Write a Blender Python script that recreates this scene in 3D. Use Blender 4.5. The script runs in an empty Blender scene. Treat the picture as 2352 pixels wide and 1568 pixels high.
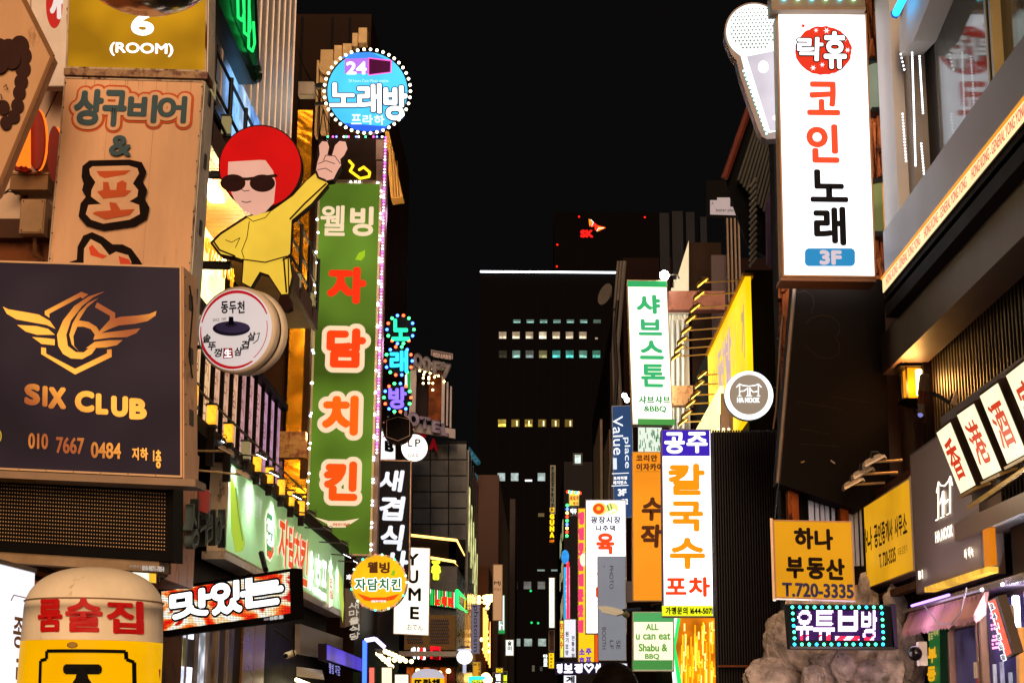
import bpy, math, random
import numpy as np
from mathutils import Vector, Matrix, noise
from mathutils.geometry import tessellate_polygon
random.seed(7)
R = math.radians
S = bpy.context.scene
COL = S.collection
# ---------------------------------------------------------------- camera
FOC, CX, CY, VX, VY = 3724.0, 1176.0, 784.0, 1240.0, 1640.0
PITCH = math.atan((VY-CY)/FOC)
YAW = math.atan((VX-CX)/FOC)
ROLL = R(0.4)
cd = bpy.data.cameras.new('camera'); cam = bpy.data.objects.new('camera', cd); COL.objects.link(cam)
cd.sensor_width = 36; cd.lens = 36*FOC/2352; cd.clip_end = 3000; cd.clip_start = 0.05
ROT = Matrix.Rotation(YAW, 3, 'Z') @ Matrix.Rotation(R(90)+PITCH, 3, 'X') @ Matrix.Rotation(ROLL, 3, 'Z')
EYE = Vector((0, 0, 1.6))
cam.matrix_world = Matrix.Translation(EYE) @ ROT.to_4x4()
S.camera = cam
# ---------------------------------------------------------------- night sky, low warm light, exposure
w = bpy.data.worlds.new('World'); S.world = w; w.use_nodes = True
bg = w.node_tree.nodes['Background']
bg.inputs[0].default_value = (0.0028, 0.0025, 0.0027, 1); bg.inputs[1].default_value = 1.0
ld = bpy.data.lights.new('sun', 'SUN'); ld.energy = 3.1; ld.angle = R(38); ld.color = (1, .66, .40)
sun = bpy.data.objects.new('sun', ld); COL.objects.link(sun)
sun.rotation_euler = Vector((-.09, .95, -.26)).to_track_quat('-Z', 'Y').to_euler()
S.view_settings.view_transform = 'Standard'; S.view_settings.look = 'None'
S.view_settings.exposure = .22; S.view_settings.gamma = 1; S.view_settings.use_curve_mapping = False
S.render.engine = 'CYCLES'
S.cycles.use_denoising = True
S.cycles.max_bounces = 6; S.cycles.diffuse_bounces = 3; S.cycles.sample_clamp_indirect = 4

# ---------------------------------------------------------------- rays through the photograph's points
def ray(px, py):
    return ROT @ Vector(((px-CX)/FOC, -(py-CY)/FOC, -1))
def at(px, py, Y):
    d = ray(px, py); return EYE + d*(Y/d.y)
def atX(px, py, X):
    d = ray(px, py); return EYE + d*(X/d.x)
# ---------------------------------------------------------------- materials
def lin(h):
    h = h.lstrip('#')
    if len(h) == 3: h = ''.join(c*2 for c in h)
    o = []
    for i in (0, 2, 4):
        c = int(h[i:i+2], 16)/255
        o.append(c/12.92 if c <= .04045 else ((c+.055)/1.055)**2.4)
    return tuple(o)+(1,)
_m = {}
def D(h, rough=.6, metal=0, var=.25, sc=3.0, bump=.15, rust=0, stretch=1.0, coat=0, rustc='#4a1c0a'):
    k = ('D', h, rough, metal, var, sc, bump, rust, stretch, coat, rustc)
    if k in _m: return _m[k]
    m = bpy.data.materials.new('paint_'+h.strip('#')); m.use_nodes = True; nt = m.node_tree; n = nt.nodes; l = nt.links
    b = n['Principled BSDF']; c = lin(h)
    tc = n.new('ShaderNodeTexCoord'); mp = n.new('ShaderNodeMapping'); l.new(tc.outputs['Object'], mp.inputs[0])
    mp.inputs['Scale'].default_value = (sc, sc, sc*stretch)
    nz = n.new('ShaderNodeTexNoise'); nz.inputs['Scale'].default_value = 1; nz.inputs['Detail'].default_value = 7; nz.inputs['Roughness'].default_value = .65
    l.new(mp.outputs[0], nz.inputs[0])
    rp = n.new('ShaderNodeMapRange'); rp.inputs[1].default_value = .3; rp.inputs[2].default_value = .7
    rp.inputs[3].default_value = 1-var; rp.inputs[4].default_value = 1+var*.4
    l.new(nz.outputs[0], rp.inputs[0])
    mx = n.new('ShaderNodeMix'); mx.data_type = 'RGBA'; mx.blend_type = 'MULTIPLY'; mx.inputs[0].default_value = 1
    mx.inputs[6].default_value = c; l.new(rp.outputs[0], mx.inputs[7])
    out = mx.outputs[2]
    if rust:
        n2 = n.new('ShaderNodeTexNoise'); n2.inputs['Scale'].default_value = 2.3; n2.inputs['Detail'].default_value = 9; n2.inputs['Roughness'].default_value = .75
        l.new(mp.outputs[0], n2.inputs[0])
        cr = n.new('ShaderNodeValToRGB'); cr.color_ramp.elements[0].position = .62-rust*.3; cr.color_ramp.elements[1].position = .74-rust*.3
        l.new(n2.outputs[0], cr.inputs[0])
        m2 = n.new('ShaderNodeMix'); m2.data_type = 'RGBA'; l.new(cr.outputs[0], m2.inputs[0]); l.new(out, m2.inputs[6]); m2.inputs[7].default_value = lin(rustc)
        out = m2.outputs[2]
    l.new(out, b.inputs['Base Color'])
    if not metal and rough >= .2: b.inputs['Specular IOR Level'].default_value = 0 if rough > .9 else .03 if max(c[:3]) < .06 else .2
    b.inputs['Metallic'].default_value = metal; b.inputs['Coat Weight'].default_value = coat
    rr = n.new('ShaderNodeMapRange'); rr.inputs[3].default_value = max(.04, rough-.12); rr.inputs[4].default_value = min(1, rough+.15)
    l.new(nz.outputs[0], rr.inputs[0]); l.new(rr.outputs[0], b.inputs['Roughness'])
    if bump:
        bp = n.new('ShaderNodeBump'); bp.inputs['Strength'].default_value = bump; bp.inputs['Distance'].default_value = .01 if bump < 1 else .05
        l.new(nz.outputs[0], bp.inputs['Height']); l.new(bp.outputs[0], b.inputs['Normal'])
    _m[k] = m; return m
def E(h, s=1.0, var=0.0, sc=1.2, samp=True, dif=.15):
    k = ('E', h, s, var, sc, samp, dif)
    if k in _m: return _m[k]
    m = bpy.data.materials.new('lit_'+h.strip('#')); m.use_nodes = True; nt = m.node_tree; n = nt.nodes; l = nt.links
    b = n['Principled BSDF']; c = lin(h)
    b.inputs['Base Color'].default_value = (min(.9, c[0]*dif), min(.9, c[1]*dif), min(.9, c[2]*dif), 1); b.inputs['Roughness'].default_value = .35; b.inputs['Specular IOR Level'].default_value = .03
    b.inputs['Emission Color'].default_value = c; b.inputs['Emission Strength'].default_value = s
    if var:
        tc = n.new('ShaderNodeTexCoord'); nz = n.new('ShaderNodeTexNoise'); nz.inputs['Scale'].default_value = sc; nz.inputs['Detail'].default_value = 2
        l.new(tc.outputs['Object'], nz.inputs[0])
        rp = n.new('ShaderNodeMapRange'); rp.inputs[1].default_value = .3 if var < .3 else .38; rp.inputs[2].default_value = .7 if var < .3 else .62
        rp.inputs[3].default_value = s*(1-var); rp.inputs[4].default_value = s*(1+var)
        l.new(nz.outputs[0], rp.inputs[0]); l.new(rp.outputs[0], b.inputs['Emission Strength'])
    if not samp: m.cycles.emission_sampling = 'NONE'
    _m[k] = m; return m
def ESCREEN(cols, s, pitch, sc):
    """lit dot-matrix screen: picture colours broken into small lamps"""
    m = bpy.data.materials.new('led_screen'); m.use_nodes = True; nt = m.node_tree; n = nt.nodes; l = nt.links
    b = n['Principled BSDF']; b.inputs['Base Color'].default_value = (.01, .01, .01, 1)
    tc = n.new('ShaderNodeTexCoord'); mp = n.new('ShaderNodeMapping'); mp.inputs['Scale'].default_value = (sc*.6, sc, sc*1.8); mp.inputs['Rotation'].default_value = (0, .5, 0)
    l.new(tc.outputs['Object'], mp.inputs[0])
    nz = n.new('ShaderNodeTexNoise'); nz.inputs['Scale'].default_value = 1; nz.inputs['Detail'].default_value = 3; nz.inputs['Distortion'].default_value = 1.2
    l.new(mp.outputs[0], nz.inputs[0])
    cr = n.new('ShaderNodeValToRGB'); els = cr.color_ramp.elements
    while len(els) < len(cols): els.new(.5)
    for i, c in enumerate(cols):
        els[i].position = .36+.28*i/(len(cols)-1); els[i].color = lin(c)
    l.new(nz.outputs[0], cr.inputs[0])
    sx = n.new('ShaderNodeSeparateXYZ'); l.new(tc.outputs['Object'], sx.inputs[0])
    prod = None
    for ax in ('X', 'Z'):
        a = n.new('ShaderNodeMath'); a.operation = 'MULTIPLY'; l.new(sx.outputs[ax], a.inputs[0]); a.inputs[1].default_value = 2*math.pi/pitch
        c = n.new('ShaderNodeMath'); c.operation = 'SINE'; l.new(a.outputs[0], c.inputs[0])
        d = n.new('ShaderNodeMapRange'); d.inputs[1].default_value = -1; d.inputs[3].default_value = .35; d.inputs[4].default_value = 1.3; l.new(c.outputs[0], d.inputs[0])
        if prod:
            e = n.new('ShaderNodeMath'); e.operation = 'MULTIPLY'; l.new(prod, e.inputs[0]); l.new(d.outputs[0], e.inputs[1]); prod = e.outputs[0]
        else: prod = d.outputs[0]
    f = n.new('ShaderNodeMath'); f.operation = 'MULTIPLY'; l.new(prod, f.inputs[0]); f.inputs[1].default_value = s
    l.new(cr.outputs[0], b.inputs['Emission Color']); l.new(f.outputs[0], b.inputs['Emission Strength'])
    return m
def GRAD(c1, c2, s, axis=0, sc=1.0, off=0):
    """printed gold gradient on a backlit film"""
    m = bpy.data.materials.new('gold_film'); m.use_nodes = True; nt = m.node_tree; n = nt.nodes; l = nt.links
    b = n['Principled BSDF']
    tc = n.new('ShaderNodeTexCoord'); wv = n.new('ShaderNodeTexWave'); wv.inputs['Scale'].default_value = sc; wv.inputs['Distortion'].default_value = 1.5; wv.inputs['Detail'].default_value = 1
    wv.bands_direction = 'DIAGONAL'; wv.inputs['Phase Offset'].default_value = off
    l.new(tc.outputs['Object'], wv.inputs[0])
    mx = n.new('ShaderNodeMix'); mx.data_type = 'RGBA'; l.new(wv.outputs['Fac'], mx.inputs[0]); mx.inputs[6].default_value = lin(c1); mx.inputs[7].default_value = lin(c2)
    l.new(mx.outputs[2], b.inputs['Base Color']); l.new(mx.outputs[2], b.inputs['Emission Color']); b.inputs['Emission Strength'].default_value = s
    b.inputs['Roughness'].default_value = .4
    return m
def GLASS(h, rough=.08, alpha=.35):
    k = ('G', h, rough, alpha)
    if k in _m: return _m[k]
    m = bpy.data.materials.new('glass'); m.use_nodes = True; b = m.node_tree.nodes['Principled BSDF']
    b.inputs['Base Color'].default_value = lin(h); b.inputs['Roughness'].default_value = rough; b.inputs['Alpha'].default_value = alpha
    b.inputs['Specular IOR Level'].default_value = .8
    _m[k] = m; return m
def GOLDM(h, sc=1.3, rough=.2):
    """polished, slightly dented gold sheet"""
    k = ('M', h, sc, rough)
    if k in _m: return _m[k]
    m = bpy.data.materials.new('gold_sheet'); m.use_nodes = True; nt = m.node_tree; n = nt.nodes; l = nt.links; b = n['Principled BSDF']
    b.inputs['Base Color'].default_value = lin(h); b.inputs['Metallic'].default_value = .9; b.inputs['Roughness'].default_value = rough
    tc = n.new('ShaderNodeTexCoord'); mp = n.new('ShaderNodeMapping'); mp.inputs['Scale'].default_value = (sc, sc, sc*1.7); l.new(tc.outputs['Object'], mp.inputs[0])
    nz = n.new('ShaderNodeTexNoise'); nz.inputs['Scale'].default_value = 1; nz.inputs['Detail'].default_value = 1.5; nz.inputs['Distortion'].default_value = 1.5; l.new(mp.outputs[0], nz.inputs[0])
    bp = n.new('ShaderNodeBump'); bp.inputs['Strength'].default_value = 1; bp.inputs['Distance'].default_value = .07; l.new(nz.outputs[0], bp.inputs['Height']); l.new(bp.outputs[0], b.inputs['Normal'])
    _m[k] = m; return m
# ---------------------------------------------------------------- mesh building
class G:
    def __init__(s): s.v = []; s.f = []; s.smooth = False
    def add(s, vs, fs):
        n = len(s.v); s.v += [Vector(v) for v in vs]; s.f += [tuple(i+n for i in f) for f in fs]; return s
    def quad(s, a, b, c, d): return s.add([a, b, c, d], [(0, 1, 2, 3)])
    def frame_box(s, O, U, V, N, u0, u1, v0, v1, d0, d1):
        p = [O+U*u+V*v+N*d for d in (d0, d1) for v in (v0, v1) for u in (u0, u1)]
        return s.add(p, [(0, 1, 3, 2), (4, 6, 7, 5), (0, 4, 5, 1), (2, 3, 7, 6), (0, 2, 6, 4), (1, 5, 7, 3)])
    def box(s, x0, x1, y0, y1, z0, z1):
        return s.frame_box(Vector((0, 0, 0)), Vector((1, 0, 0)), Vector((0, 0, 1)), Vector((0, 1, 0)), x0, x1, z0, z1, y0, y1)
    def tube(s, a, b, r, r2=None, n=8, cap=True):
        a = Vector(a); b = Vector(b); r2 = r if r2 is None else r2
        d = (b-a).normalized(); u = d.orthogonal().normalized(); w_ = d.cross(u)
        vs = []
        for p, q in ((a, r), (b, r2)):
            for i in range(n):
                t = 2*math.pi*i/n; vs.append(p+(u*math.cos(t)+w_*math.sin(t))*q)
        fs = [(i, (i+1) % n, n+(i+1) % n, n+i) for i in range(n)]
        if cap: fs += [tuple(range(n))[::-1], tuple(range(n, 2*n))]
        return s.add(vs, fs)
    def path(s, pts, r, n=6):
        for a, b in zip(pts, pts[1:]): s.tube(a, b, r, n=n)
        return s
    def prism(s, pts, back):
        """closed outline pts (3D, coplanar) extruded by vector back"""
        n = len(pts); t = tessellate_polygon([pts])
        s.add(list(pts)+[p+back for p in pts], [tuple(f) for f in t]+[tuple(i+n for i in f) for f in t]+[(i, (i+1) % n, n+(i+1) % n, n+i) for i in range(n)])
        return s
    def sphere(s, c, r, nu=12, nv=8, sz=1.0):
        c = Vector(c); vs = [c+Vector((0, 0, r*sz))]; fs = []
        for j in range(1, nv):
            for i in range(nu):
                a = math.pi*j/nv; b = 2*math.pi*i/nu
                vs.append(c+Vector((r*math.sin(a)*math.cos(b), r*math.sin(a)*math.sin(b), r*sz*math.cos(a))))
        vs.append(c-Vector((0, 0, r*sz)))
        for i in range(nu): fs.append((0, 1+i, 1+(i+1) % nu))
        for j in range(nv-2):
            for i in range(nu): fs.append((1+j*nu+i, 1+(j+1)*nu+i, 1+(j+1)*nu+(i+1) % nu, 1+j*nu+(i+1) % nu))
        L = len(vs)-1
        for i in range(nu): fs.append((L, 1+(nv-2)*nu+(i+1) % nu, 1+(nv-2)*nu+i))
        return s.add(vs, fs)
    def mesh(s, name, mat, o=Vector((0, 0, 0))):
        me = bpy.data.meshes.new(name); me.from_pydata([v-o for v in s.v], [], s.f); me.materials.append(mat)
        if s.smooth: me.polygons.foreach_set('use_smooth', [True]*len(me.polygons))
        me.update(); return me
# glyph outlines come from the built-in text object
TS = bpy.data.scenes.new('glyphs'); _g = {}
_raw = {}
def raw(st):
    """triangles of a string in font units; Korean strings are composed character by character"""
    if st in _raw: return _raw[st]
    if len(st) > 1 and any(ord(ch) > 0x2e80 for ch in st):
        vs, fs, x = [], [], 0.0
        for ch in st:
            if ch == ' ': x += .33; continue
            v, f = raw(ch); cjk = ord(ch) > 0x2e80
            lo = 0 if cjk else min(p[0] for p in v)-.04
            n = len(vs); vs += [(p[0]-lo+x, p[1]) for p in v]; fs += [tuple(i+n for i in q) for q in f]
            x += 1.0 if cjk else max(p[0] for p in v)-lo+.05
        _raw[st] = (vs, fs); return _raw[st]
    c = bpy.data.curves.new('t', 'FONT'); c.body = st; c.resolution_u = 4
    o = bpy.data.objects.new('t', c); TS.collection.objects.link(o); TS.view_layers[0].update()
    me = o.to_mesh(); vs = [(v.co.x, v.co.y) for v in me.vertices]; fs = [tuple(p.vertices) for p in me.polygons]
    o.to_mesh_clear(); bpy.data.objects.remove(o); bpy.data.curves.remove(c)
    _raw[st] = (vs, fs); return _raw[st]
def glyph(st):
    if st in _g: return _g[st]
    vs, fs = raw(st)
    x0 = min(v[0] for v in vs); x1 = max(v[0] for v in vs); y0 = min(v[1] for v in vs); y1 = max(v[1] for v in vs)
    key = {}; idx = []; nv = []
    for v in vs:
        k = (round(v[0], 5), round(v[1], 5))
        if k not in key: key[k] = len(nv); nv.append(((v[0]-x0)/max(1e-6, x1-x0), (v[1]-y0)/max(1e-6, y1-y0)))
        idx.append(key[k])
    nf = [tuple(idx[i] for i in f) for f in fs]; nf = [(f[0], f[i], f[i+1]) for f in nf for i in range(1, len(f)-1)]; nf = [f for f in nf if len(set(f)) == 3]
    _g[st] = (nv, nf); return _g[st]
def tri_mesh(name, V, F, mat):
    me = bpy.data.meshes.new(name); V = np.asarray(V, dtype=np.float32); F = np.asarray(F, dtype=np.int32)
    me.vertices.add(len(V)); me.vertices.foreach_set('co', V.ravel()); me.loops.add(F.size); me.loops.foreach_set('vertex_index', F.ravel())
    me.polygons.add(len(F)); me.polygons.foreach_set('loop_start', np.arange(0, F.size, 3, dtype=np.int32)); me.materials.append(mat); me.update(calc_edges=True); return me
class Panel:
    """a flat rectangle in the world: origin top-left, U right, V down"""
    def __init__(s, TL, TR, BL):
        s.O = TL; s.U = (TR-TL); s.W = s.U.length; s.U.normalize()
        s.V = (BL-TL); s.H = s.V.length; s.V.normalize()
        s.N = s.U.cross(s.V).normalized()
        if s.N.dot(EYE-TL) < 0: s.N = -s.N
    def pt(s, px, py, d=0):
        r = ray(px, py); t = (s.O-EYE).dot(s.N)/r.dot(s.N); return EYE+r*t+s.N*d
    def uv(s, u, v, d=0): return s.O+s.U*u+s.V*v+s.N*d
def quadP(TL, TR, BL, Y, Yr=None):
    Yr = Y if Yr is None else Yr
    return Panel(at(*TL, Y), at(*TR, Yr), at(*BL, Y))
def quadX(TL, TR, BL, X):
    return Panel(atX(*TL, X), atX(*TR, X), atX(*BL, X))
def tag(o, label=None, cat=None, group=None, kind=None):
    if label: o['label'] = label
    if cat: o['category'] = cat
    if group: o['group'] = group
    if kind: o['kind'] = kind
    return o
def solo(name, g, mat, label=None, cat=None, group=None, kind=None, loc=None):
    if loc is None:
        n = len(g.v); loc = sum(g.v, Vector())/n; loc.z = min(v.z for v in g.v)
    o = bpy.data.objects.new(name, g.mesh(name, mat, loc)); o.location = loc; COL.objects.link(o)
    return tag(o, label, cat, group, kind)
class T:
    def __init__(s, name, label, cat, pn=None, loc=None, group=None, kind=None):
        s.pn = pn; s.loc = Vector(loc) if loc is not None else pn.uv(pn.W/2, pn.H)
        s.e = bpy.data.objects.new(name, None); COL.objects.link(s.e); s.e.location = s.loc; s.e.empty_display_size = .2
        tag(s.e, label, cat, group, kind); s.k = 0
    def add(s, part, g, mat, parent=None, kind=None, label=None):
        o = bpy.data.objects.new(part, g.mesh(part, mat, s.loc)); COL.objects.link(o); o.parent = parent or s.e
        tag(o, label, None, None, kind); return o
    def inst(s, part, me, co, parent=None, label=None, rot=None, scale=None):
        o = bpy.data.objects.new(part, me); COL.objects.link(o); o.parent = parent or s.e; o.location = Vector(co)-s.loc
        if rot: o.rotation_euler = rot
        if scale: o.scale = scale
        tag(o, label); return o
    def off(s):
        s.k += 1; return (.004+.0022*s.k)*s.depthscale if hasattr(s, 'depthscale') else .004+.0022*s.k
    def box(s, part, u0, u1, v0, v1, d0, d1, mat, parent=None, label=None):
        p = s.pn; return s.add(part, G().frame_box(p.O, p.U, p.V, p.N, u0, u1, v0, v1, d0, d1), mat, parent, None, label)
    def pbox(s, part, x0, y0, x1, y1, d0, d1, mat, parent=None, label=None):
        p = s.pn; a = p.pt(x0, y0)-p.O; b = p.pt(x1, y1)-p.O
        return s.box(part, a.dot(p.U), b.dot(p.U), a.dot(p.V), b.dot(p.V), d0, d1, mat, parent, label)
    def case(s, th, face, frame, bd=.03, part='housing', back=None):
        p = s.pn
        h = s.box(part, 0, p.W, 0, p.H, -th, 0, back or frame)
        for (a, b, c, d) in ((0, p.W, 0, bd), (0, p.W, p.H-bd, p.H), (0, bd, bd, p.H-bd), (p.W-bd, p.W, bd, p.H-bd)):
            s.box('frame', a, b, c, d, .001, .012, frame, h)
        s.box('face', bd, p.W-bd, bd, p.H-bd, .0005, .004, face)
        return h
    def txt(s, st, x0, y0, x1, y1, mat, bold=0, part='lettering', off=None, ext=0, parent=None, rot=0, shear=0, grow=0):
        """text printed on the panel inside the photo rectangle; bold = pen radius / height"""
        p = s.pn
        A = p.pt(x0, (y0+y1)/2)-p.O; B = p.pt(x1, (y0+y1)/2)-p.O; Cc = p.pt((x0+x1)/2, y0)-p.O; Dd = p.pt((x0+x1)/2, y1)-p.O
        u0, u1, v0, v1 = A.dot(p.U), B.dot(p.U), Cc.dot(p.V), Dd.dot(p.V)
        nv, nf = glyph(st)
        w_, h_ = u1-u0, v1-v0
        r = min(bold*abs(h_ if rot == 0 else w_), .32*abs(w_), .32*abs(h_))
        rg = r + grow*abs(h_)/max(1e-6, abs(y1-y0))
        d = s.off() if off is None else off
        A2 = np.array(nv)
        a_, b_ = (A2[:, 1], 1-A2[:, 0]) if rot == 90 else (A2[:, 0], A2[:, 1])
        bb = 1-b_
        offs = [(0, 0)]
        q = rg; em = abs(min(w_, h_))
        while q > .02*em and rg:
            k = max(8, int(2*math.pi*q/(.05*em))); offs += [(q*math.cos(2*math.pi*i/k), q*math.sin(2*math.pi*i/k)) for i in range(k)]; q -= .085*em
        uu = u0+r+a_*(w_-2*r)+shear*(1-bb)*h_; vv = v0+r+bb*(h_-2*r)
        O = np.array(p.O); U_ = np.array(p.U); V_ = np.array(p.V); N_ = np.array(p.N)
        base = O+uu[:, None]*U_+vv[:, None]*V_
        st_ = min(.00007, .0018/len(offs))*(getattr(s, 'depthscale', 1))
        VV = np.concatenate([base+ox*U_+oy*V_+N_*(d+ext+j*st_) for j, (ox, oy) in enumerate(offs)])
        nf_ = np.array(nf); FF = np.concatenate([nf_+len(nv)*j for j in range(len(offs))])
        if ext:
            cnt = {}
            for f in nf:
                for i in range(3):
                    e = tuple(sorted((f[i], f[(i+1) % 3]))); cnt[e] = cnt.get(e, 0)+1
            n0 = len(VV); ed = [e for e, c in cnt.items() if c == 1]
            rr_ = range(len(offs)) if rg else range(1)
            VV = np.concatenate([VV, VV-N_*ext])
            if ed:
                e_ = np.array(ed); Q = np.concatenate([np.concatenate([np.stack([e_[:, 0]+len(nv)*j, e_[:, 1]+len(nv)*j, e_[:, 1]+len(nv)*j+n0], 1), np.stack([e_[:, 0]+len(nv)*j, e_[:, 1]+len(nv)*j+n0, e_[:, 0]+len(nv)*j+n0], 1)]) for j in rr_]); FF = np.concatenate([FF, Q])
        o = bpy.data.objects.new(part, tri_mesh(part, VV-np.array(s.loc), FF, mat)); COL.objects.link(o); o.parent = parent or s.e; return o
    def vtxt(s, st, x0, y0, x1, y1, mat, bold=0, gap=.12, **k):
        n = len(st); h = (y1-y0)/n
        for i, c in enumerate(st):
            if c != ' ': s.txt(c, x0, y0+h*i+h*gap/2, x1, y0+h*(i+1)-h*gap/2, mat, bold, **k)
    def htxt(s, st, x0, y0, x1, y1, mat, bold=0, gap=.1, **k):
        n = len(st); h = (x1-x0)/n
        for i, c in enumerate(st):
            if c != ' ': s.txt(c, x0+h*i+h*gap/2, y0, x0+h*(i+1)-h*gap/2, y1, mat, bold, **k)
    def poly(s, pts, mat, part='emblem', th=0, off=None, parent=None):
        d = s.off() if off is None else off
        P = [s.pn.pt(x, y, d) for x, y in pts]
        g = G()
        if th: g.prism(P, -s.pn.N*th)
        else: g.add(P, [tuple(f) for f in tessellate_polygon([P])])
        return s.add(part, g, mat, parent)
    def ell(s, cx, cy, rx, ry, mat, part='emblem', n=40, th=0, a0=0, a1=360, **k):
        return s.poly([(cx+rx*math.cos(R(a0+(a1-a0)*i/n)), cy+ry*math.sin(R(a0+(a1-a0)*i/n))) for i in range(n if a1-a0 == 360 else n+1)], mat, part, th, **k)
    def stroke(s, pts, wd, mat, part='emblem', off=None, parent=None, taper=None):
        """brush stroke: joined quads with round ends, width in photo points"""
        d = s.off() if off is None else off
        g = G(); pn = s.pn; z = 0
        n = len(pts)
        for i, (x, y) in enumerate(pts):
            r = wd/2*(taper[i] if taper else 1)
            vs = [pn.pt(x+r*math.cos(2*math.pi*k/10), y+r*math.sin(2*math.pi*k/10), d+z) for k in range(10)]
            g.add(vs, [tuple(range(10))]); z += .00006
            if i+1 < n:
                x2, y2 = pts[i+1]; r2 = wd/2*(taper[i+1] if taper else 1); L = math.hypot(x2-x, y2-y) or 1
                a, b = -(y2-y)/L, (x2-x)/L
                g.add([pn.pt(x+a*r, y+b*r, d+z), pn.pt(x2+a*r2, y2+b*r2, d+z), pn.pt(x2-a*r2, y2-b*r2, d+z), pn.pt(x-a*r, y-b*r, d+z)], [(0, 1, 2, 3)]); z += .00006
        return s.add(part, g, mat, parent)
    def ring(s, cx, cy, rx, ry, wd, mat, part='emblem', n=40, a0=0, a1=360, **k):
        d = s.off(); g = G(); pn = s.pn
        P = []
        for i in range(n+1):
            t = R(a0+(a1-a0)*i/n)
            P.append((pn.pt(cx+(rx-wd/2)*math.cos(t), cy+(ry-wd/2)*math.sin(t), d), pn.pt(cx+(rx+wd/2)*math.cos(t), cy+(ry+wd/2)*math.sin(t), d)))
        for a, b in zip(P, P[1:]): g.quad(a[0], a[1], b[1], b[0])
        return s.add(part, g, mat)
    def bulbs(s, pts, rad, mats, part='bulb', d=.02):
        for i, (x, y) in enumerate(pts):
            s.inst(part, bulb_mesh(rad, mats[i % len(mats)]), s.pn.pt(x, y, d))
_bm = {}
def bulb_mesh(r, m):
    k = (r, m.name)
    if k not in _bm:
        g = G().sphere((0, 0, 0), r, 8, 6); g.smooth = True; _bm[k] = g.mesh('bulb', m)
    return _bm[k]
def circ(cx, cy, rx, ry, n, a0=0, a1=360): return [(cx+rx*math.cos(R(a0+(a1-a0)*i/n)), cy+ry*math.sin(R(a0+(a1-a0)*i/n))) for i in range(n)]
def sign(name, label, cat, pn, th, face, frame, bd=.03, back=False, **k):
    t = T(name, label, cat, pn, **k); t.h = t.case(th, face, frame, bd)
    if back: t.box('back_glow', bd, pn.W-bd, bd, pn.H-bd, -th-.006, -th-.001, E('#fff8f0', 6) if back is True else back)  # unseen rear glow, made brighter than the front to light the walls beyond
    return t
def lamp_or_fill_light(t, co, energy, color, r=.1, kind='POINT', d=None, size=120):
    """light thrown by a lit lamp of thing t, or fill added near it"""
    l_ = bpy.data.lights.new('lamp_or_fill_light', kind); l_.energy = energy; l_.color = color; l_.shadow_soft_size = r
    lo = bpy.data.objects.new('lamp_or_fill_light', l_); COL.objects.link(lo); lo.parent = t.e; lo.location = Vector(co)-t.loc
    if kind == 'SPOT': l_.spot_size = R(size); l_.spot_blend = .8; lo.rotation_euler = Vector(d).to_track_quat('-Z', 'Y').to_euler()
    return lo
# common paints
WHT = E('#ffffff', 1.25, .08); BLK = D('#100e0e', .5); STEEL = D('#8a8580', .35, .8, .2); RUSTY = D('#b9a48c', .55, 0, .25, 2.5, .2, .45, .35)
DARK = D('#1a1614', .6); IRON = D('#141110', .45, .5)
# ================================================================ SETTING
solo('ground', G().box(-400, 400, -60, 900, -.3, 0), D('#2a2826', .9), kind='structure', loc=Vector((0, 0, 0)))
solo('road', G().box(-2.6, 2.4, -60, 240, .0, .004), D('#2e2b29', .55, 0, .35, 1.5), kind='structure', loc=Vector((0, 0, 0)))
for sx, n in ((-1, 0), (1, 1)):
    x0, x1 = (-4.4, -2.6) if sx < 0 else (2.4, 3.4)
    solo('pavement', G().box(x0, x1, -60, 240, 0, .12), D('#4a4541', .8, 0, .3, 2), kind='structure', loc=Vector((x0, 0, 0)))
def building(name, label, x0, x1, y0, y1, z1, mat, wn='wall', z0=0, group=None):
    t = T(name, label, 'building', loc=((x0+x1)/2, y0, z0), group=group)
    t.w = t.add(wn, G().box(x0, x1, y0, y1, z0, z1), mat); return t

# ---------------------------------------------------------------- left row
b1 = building('shop_building', 'brown rendered shop building behind the beige vertical pub sign, far left', -9, -4.2, 14.1, 19.4, 14, D('#7a4424', .75, 0, .3, 1.2, .2, .3, 1, 0, '#2a140a'))
for i in range(9):
    x = -4.3-.42*i
    b1.add('cladding_board', G().box(x-.36, x, 14.03, 14.095, 5.95, 13.9), D('#c9a98c', .5, .1, .15))
b1.add('ledge', G().box(-9, -4.15, 13.95, 14.09, 5.75, 5.93), D('#4a2b1a', .6))
t = T('junction_box', 'wide beige junction box on top of the brown wall behind the orange letters', 'box', loc=at(76, 448, 13.9))
p = at(76, 428, 13.9); t.add('body', G().box(p.x-.17, p.x+.17, 13.78, 13.94, p.z-.07, p.z+.07), D('#8b6a45', .6)); t.add('lid', G().box(p.x-.175, p.x+.175, 13.77, 13.95, p.z+.071, p.z+.09), D('#a58057', .6))
t.add('cable', G().path([at(45, 445, 13.85), at(20, 440, 13.85), at(5, 447, 13.85), at(28, 430, 13.85), at(135, 205, 13.8)], .006), IRON)
t = T('junction_box', 'small upright beige junction box on the brown wall, cable from its foot', 'box', loc=at(80, 545, 13.9))
p = at(80, 502, 13.9); t.add('body', G().box(p.x-.11, p.x+.11, 13.83, 14.02, p.z-.16, p.z+.16), D('#b08a63', .5)); t.add('lid', G().box(p.x-.1, p.x+.1, 13.815, 13.83, p.z-.15, p.z+.15), D('#b8926a', .5))
for sx in (-1, 1):
    for sz in (-1, 1): t.inst('screw', bulb_mesh(.006, IRON), (p.x+sx*.085, 13.81, p.z+sz*.135))
t.add('conduit', G().path([at(80, 545, 13.95), at(80, 585, 13.95), at(92, 590, 13.95), at(98, 600, 13.95)], .02), D('#6a4326'))
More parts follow.
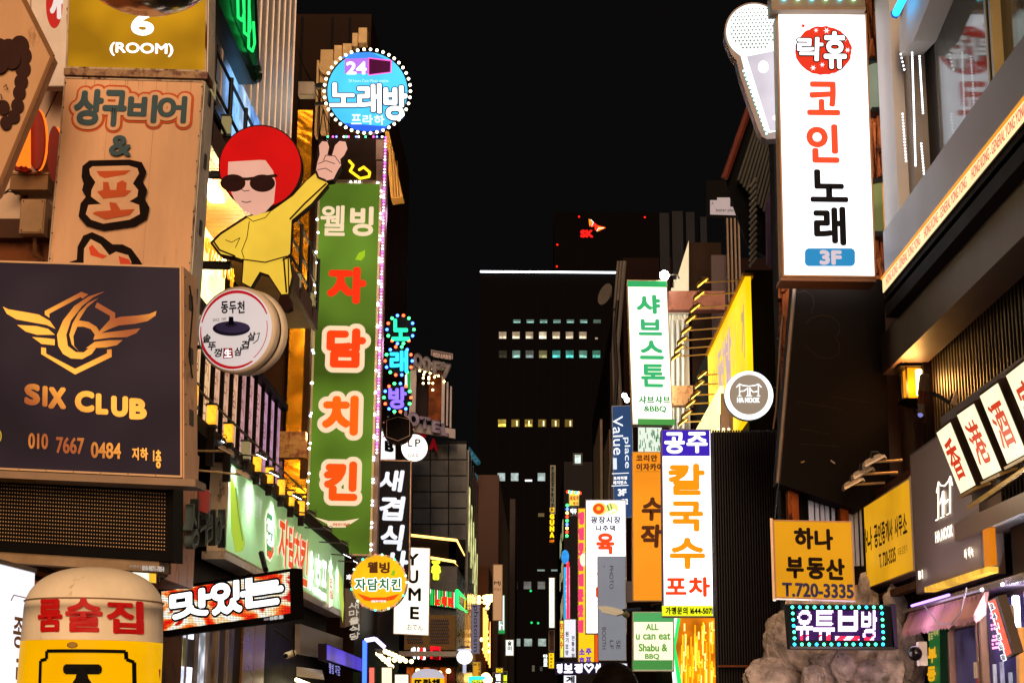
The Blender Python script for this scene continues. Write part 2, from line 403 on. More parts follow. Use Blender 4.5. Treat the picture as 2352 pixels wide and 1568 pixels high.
# upper cream sign with the red drop
pn = quadP((-30, -60), (162, -60), (60, 215), 13.6); pn = quadP((70, -60), (165, -60), (70, 200), 13.6)
t = sign('hanging_sign', 'cream sign panel with a red drop shape, behind the yellow room sign', 'sign', pn, .1, D('#d8c8bd', .5, 0, .15), D('#9b8b80', .5), .01)
t.ell(125, 12, 19, 54, D('#c01818', .5)); t.txt('가', 110, -32, 140, 42, E('#f5e8e0', .7), .05); t.txt('라', 146, 8, 164, 66, D('#2a1c18'), .03)
# big tilted panel with a curly dark head of hair
P = [at(x, y, 11.2) for x, y in ((-150, -200), (36, -40), (122, 131), (-6, 440), (-150, 600))]
t = T('hanging_sign', 'tilted beige panel with a drawing of dark curly hair, cut by the left edge', 'sign', Panel(at(-150, -100, 11.2), at(122, -100, 11.2), at(-150, 450, 11.2)))
t.add('board', G().prism(P, Vector((0, .12, 0))), D('#c79a72', .6, 0, .22, 1.5, .1, .25, .3, 0, '#6a4528'))
t.add('edge_trim', G().path([P[1]+Vector((0, -.01, 0)), P[2]+Vector((0, -.01, 0)), P[3]+Vector((0, -.01, 0))], .018), D('#8a6242'))
hair = D('#3a2420', .6)
for (x, y, r) in ((20, 115, 22), (46, 108, 22), (56, 130, 18), (54, 160, 18), (50, 190, 16), (46, 215, 15), (42, 245, 15), (34, 270, 14), (16, 285, 14), (10, 250, 15), (0, 120, 25), (30, 140, 20), (0, 145, 25)):
    t.ell(x, y, r, r*1.15, hair, 'drawn_hair', 18)
t.stroke([(0, 219), (6, 222), (8, 230), (3, 238), (0, 240)], 2, hair); t.stroke([(12, 205), (18, 199), (21, 210)], 2, hair)
# orange neon channel letters
t = T('channel_letters', 'glowing orange round channel letters on the wall, partly behind the beige sign', 'letters', quadP((30, 240), (140, 240), (30, 420), 13.7))
on = E('#ff6a18', 1.5); ob = D('#7a1c08', .5)
for (x0, x1, y0, y1, c) in ((38, 62, 262, 390, 'X'), (64, 72, 255, 392, 'I')):
    t.txt(c, x0, y0, x1, y1, on, .03, 'letter', off=.1, ext=.1)
for (cx, cy, rx, ry) in ((90, 323, 17, 66), (132, 358, 12, 60)):
    bk = t.ell(cx-4, cy, rx+3, ry+4, ob, 'letter_return', th=.09, off=.05); t.ring(cx, cy, rx, ry, 9, on, 'letter')
t.poly([(38, 380), (74, 392), (60, 398), (34, 392)], ob, 'letter_return', .05, off=.03)

# (ROOM) light box
pn = quadP((159, -70), (478, -62), (151, 158), 12.05)
t = sign('light_box_sign', 'yellow light box reading (ROOM) in white letters, top left', 'sign', pn, .22, E('#b88410', .8, .42, 1.3), RUSTY, .015)
t.txt('6', 294, 20, 347, 73, E('#ffffff', 1.6), .06); t.txt('(ROOM)', 241, 90, 387, 121, E('#ffffff', 1.6), .03)
t.add('bottom_rail', G().frame_box(pn.O, pn.U, pn.V, pn.N, -.01, pn.W+.01, pn.H+.003, pn.H+.06, -.2, .02), D('#8a6a48', .5, .3, .3, 4, .2, .5))
t.add('side_return', G().frame_box(pn.O, pn.U, pn.V, pn.N, pn.W+.001, pn.W+.008, -.1, pn.H+.06, -.28, -.005), D('#d8cbb8', .5, 0, .3, 3, .2, .2, .5))
# beige pub sign
pn = quadP((149, 178), (469, 187), (97, 760), 12)
BEI = D('#e0b088', .55, 0, .25, 2.2, .05, .1, .2, 0, '#a8774c')
t = sign('vertical_pub_sign', 'tall beige vertical sign with orange outlined pub lettering', 'sign', pn, .3, BEI, RUSTY, .012)
t.add('side_return', G().frame_box(pn.O, pn.U, pn.V, pn.N, pn.W+.001, pn.W+.008, 0, pn.H, -.36, -.005), D('#d8cbb8', .5, 0, .3, 3, .2, .2, .5))
for v in (.02, .55, 1.1, 1.65): t.box('hinge', pn.W+.008, pn.W+.02, v, v+.12, -.2, -.14, IRON)
for v in np.linspace(.05, 1.7, 9):
    for u in (.012, pn.W-.012): t.inst('rivet', bulb_mesh(.006, IRON), pn.uv(u, float(v), .012))
random.seed(21)
for k_ in range(9):
    x = 150+random.random()*290; t.stroke([(x, 186), (x-1.5, 186+random.uniform(15, 55))], random.uniform(1, 2.2), D('#b98a60', .6), 'rust_run', off=.0049+.0001*k_, taper=[1, .2])
for u in (.33, .66): t.box('panel_seam', pn.W*u, pn.W*u+.003, .012, pn.H-.012, .0041, .0048, D('#b88c66', .6))
OR = D('#c2501a', .55); TL_ = D('#37525c', .55); CRM = D('#dcae88', .55)
for m_, g_ in ((OR, 13), (CRM, 8), (TL_, 0)):
    for st, x0, y0, x1, y1 in (('상', 170, 206, 238, 290), ('구', 236, 208, 292, 292), ('비', 294, 218, 362, 282), ('어', 362, 220, 430, 282)): t.txt(st, x0, y0, x1, y1, m_, .045, grow=g_)
t.txt('&', 251, 312, 303, 359, TL_, .045)
BK = D('#1c1210', .55)
t.poly([(208, 372), (300, 370), (328, 376), (339, 398), (330, 420), (341, 440), (335, 460), (346, 480), (340, 505), (312, 522), (240, 532), (200, 520), (183, 500), (188, 470), (200, 455), (191, 440), (195, 425), (190, 410), (192, 385)], BK)
t.poly([(215, 386), (298, 384), (318, 390), (322, 402), (308, 425), (320, 440), (318, 455), (300, 466), (322, 474), (324, 495), (300, 508), (240, 517), (212, 508), (200, 495), (206, 474), (235, 472), (212, 455), (213, 440), (222, 422), (210, 405), (208, 392)], CRM)
t.poly([(224, 397), (304, 395), (290, 405), (244, 413), (232, 408)], OR); t.poly([(240, 422), (252, 422), (256, 440), (270, 440), (272, 424), (284, 418), (294, 424), (292, 440), (305, 442), (290, 455), (240, 460), (226, 444), (240, 440)], OR)
t.poly([(254, 468), (270, 470), (280, 486), (312, 484), (300, 498), (245, 508), (216, 494), (222, 490), (258, 487)], OR)
t.poly([(180, 600), (182, 570), (195, 545), (215, 537), (240, 548), (262, 565), (285, 565), (305, 575), (325, 602), (345, 640), (120, 640), (165, 605)], BK)
t.poly([(196, 605), (197, 575), (212, 553), (235, 565), (255, 590), (270, 582), (298, 590), (305, 605), (305, 640), (196, 640)], CRM)
t.poly([(208, 572), (216, 566), (232, 585), (250, 592), (240, 598), (212, 590)], D('#d8431a', .5)); t.poly([(276, 592), (300, 600), (306, 612), (280, 612)], D('#d8431a', .5))
# dark club sign
pn = quadP((-40, 598), (418, 612), (-52, 1076), 10, 9.9)
t = sign('club_sign', 'square dark plum club sign with a golden winged emblem', 'sign', pn, .24, E('#35272a', .82, .3, .9, dif=.05), D('#c9a37c', .5, .2, .2), .012)
t.add('side_return', G().frame_box(pn.O, pn.U, pn.V, pn.N, pn.W+.001, pn.W+.008, .0, pn.H+.01, -.3, -.005), D('#d8a880', .5, 0, .3, 3, .2, .2, .5))
t.add('bottom_rail', G().frame_box(pn.O, pn.U, pn.V, pn.N, 0, pn.W+.08, pn.H+.004, pn.H+.05, -.24, .0), D('#8a6f58', .5, .2))
for v in (.15, .5, .9): t.box('hinge', pn.W+.008, pn.W+.02, v, v+.1, -.18, -.12, IRON)
for v in np.linspace(.06, 1.2, 7): t.inst('rivet', bulb_mesh(.006, IRON), pn.uv(pn.W+.008, float(v), -.04))
for u in np.linspace(.1, 1.15, 7): t.inst('rivet', bulb_mesh(.004, STEEL), pn.uv(float(u), pn.H-.006, .012))
t.add('cable', G().path([pn.uv(pn.W+.02, .1, -.1), pn.uv(pn.W+.04, .25, -.1), pn.uv(pn.W+.015, .55, -.1), pn.uv(pn.W+.03, .7, -.12)], .006), IRON)
GO = GRAD('#7a3a14', '#e0a03a', .75, sc=.55)
def c3(x, y): return (x/2.731, 517+y/2.731)
def cp(*a): return [c3(x, y) for x, y in a]
t.poly(cp((283, 540), (512, 420), (556, 436), (520, 462), (508, 452), (312, 556), (312, 582), (283, 562)), GO)
t.poly(cp((612, 486), (725, 552), (725, 590), (692, 602), (692, 570), (598, 516)), GO)
t.poly(cp((262, 768), (292, 772), (294, 808), (475, 902), (674, 806), (676, 782), (704, 780), (704, 828), (475, 938), (262, 810)), GO)
t.poly(cp((662, 418), (560, 450), (470, 510), (400, 600), (362, 690), (370, 760), (400, 810), (450, 838), (520, 842), (580, 810), (608, 770), (560, 775), (530, 800), (480, 798), (430, 760), (420, 690), (450, 600), (520, 510), (590, 455)), GO)
t.poly(cp((622, 460), (550, 520), (500, 600), (560, 610), (610, 640), (628, 668), (690, 600), (760, 578), (870, 570), (940, 560), (986, 542), (980, 570), (930, 605), (850, 622), (750, 632), (690, 655), (640, 680), (885, 650), (860, 680), (800, 705), (700, 708), (590, 722), (600, 690), (575, 655), (530, 640), (490, 640), (465, 700), (470, 760), (500, 795), (455, 750), (440, 690), (460, 620), (500, 550), (560, 490)), GO)
t.poly(cp((775, 724), (740, 755), (670, 770), (545, 775), (600, 735), (690, 725)), GO)
t.poly(cp((25, 515), (60, 532), (180, 552), (250, 565), (320, 605), (355, 655), (300, 630), (200, 612), (110, 595), (50, 560)), GO)
t.poly(cp((115, 630), (240, 638), (310, 655), (352, 692), (240, 692), (170, 672)), GO)
t.poly(cp((210, 706), (300, 714), (352, 720), (352, 758), (270, 750)), GO)
def fit(t, st, a, b, mat, bold, **k):
    p0 = c3(*a); p1 = c3(*b); t.txt(st, p0[0], p0[1], p1[0], p1[1], mat, bold, **k)
for st, a, b in (('S', (78, 968), (178, 1102)), ('I', (192, 974), (224, 1102)), ('X', (228, 974), (342, 1108)), ('C', (396, 978), (518, 1112)), ('L', (528, 984), (606, 1114)), ('U', (624, 988), (730, 1118)), ('B', (738, 990), (848, 1122))):
    fit(t, st, a, b, GO, .08)
for st, a, b in (('010', (78, 1276), (202, 1374)), ('7667', (252, 1280), (428, 1382)), ('0484', (470, 1288), (658, 1388)), ('지하', (728, 1298), (828, 1376)), ('1', (860, 1306), (868, 1374)), ('층', (874, 1300), (910, 1414))):
    fit(t, st, a, b, GO, .03)
t.ring(c3(4, 1330)[0], c3(4, 1330)[1], 9, 15, 2.5, E('#c8a030', .9), 'phone_icon', a0=-70, a1=80)
# switched-off dot matrix board
pn = quadP((-40, 1088), (402, 1112), (-46, 1262), 10.3, 10.15)
t = T('dot_matrix_board', 'long black switched-off dot matrix board under the dark club sign', 'display', pn)
t.box('housing', 0, pn.W, 0, pn.H, -.16, 0, D('#120e0c', .5)); t.box('bezel', 0, pn.W, 0, .03, .001, .03, BLK); t.box('bezel', 0, pn.W, pn.H-.05, pn.H, .001, .03, BLK); t.box('bezel', pn.W-.035, pn.W, .031, pn.H-.051, .001, .03, BLK)
t.box('top_hood', -.0, pn.W+.03, -.05, -.003, -.18, .05, D('#17110e', .6))
g = G(); s2 = G()
for j in range(16):
    for i in range(66):
        u = .02+i*(pn.W-.07)/66; v = .06+j*(pn.H-.13)/15.2
        g.frame_box(pn.O, pn.U, pn.V, pn.N, u, u+.0065, v, v+.0065, .001, .006)
    v = .06+j*(pn.H-.13)/15.2
    s2.frame_box(pn.O, pn.U, pn.V, pn.N, .01, pn.W-.04, v+.009, v+.013, .001, .009)
t.add('lamp_dots', g, D('#c9a57c', .35, 0, .4), kind='stuff'); t.add('louvre_ribs', s2, D('#241d1a', .5), kind='stuff')
t.add('bottom_beam', G().frame_box(pn.O, pn.U, pn.V, pn.N, 0, pn.W-.1, pn.H+.004, pn.H+.07, -.18, .0), D('#8d7458', .8, 0, .35, 5, .3))
t.txt('현수막 전광판 문의 / AS', 287, 1256, 314, 1264, E('#c8c0b8', .5), .02, off=.04); t.txt('010-9871-7854', 316, 1254, 367, 1266, E('#d0c8c0', .6), .05, off=.04)
# rusty end panel beside it
pn = quadX((398, 1050), (427, 1068), (396, 1105), -2.45)
t = T('end_panel', 'small rusty cream end panel right of the dark club sign', 'panel', quadP((398, 1048), (428, 1072), (396, 1100), 11.2, 12))
t.box('board', 0, t.pn.W, 0, t.pn.H, -.03, 0, RUSTY)
# soffit with a warm downlight
t = T('shop_soffit', 'brown shop ceiling with a warm round downlight above the inflatable column', 'ceiling', loc=(-3.6, 10.5, 2.6))
zz = at(170, 1293, 12).z
t.add('ceiling_board', G().box(-4.15, -3.2, 10.5, 13.35, zz, zz+.08), D('#9c6a42', .6, 0, .3))
c = at(170, 1297, 12); g = G().tube((c.x, 12, zz-.012), (c.x, 12, zz-.001), .13, n=20); t.add('downlight', g, E('#ffc060', 9))
t.add('fascia', G().box(-4.15, -3.2, 13.36, 13.39, zz-.02, zz+.2), D('#5a3c28', .6))
for i in range(3): t.add('joist', G().box(-4.1+.3*i, -4.06+.3*i, 10.6, 13.3, zz-.03, zz-.001), D('#3a2417'))
# yellow ended white lightbox
pn = quadP((252, 1285), (352, 1289), (252, 1346), 12.6, 13.1)
P = [at(252, 1284, 12.5), at(341, 1284, 12.7), at(341, 1335, 12.7)]
t = T('light_box_sign', 'white light box with a yellow end tucked under the black dot matrix board', 'sign', Panel(at(250, 1284, 12.5), at(341, 1284, 12.7), at(250, 1340, 12.5)))
t.add('face', G().prism(P, Vector((0, .1, 0))), E('#fff4e0', 1.1)); P = [at(342, 1284, 12.7), at(352, 1284, 12.9), at(352, 1336, 12.9), at(342, 1335, 12.7)]
t.add('end_cap', G().prism(P, Vector((0, .1, 0))), E('#f0b818', .9)); t.stroke([(283, 1285), (330, 1310), (336, 1288)], 3, D('#6b5a4a'))
# corner lightbox with brush lettering
pn = quadP((2, 1296), (80, 1316), (-12, 1640), 9.8, 10.2)
t = T('light_box_sign', 'white corner light box with brown brush lettering, bottom left corner', 'sign', pn)
t.box('face', .0, pn.W, 0, pn.H, -.3, 0, E('#f4f2fb', 1.0, .15)); t.add('left_face', G().frame_box(pn.O, pn.U, pn.V, pn.N, -.25, -.01, .0, pn.H, -.3, -.02), E('#a8c4e0', .8, .2))
t.vtxt('종로', 24, 1400, 50, 1590, D('#8a6238'), .02, gap=.25); t.stroke([(22, 1378), (28, 1366), (55, 1372), (60, 1378)], 2.5, D('#a08868')); t.box('top_cap', -.26, pn.W+.01, -.03, -.002, -.31, .01, STEEL)
# chrome dome
c = at(330, -238, 9); g = G(); c.z += 0; cc = at(338, -141, 9.0)
t = T('mirror_dome', 'shiny chrome dome hanging at the top edge above the room sign', 'mirror', loc=cc)
g = G().sphere(cc, .50, 48, 32, .92); g.smooth = True
t.add('dome', g, D('#c9bfb4', .1, 1, .1, 1, .02)); t.add('rim_band', G().tube(cc+Vector((0, 0, -.01)), cc+Vector((0, 0, .03)), .508, n=48), D('#5a4030', .3, .9))
t.add('hanger', G().tube(cc+Vector((0, 0, .4)), cc+Vector((-.9, .8, .9)), .03), IRON)

# ---------------------------------------------------------------- inflatable column
def lathe(prof, cx, cy, n=40, bulge=0):
    g = G(); g.smooth = True
    for (r, z) in prof:
        for i in range(n):
            a = 2*math.pi*i/n; rr = r*(1+bulge*math.sin(9*a+z*3)*.5); g.v.append(Vector((cx+rr*math.cos(a), cy+rr*math.sin(a), z)))
    for j in range(len(prof)-1):
        for i in range(n): g.f.append((j*n+i, j*n+(i+1) % n, (j+1)*n+(i+1) % n, (j+1)*n+i))
    return g
class Cyl:
    """prints on a round column facing the camera"""
Y0 = 9.4; rad = (365-55)/2*9.4/3724; cxw = at(210, 1500, Y0).x; ztop = at(210, 1303, Y0).z; zsh = at(210, 1400, Y0).z; zy = at(210, 1468, Y0-rad).z
t = T('inflatable_column', 'dirty cream and yellow inflatable advertising column, bottom left foreground', 'inflatable', loc=(cxw, Y0, .12))
CL = D('#f2e0c4', .6, 0, .18, 2.5, .3, .06, .35, 0, '#8a6038')
prof = [(.02, ztop)]+[(rad*math.sin(R(a))**.8, zsh-.0+(ztop-zsh)*math.cos(R(a))) for a in range(10, 91, 8)]+[(rad, zsh), (rad*1.005, (zsh+zy)/2), (rad*1.015, zy)]
t.add('cloth_top', lathe(prof, cxw, Y0, 48, .006), CL)
t.add('cloth_yellow', lathe([(rad*1.015, zy-.001), (rad*1.03, 1.4), (rad*1.03, .8), (rad, .2), (rad, .12)], cxw, Y0, 48, .006), E('#f0b400', .6, .2, 1.5, dif=.5))
zs = at(210, 1372, Y0-rad).z
t.add('seam', lathe([(rad*1.0, zs+.004), (rad*1.012, zs), (rad*1.0, zs-.004)], cxw, Y0, 48), D('#8d6f55'))
def wrap(t, st, x0, y0, x1, y1, mat, bold=.05, k=1.03, part='lettering', pts=None):
    nv, nf = glyph(st); g = G()
    w_, h_ = x1-x0, y1-y0; r = bold*h_
    offs = [(0, 0)]+[(r*math.cos(2*math.pi*i/10), r*math.sin(2*math.pi*i/10)) for i in range(10)] if r else [(0, 0)]
    rr = rad*k
    for j, (ox, oy) in enumerate(offs):
        vs = []
        for a, b in nv:
            px = x0+r+a*(w_-2*r)+ox; py = y0+r+(1-b)*(h_-2*r)+oy
            p = at(px, py, Y0-rad); s_ = max(-.99, min(.99, (p.x-cxw)/rr)); vs.append(Vector((cxw+rr*s_*1.0, Y0-math.sqrt(1-s_*s_)*(rr+.0004*j), p.z)))
        g.add(vs, nf)
    t.add(part, g, mat)
RD = D('#c41414', .55, 0, .2, 3)
wrap(t, '룸', 80, 1374, 144, 1450, RD, .04, 1.03); wrap(t, '술', 151, 1372, 234, 1451, RD, .04, 1.03); wrap(t, '집', 242, 1376, 313, 1453, RD, .04, 1.03)
def wpoly(t, pts, mat, k=1.045, part='emblem', wd=4):
    g = G(); n = len(pts)
    # strip stroke along points
    for (x0, y0), (x1, y1) in zip(pts, pts[1:]):
        L = math.hypot(x1-x0, y1-y0); a, b = -(y1-y0)/L*wd, (x1-x0)/L*wd; N = max(1, int(L/12)); q = []
        for i in range(N+1):
            f = i/N; row = []
            for s_ in (-1, 1):
                px = x0+(x1-x0)*f+a*s_; py = y0+(y1-y0)*f+b*s_; p = at(px, py, Y0-rad); rr = rad*k
                c_ = max(-.999, min(.999, (p.x-cxw)/rr)); row.append(Vector((cxw+rr*c_, Y0-math.sqrt(1-c_*c_)*rr, p.z)))
            q.append(row)
        for r0, r1 in zip(q, q[1:]): g.quad(r0[0], r0[1], r1[1], r1[0])
    t.add(part, g, mat)
wpoly(t, [(88, 1600), (90, 1516), (106, 1512), (106, 1494), (280, 1494), (281, 1512), (295, 1518), (295, 1600)], BLK)
wrap(t, '조', 140, 1524, 240, 1640, BLK, .06, 1.05)
wpoly(t, [(343, 1532), (343, 1640)], D('#c81818', .5), 1.04, 'badge', 11); wpoly(t, [(343, 1522), (343, 1534)], D('#c81818', .5), 1.041, 'badge', 8); wrap(t, 'ㅆ', 334, 1540, 353, 1564, WHT, .05, 1.05)
t.inst('stain', bulb_mesh(.03, D('#a07a30')), (cxw-.0, Y0-rad*1.02, zy-.03), scale=(1, .08, .6))

# ---------------------------------------------------------------- side fascia with dark channel letters
t = T('fascia_box', 'rusty peach fascia box with dark letters above the lit red screen', 'fascia', quadX((353, 1200), (462, 1130), (353, 1329), -3.2))
t.add('board', G().box(-3.8, -3.2, 13.4, 15.1, 2.71, 3.95), D('#d9966a', .5, 0, .3, 2, .1, .3, .5))
pn = t.pn
for st, x0, y0, x1, y1 in (('상', 394, 1155, 418, 1265), ('구', 417, 1172, 444, 1264), ('비', 432, 1185, 457, 1272), ('어', 454, 1188, 480, 1280)):
    t.txt(st, x0, y0, x1, y1, D('#56686a', .5), .02, 'channel_letter', off=.1, ext=.07)
t.txt('상구네실내포차', 356, 1302, 385, 1330, D('#5a463a'), .04, 'small_letters', off=.02, ext=.015)
t = T('red_cushion_panel', 'small glossy red rounded panel above the dark channel letters', 'panel', quadP((456, 1122), (483, 1125), (456, 1180), 14.4))
t.poly([(456, 1128), (462, 1123), (478, 1124), (482, 1130), (480, 1172), (474, 1178), (456, 1172)], D('#8a1a16', .3, 0, .2), 'board', .08)
# LED screen
pn = quadP((367, 1352), (677, 1304), (368, 1463), 16.6, 15.7)
t = T('led_screen', 'lit red and white dot matrix screen tilted beside the inflatable column', 'display', pn)
t.box('housing', 0, pn.W, 0, pn.H, -.12, 0, BLK); t.box('screen', .03, pn.W-.05, .03, pn.H-.06, .001, .006, ESCREEN(['#e01808', '#f03010', '#ff7a20', '#ffe8b0', '#ffffff', '#fff0c0', '#d01010'], 1.15, .0165, 2.4))
t.box('bezel', 0, pn.W, 0, .03, .001, .02, BLK); t.box('bezel', 0, pn.W, pn.H-.06, pn.H, .001, .02, BLK); t.box('bezel', pn.W-.05, pn.W, .031, pn.H-.061, .001, .02, BLK); t.box('bezel', 0, .03, .031, pn.H-.061, .001, .02, BLK)
for st, x0, y0, x1, y1 in (('맛', 392, 1356, 490, 1420), ('있', 487, 1337, 560, 1415), ('는', 555, 1325, 655, 1400)):
    t.txt(st, x0, y0, x1, y1, BLK, .06, grow=5)
for st, x0, y0, x1, y1 in (('맛', 392, 1356, 490, 1420), ('있', 487, 1337, 560, 1415), ('는', 555, 1325, 655, 1400)):
    t.txt(st, x0, y0, x1, y1, E('#ffffff', 1.8), .06)
t.txt('전광판문의', 613, 1427, 626, 1432, E('#bbb', .6), .03, off=.03); t.txt('010-9871-7854', 627, 1422, 658, 1431, E('#ddd', .7), .05, off=.03)
t.add('mount', G().path([at(610, 1308, 16), at(600, 1270, 16.4)], .03), IRON)

# ---------------------------------------------------------------- round drum sign
def drum(t, cx, cy, rx, ry, Y, th, dirv, m_face, m_side, n=48, gap=None):
    pass
c0 = at(540, 757, 14.5); nrm = Vector((-.30, -.93, -.10)).normalized(); U = Vector((0, 0, 1)).cross(nrm).normalized()*-1; V = -nrm.cross(U).normalized()
if U.x < 0: U = -U
V = U.cross(nrm).normalized()
if V.z > 0: V = -V
rr = .405
pn = Panel(c0-U*rr-V*rr, c0+U*rr-V*rr, c0-U*rr+V*rr)
t = T('round_drum_sign', 'white round drum sign with a purple griddle lid drawing and red brush ring', 'sign', pn)
CRW = E('#e6d6d2', .72, .08)
def disc(t, c, nrm, r, d0, d1, mat, part, bev=.03):
    g = G(); g.smooth = True; u = nrm.orthogonal().normalized(); w_ = nrm.cross(u); n = 48; rows = [(d0, 0), (d0, r-bev), (d0-bev*.3, r-bev*.3), (d0-bev, r), (d1+bev, r), (d1+bev*.3, r-bev*.3), (d1, r-bev), (d1, 0)]
    for d, q in rows:
        for i in range(n):
            a = 2*math.pi*i/n; g.v.append(c+nrm*d+(u*math.cos(a)+w_*math.sin(a))*q)
    for j in range(len(rows)-1):
        for i in range(n): g.f.append((j*n+i, j*n+(i+1) % n, (j+1)*n+(i+1) % n, (j+1)*n+i))
    return t.add(part, g, mat)
CRS = D('#e8d6c0', .35, 0, .1, 2, .02)
disc(t, c0, nrm, rr, -.0, -.13, CRS, 'front_drum'); disc(t, c0, nrm, rr*.96, -.132, -.17, IRON, 'dark_gap', .004); disc(t, c0, nrm, rr, -.172, -.30, CRS, 'back_drum')
def dp(u, v): # local drum coordinates to photo points
    q = c0+U*u*rr+V*v*rr; d = ROT.transposed() @ (q-EYE); return (CX+FOC*d.x/-d.z, CY-FOC*d.y/-d.z)
t.poly([dp(math.cos(R(a))*.93, math.sin(R(a))*.93) for a in range(0, 360, 9)], CRW, 'face', off=.002)
RB = E('#b81820', .75, dif=.3)
t.stroke([dp(math.cos(R(a))*.87, math.sin(R(a))*.87) for a in range(-165, -20, 8)], 7, RB, taper=[.4+.6*math.sin(math.pi*i/18) for i in range(19)])
t.stroke([dp(math.cos(R(a))*.87, math.sin(R(a))*.87) for a in range(60, 196, 8)], 7, RB, taper=[.3+.7*math.sin(math.pi*i/17+.3) if math.sin(math.pi*i/17+.3) > 0 else .3 for i in range(18)])
t.stroke([dp(math.cos(R(a))*.83, math.sin(R(a))*.83) for a in range(-10, 55, 8)], 1.6, RB)
DK = D('#1c1822'); t.htxt('동두천', 508, 692, 565, 720, DK, .03); t.txt('SINCE  1997', 491, 731, 522, 738, DK)
t.ell(534, 755, 43, 17, D('#26224a')); t.ell(537, 752, 39, 13, D('#4a478a')); t.ell(533, 746, 13, 5, D('#2c2850')); t.poly([(529, 728), (539, 728), (541, 746), (528, 746)], D('#15122c'))
t.box('seal', 0, 0.001, 0, 0.001, .001, .002, RB); t.poly([(517, 800), (537, 800), (539, 822), (516, 824)], D('#c02028')); t.txt('生', 519, 802, 536, 821, WHT, .03)
for st, x, y in (('솥', 478, 778), ('뚜', 490, 796), ('껑', 504, 811), ('삼', 551, 808), ('겹', 567, 793), ('살', 582, 774)): t.txt(st, x-9, y-10, x+9, y+10, DK, .035, shear=.15)
t.stroke([(468, 782), (470, 800), (480, 815), (490, 818)], 2, DK); t.stroke([(596, 768), (602, 766), (598, 782), (588, 790)], 2, DK)
t.add('bracket', G().path([at(418, 724, 14.7), at(456, 724, 14.8)], .03), IRON); t.add('bracket', G().path([at(410, 797, 14.7), at(470, 797, 14.8)], .02), IRON)

# ---------------------------------------------------------------- cut-out figure board (a plain generic cartoon figure)
pn = quadP((480, 290), (805, 290), (480, 725), 16.3)
t = T('figure_board', 'die-cut board of a cartoon figure in yellow with round red hair, one arm raised', 'figure sign', pn)
YEL = E('#e4bc3c', .85, .12, 2); SK_ = E('#ecb09a', .7, .1, 2); INK = D('#2a1414', .5); RED = E('#e00006', .7, .12, 2, dif=.05)
def c9(x, y): return (402+x/2.8735, 172+y/2.8735)
def cq(*a): return [c9(x, y) for x, y in a]
body = cq((470, 940), (640, 900), (780, 800), (870, 700), (930, 650), (1010, 720), (900, 850), (770, 960), (760, 1180), (700, 1230), (755, 1210), (770, 1330), (745, 1450), (705, 1450), (620, 1320), (560, 1300), (500, 1400), (445, 1370), (455, 1230), (400, 1210), (300, 1190), (240, 1110), (300, 1050))
t.poly([(x, y) for x, y in body], INK, 'back_board', .12, off=-.01)
t.stroke(body+[body[0]], 5.5, INK, 'outline')
t.poly(body, YEL, 'suit')
hx, hy = c9(565, 610)
t.ell(hx, hy, 96, 96, INK, 'hair_back', 48, th=.12, off=.02); t.ell(hx, hy, 93, 93, RED, 'hair', 48, off=.024)
t.k = 10
t.poly(cq((355, 580), (560, 568), (600, 570), (650, 640), (668, 720), (655, 850), (600, 910), (530, 935), (460, 905), (400, 840), (370, 770), (352, 680)), SK_, 'face')
t.ell(*c9(385, 720), 29, 20, INK, 'sunglasses'); t.ell(*c9(580, 722), 29, 20, INK, 'sunglasses'); t.stroke(cq((330, 690), (480, 695), (670, 672)), 7, INK, 'sunglasses')
t.stroke(cq((455, 705), (440, 760), (460, 775), (495, 770)), 1.6, INK, 'nose'); t.stroke(cq((445, 842), (475, 850), (505, 842)), 1.8, INK, 'mouth')
t.stroke(cq((470, 940), (520, 975), (600, 950), (650, 890)), 1.8, INK, 'collar'); t.stroke(cq((495, 975), (480, 1080), (445, 1170), (460, 1215)), 1.8, INK, 'zip_line'); t.stroke(cq((450, 1225), (600, 1245), (740, 1205)), 3, INK, 'waist_line')
t.stroke(cq((722, 1220), (740, 1440)), 4, INK, 'leg_stripe'); t.stroke(cq((752, 1215), (756, 1440)), 3, INK, 'leg_stripe'); t.stroke(cq((765, 960), (860, 860), (1000, 730)), 4, INK, 'sleeve_stripe'); t.stroke(cq((262, 1110), (300, 1165), (400, 1205)), 4, INK, 'sleeve_stripe'); t.stroke(cq((340, 1100), (380, 1115), (435, 1085), (405, 1150)), 1.6, INK, 'sleeve_line')
hand = cq((935, 650), (945, 590), (960, 540), (955, 480), (975, 452), (1010, 455), (1022, 490), (1010, 540), (1040, 548), (1060, 480), (1090, 450), (1130, 455), (1142, 500), (1120, 545), (1095, 570), (1100, 610), (1080, 640), (1050, 700), (1000, 710), (950, 690))
t.poly(hand, INK, 'hand_back', .12, off=.02); t.stroke(hand+[hand[0]], 5, INK, 'outline'); t.poly(hand, SK_, 'hand')
t.stroke(cq((950, 600), (1000, 580), (1060, 600)), 1.6, INK, 'finger_line'); t.stroke(cq((945, 640), (1000, 630), (1040, 655)), 1.6, INK, 'finger_line'); t.stroke(cq((985, 580), (1000, 545), (1060, 550), (1095, 600)), 1.6, INK, 'finger_line')
shoe = cq((700, 1460), (750, 1455), (775, 1500), (778, 1550), (740, 1568), (695, 1550), (690, 1500)); t.poly(shoe, INK, 'shoe', .12)
for a_, b_ in (((455, 402), (520, 402)), ((436, 608), (530, 610))): t.add('support_arm', G().path([at(*a_, 16.45), at(*b_, 16.45)], .045), IRON)

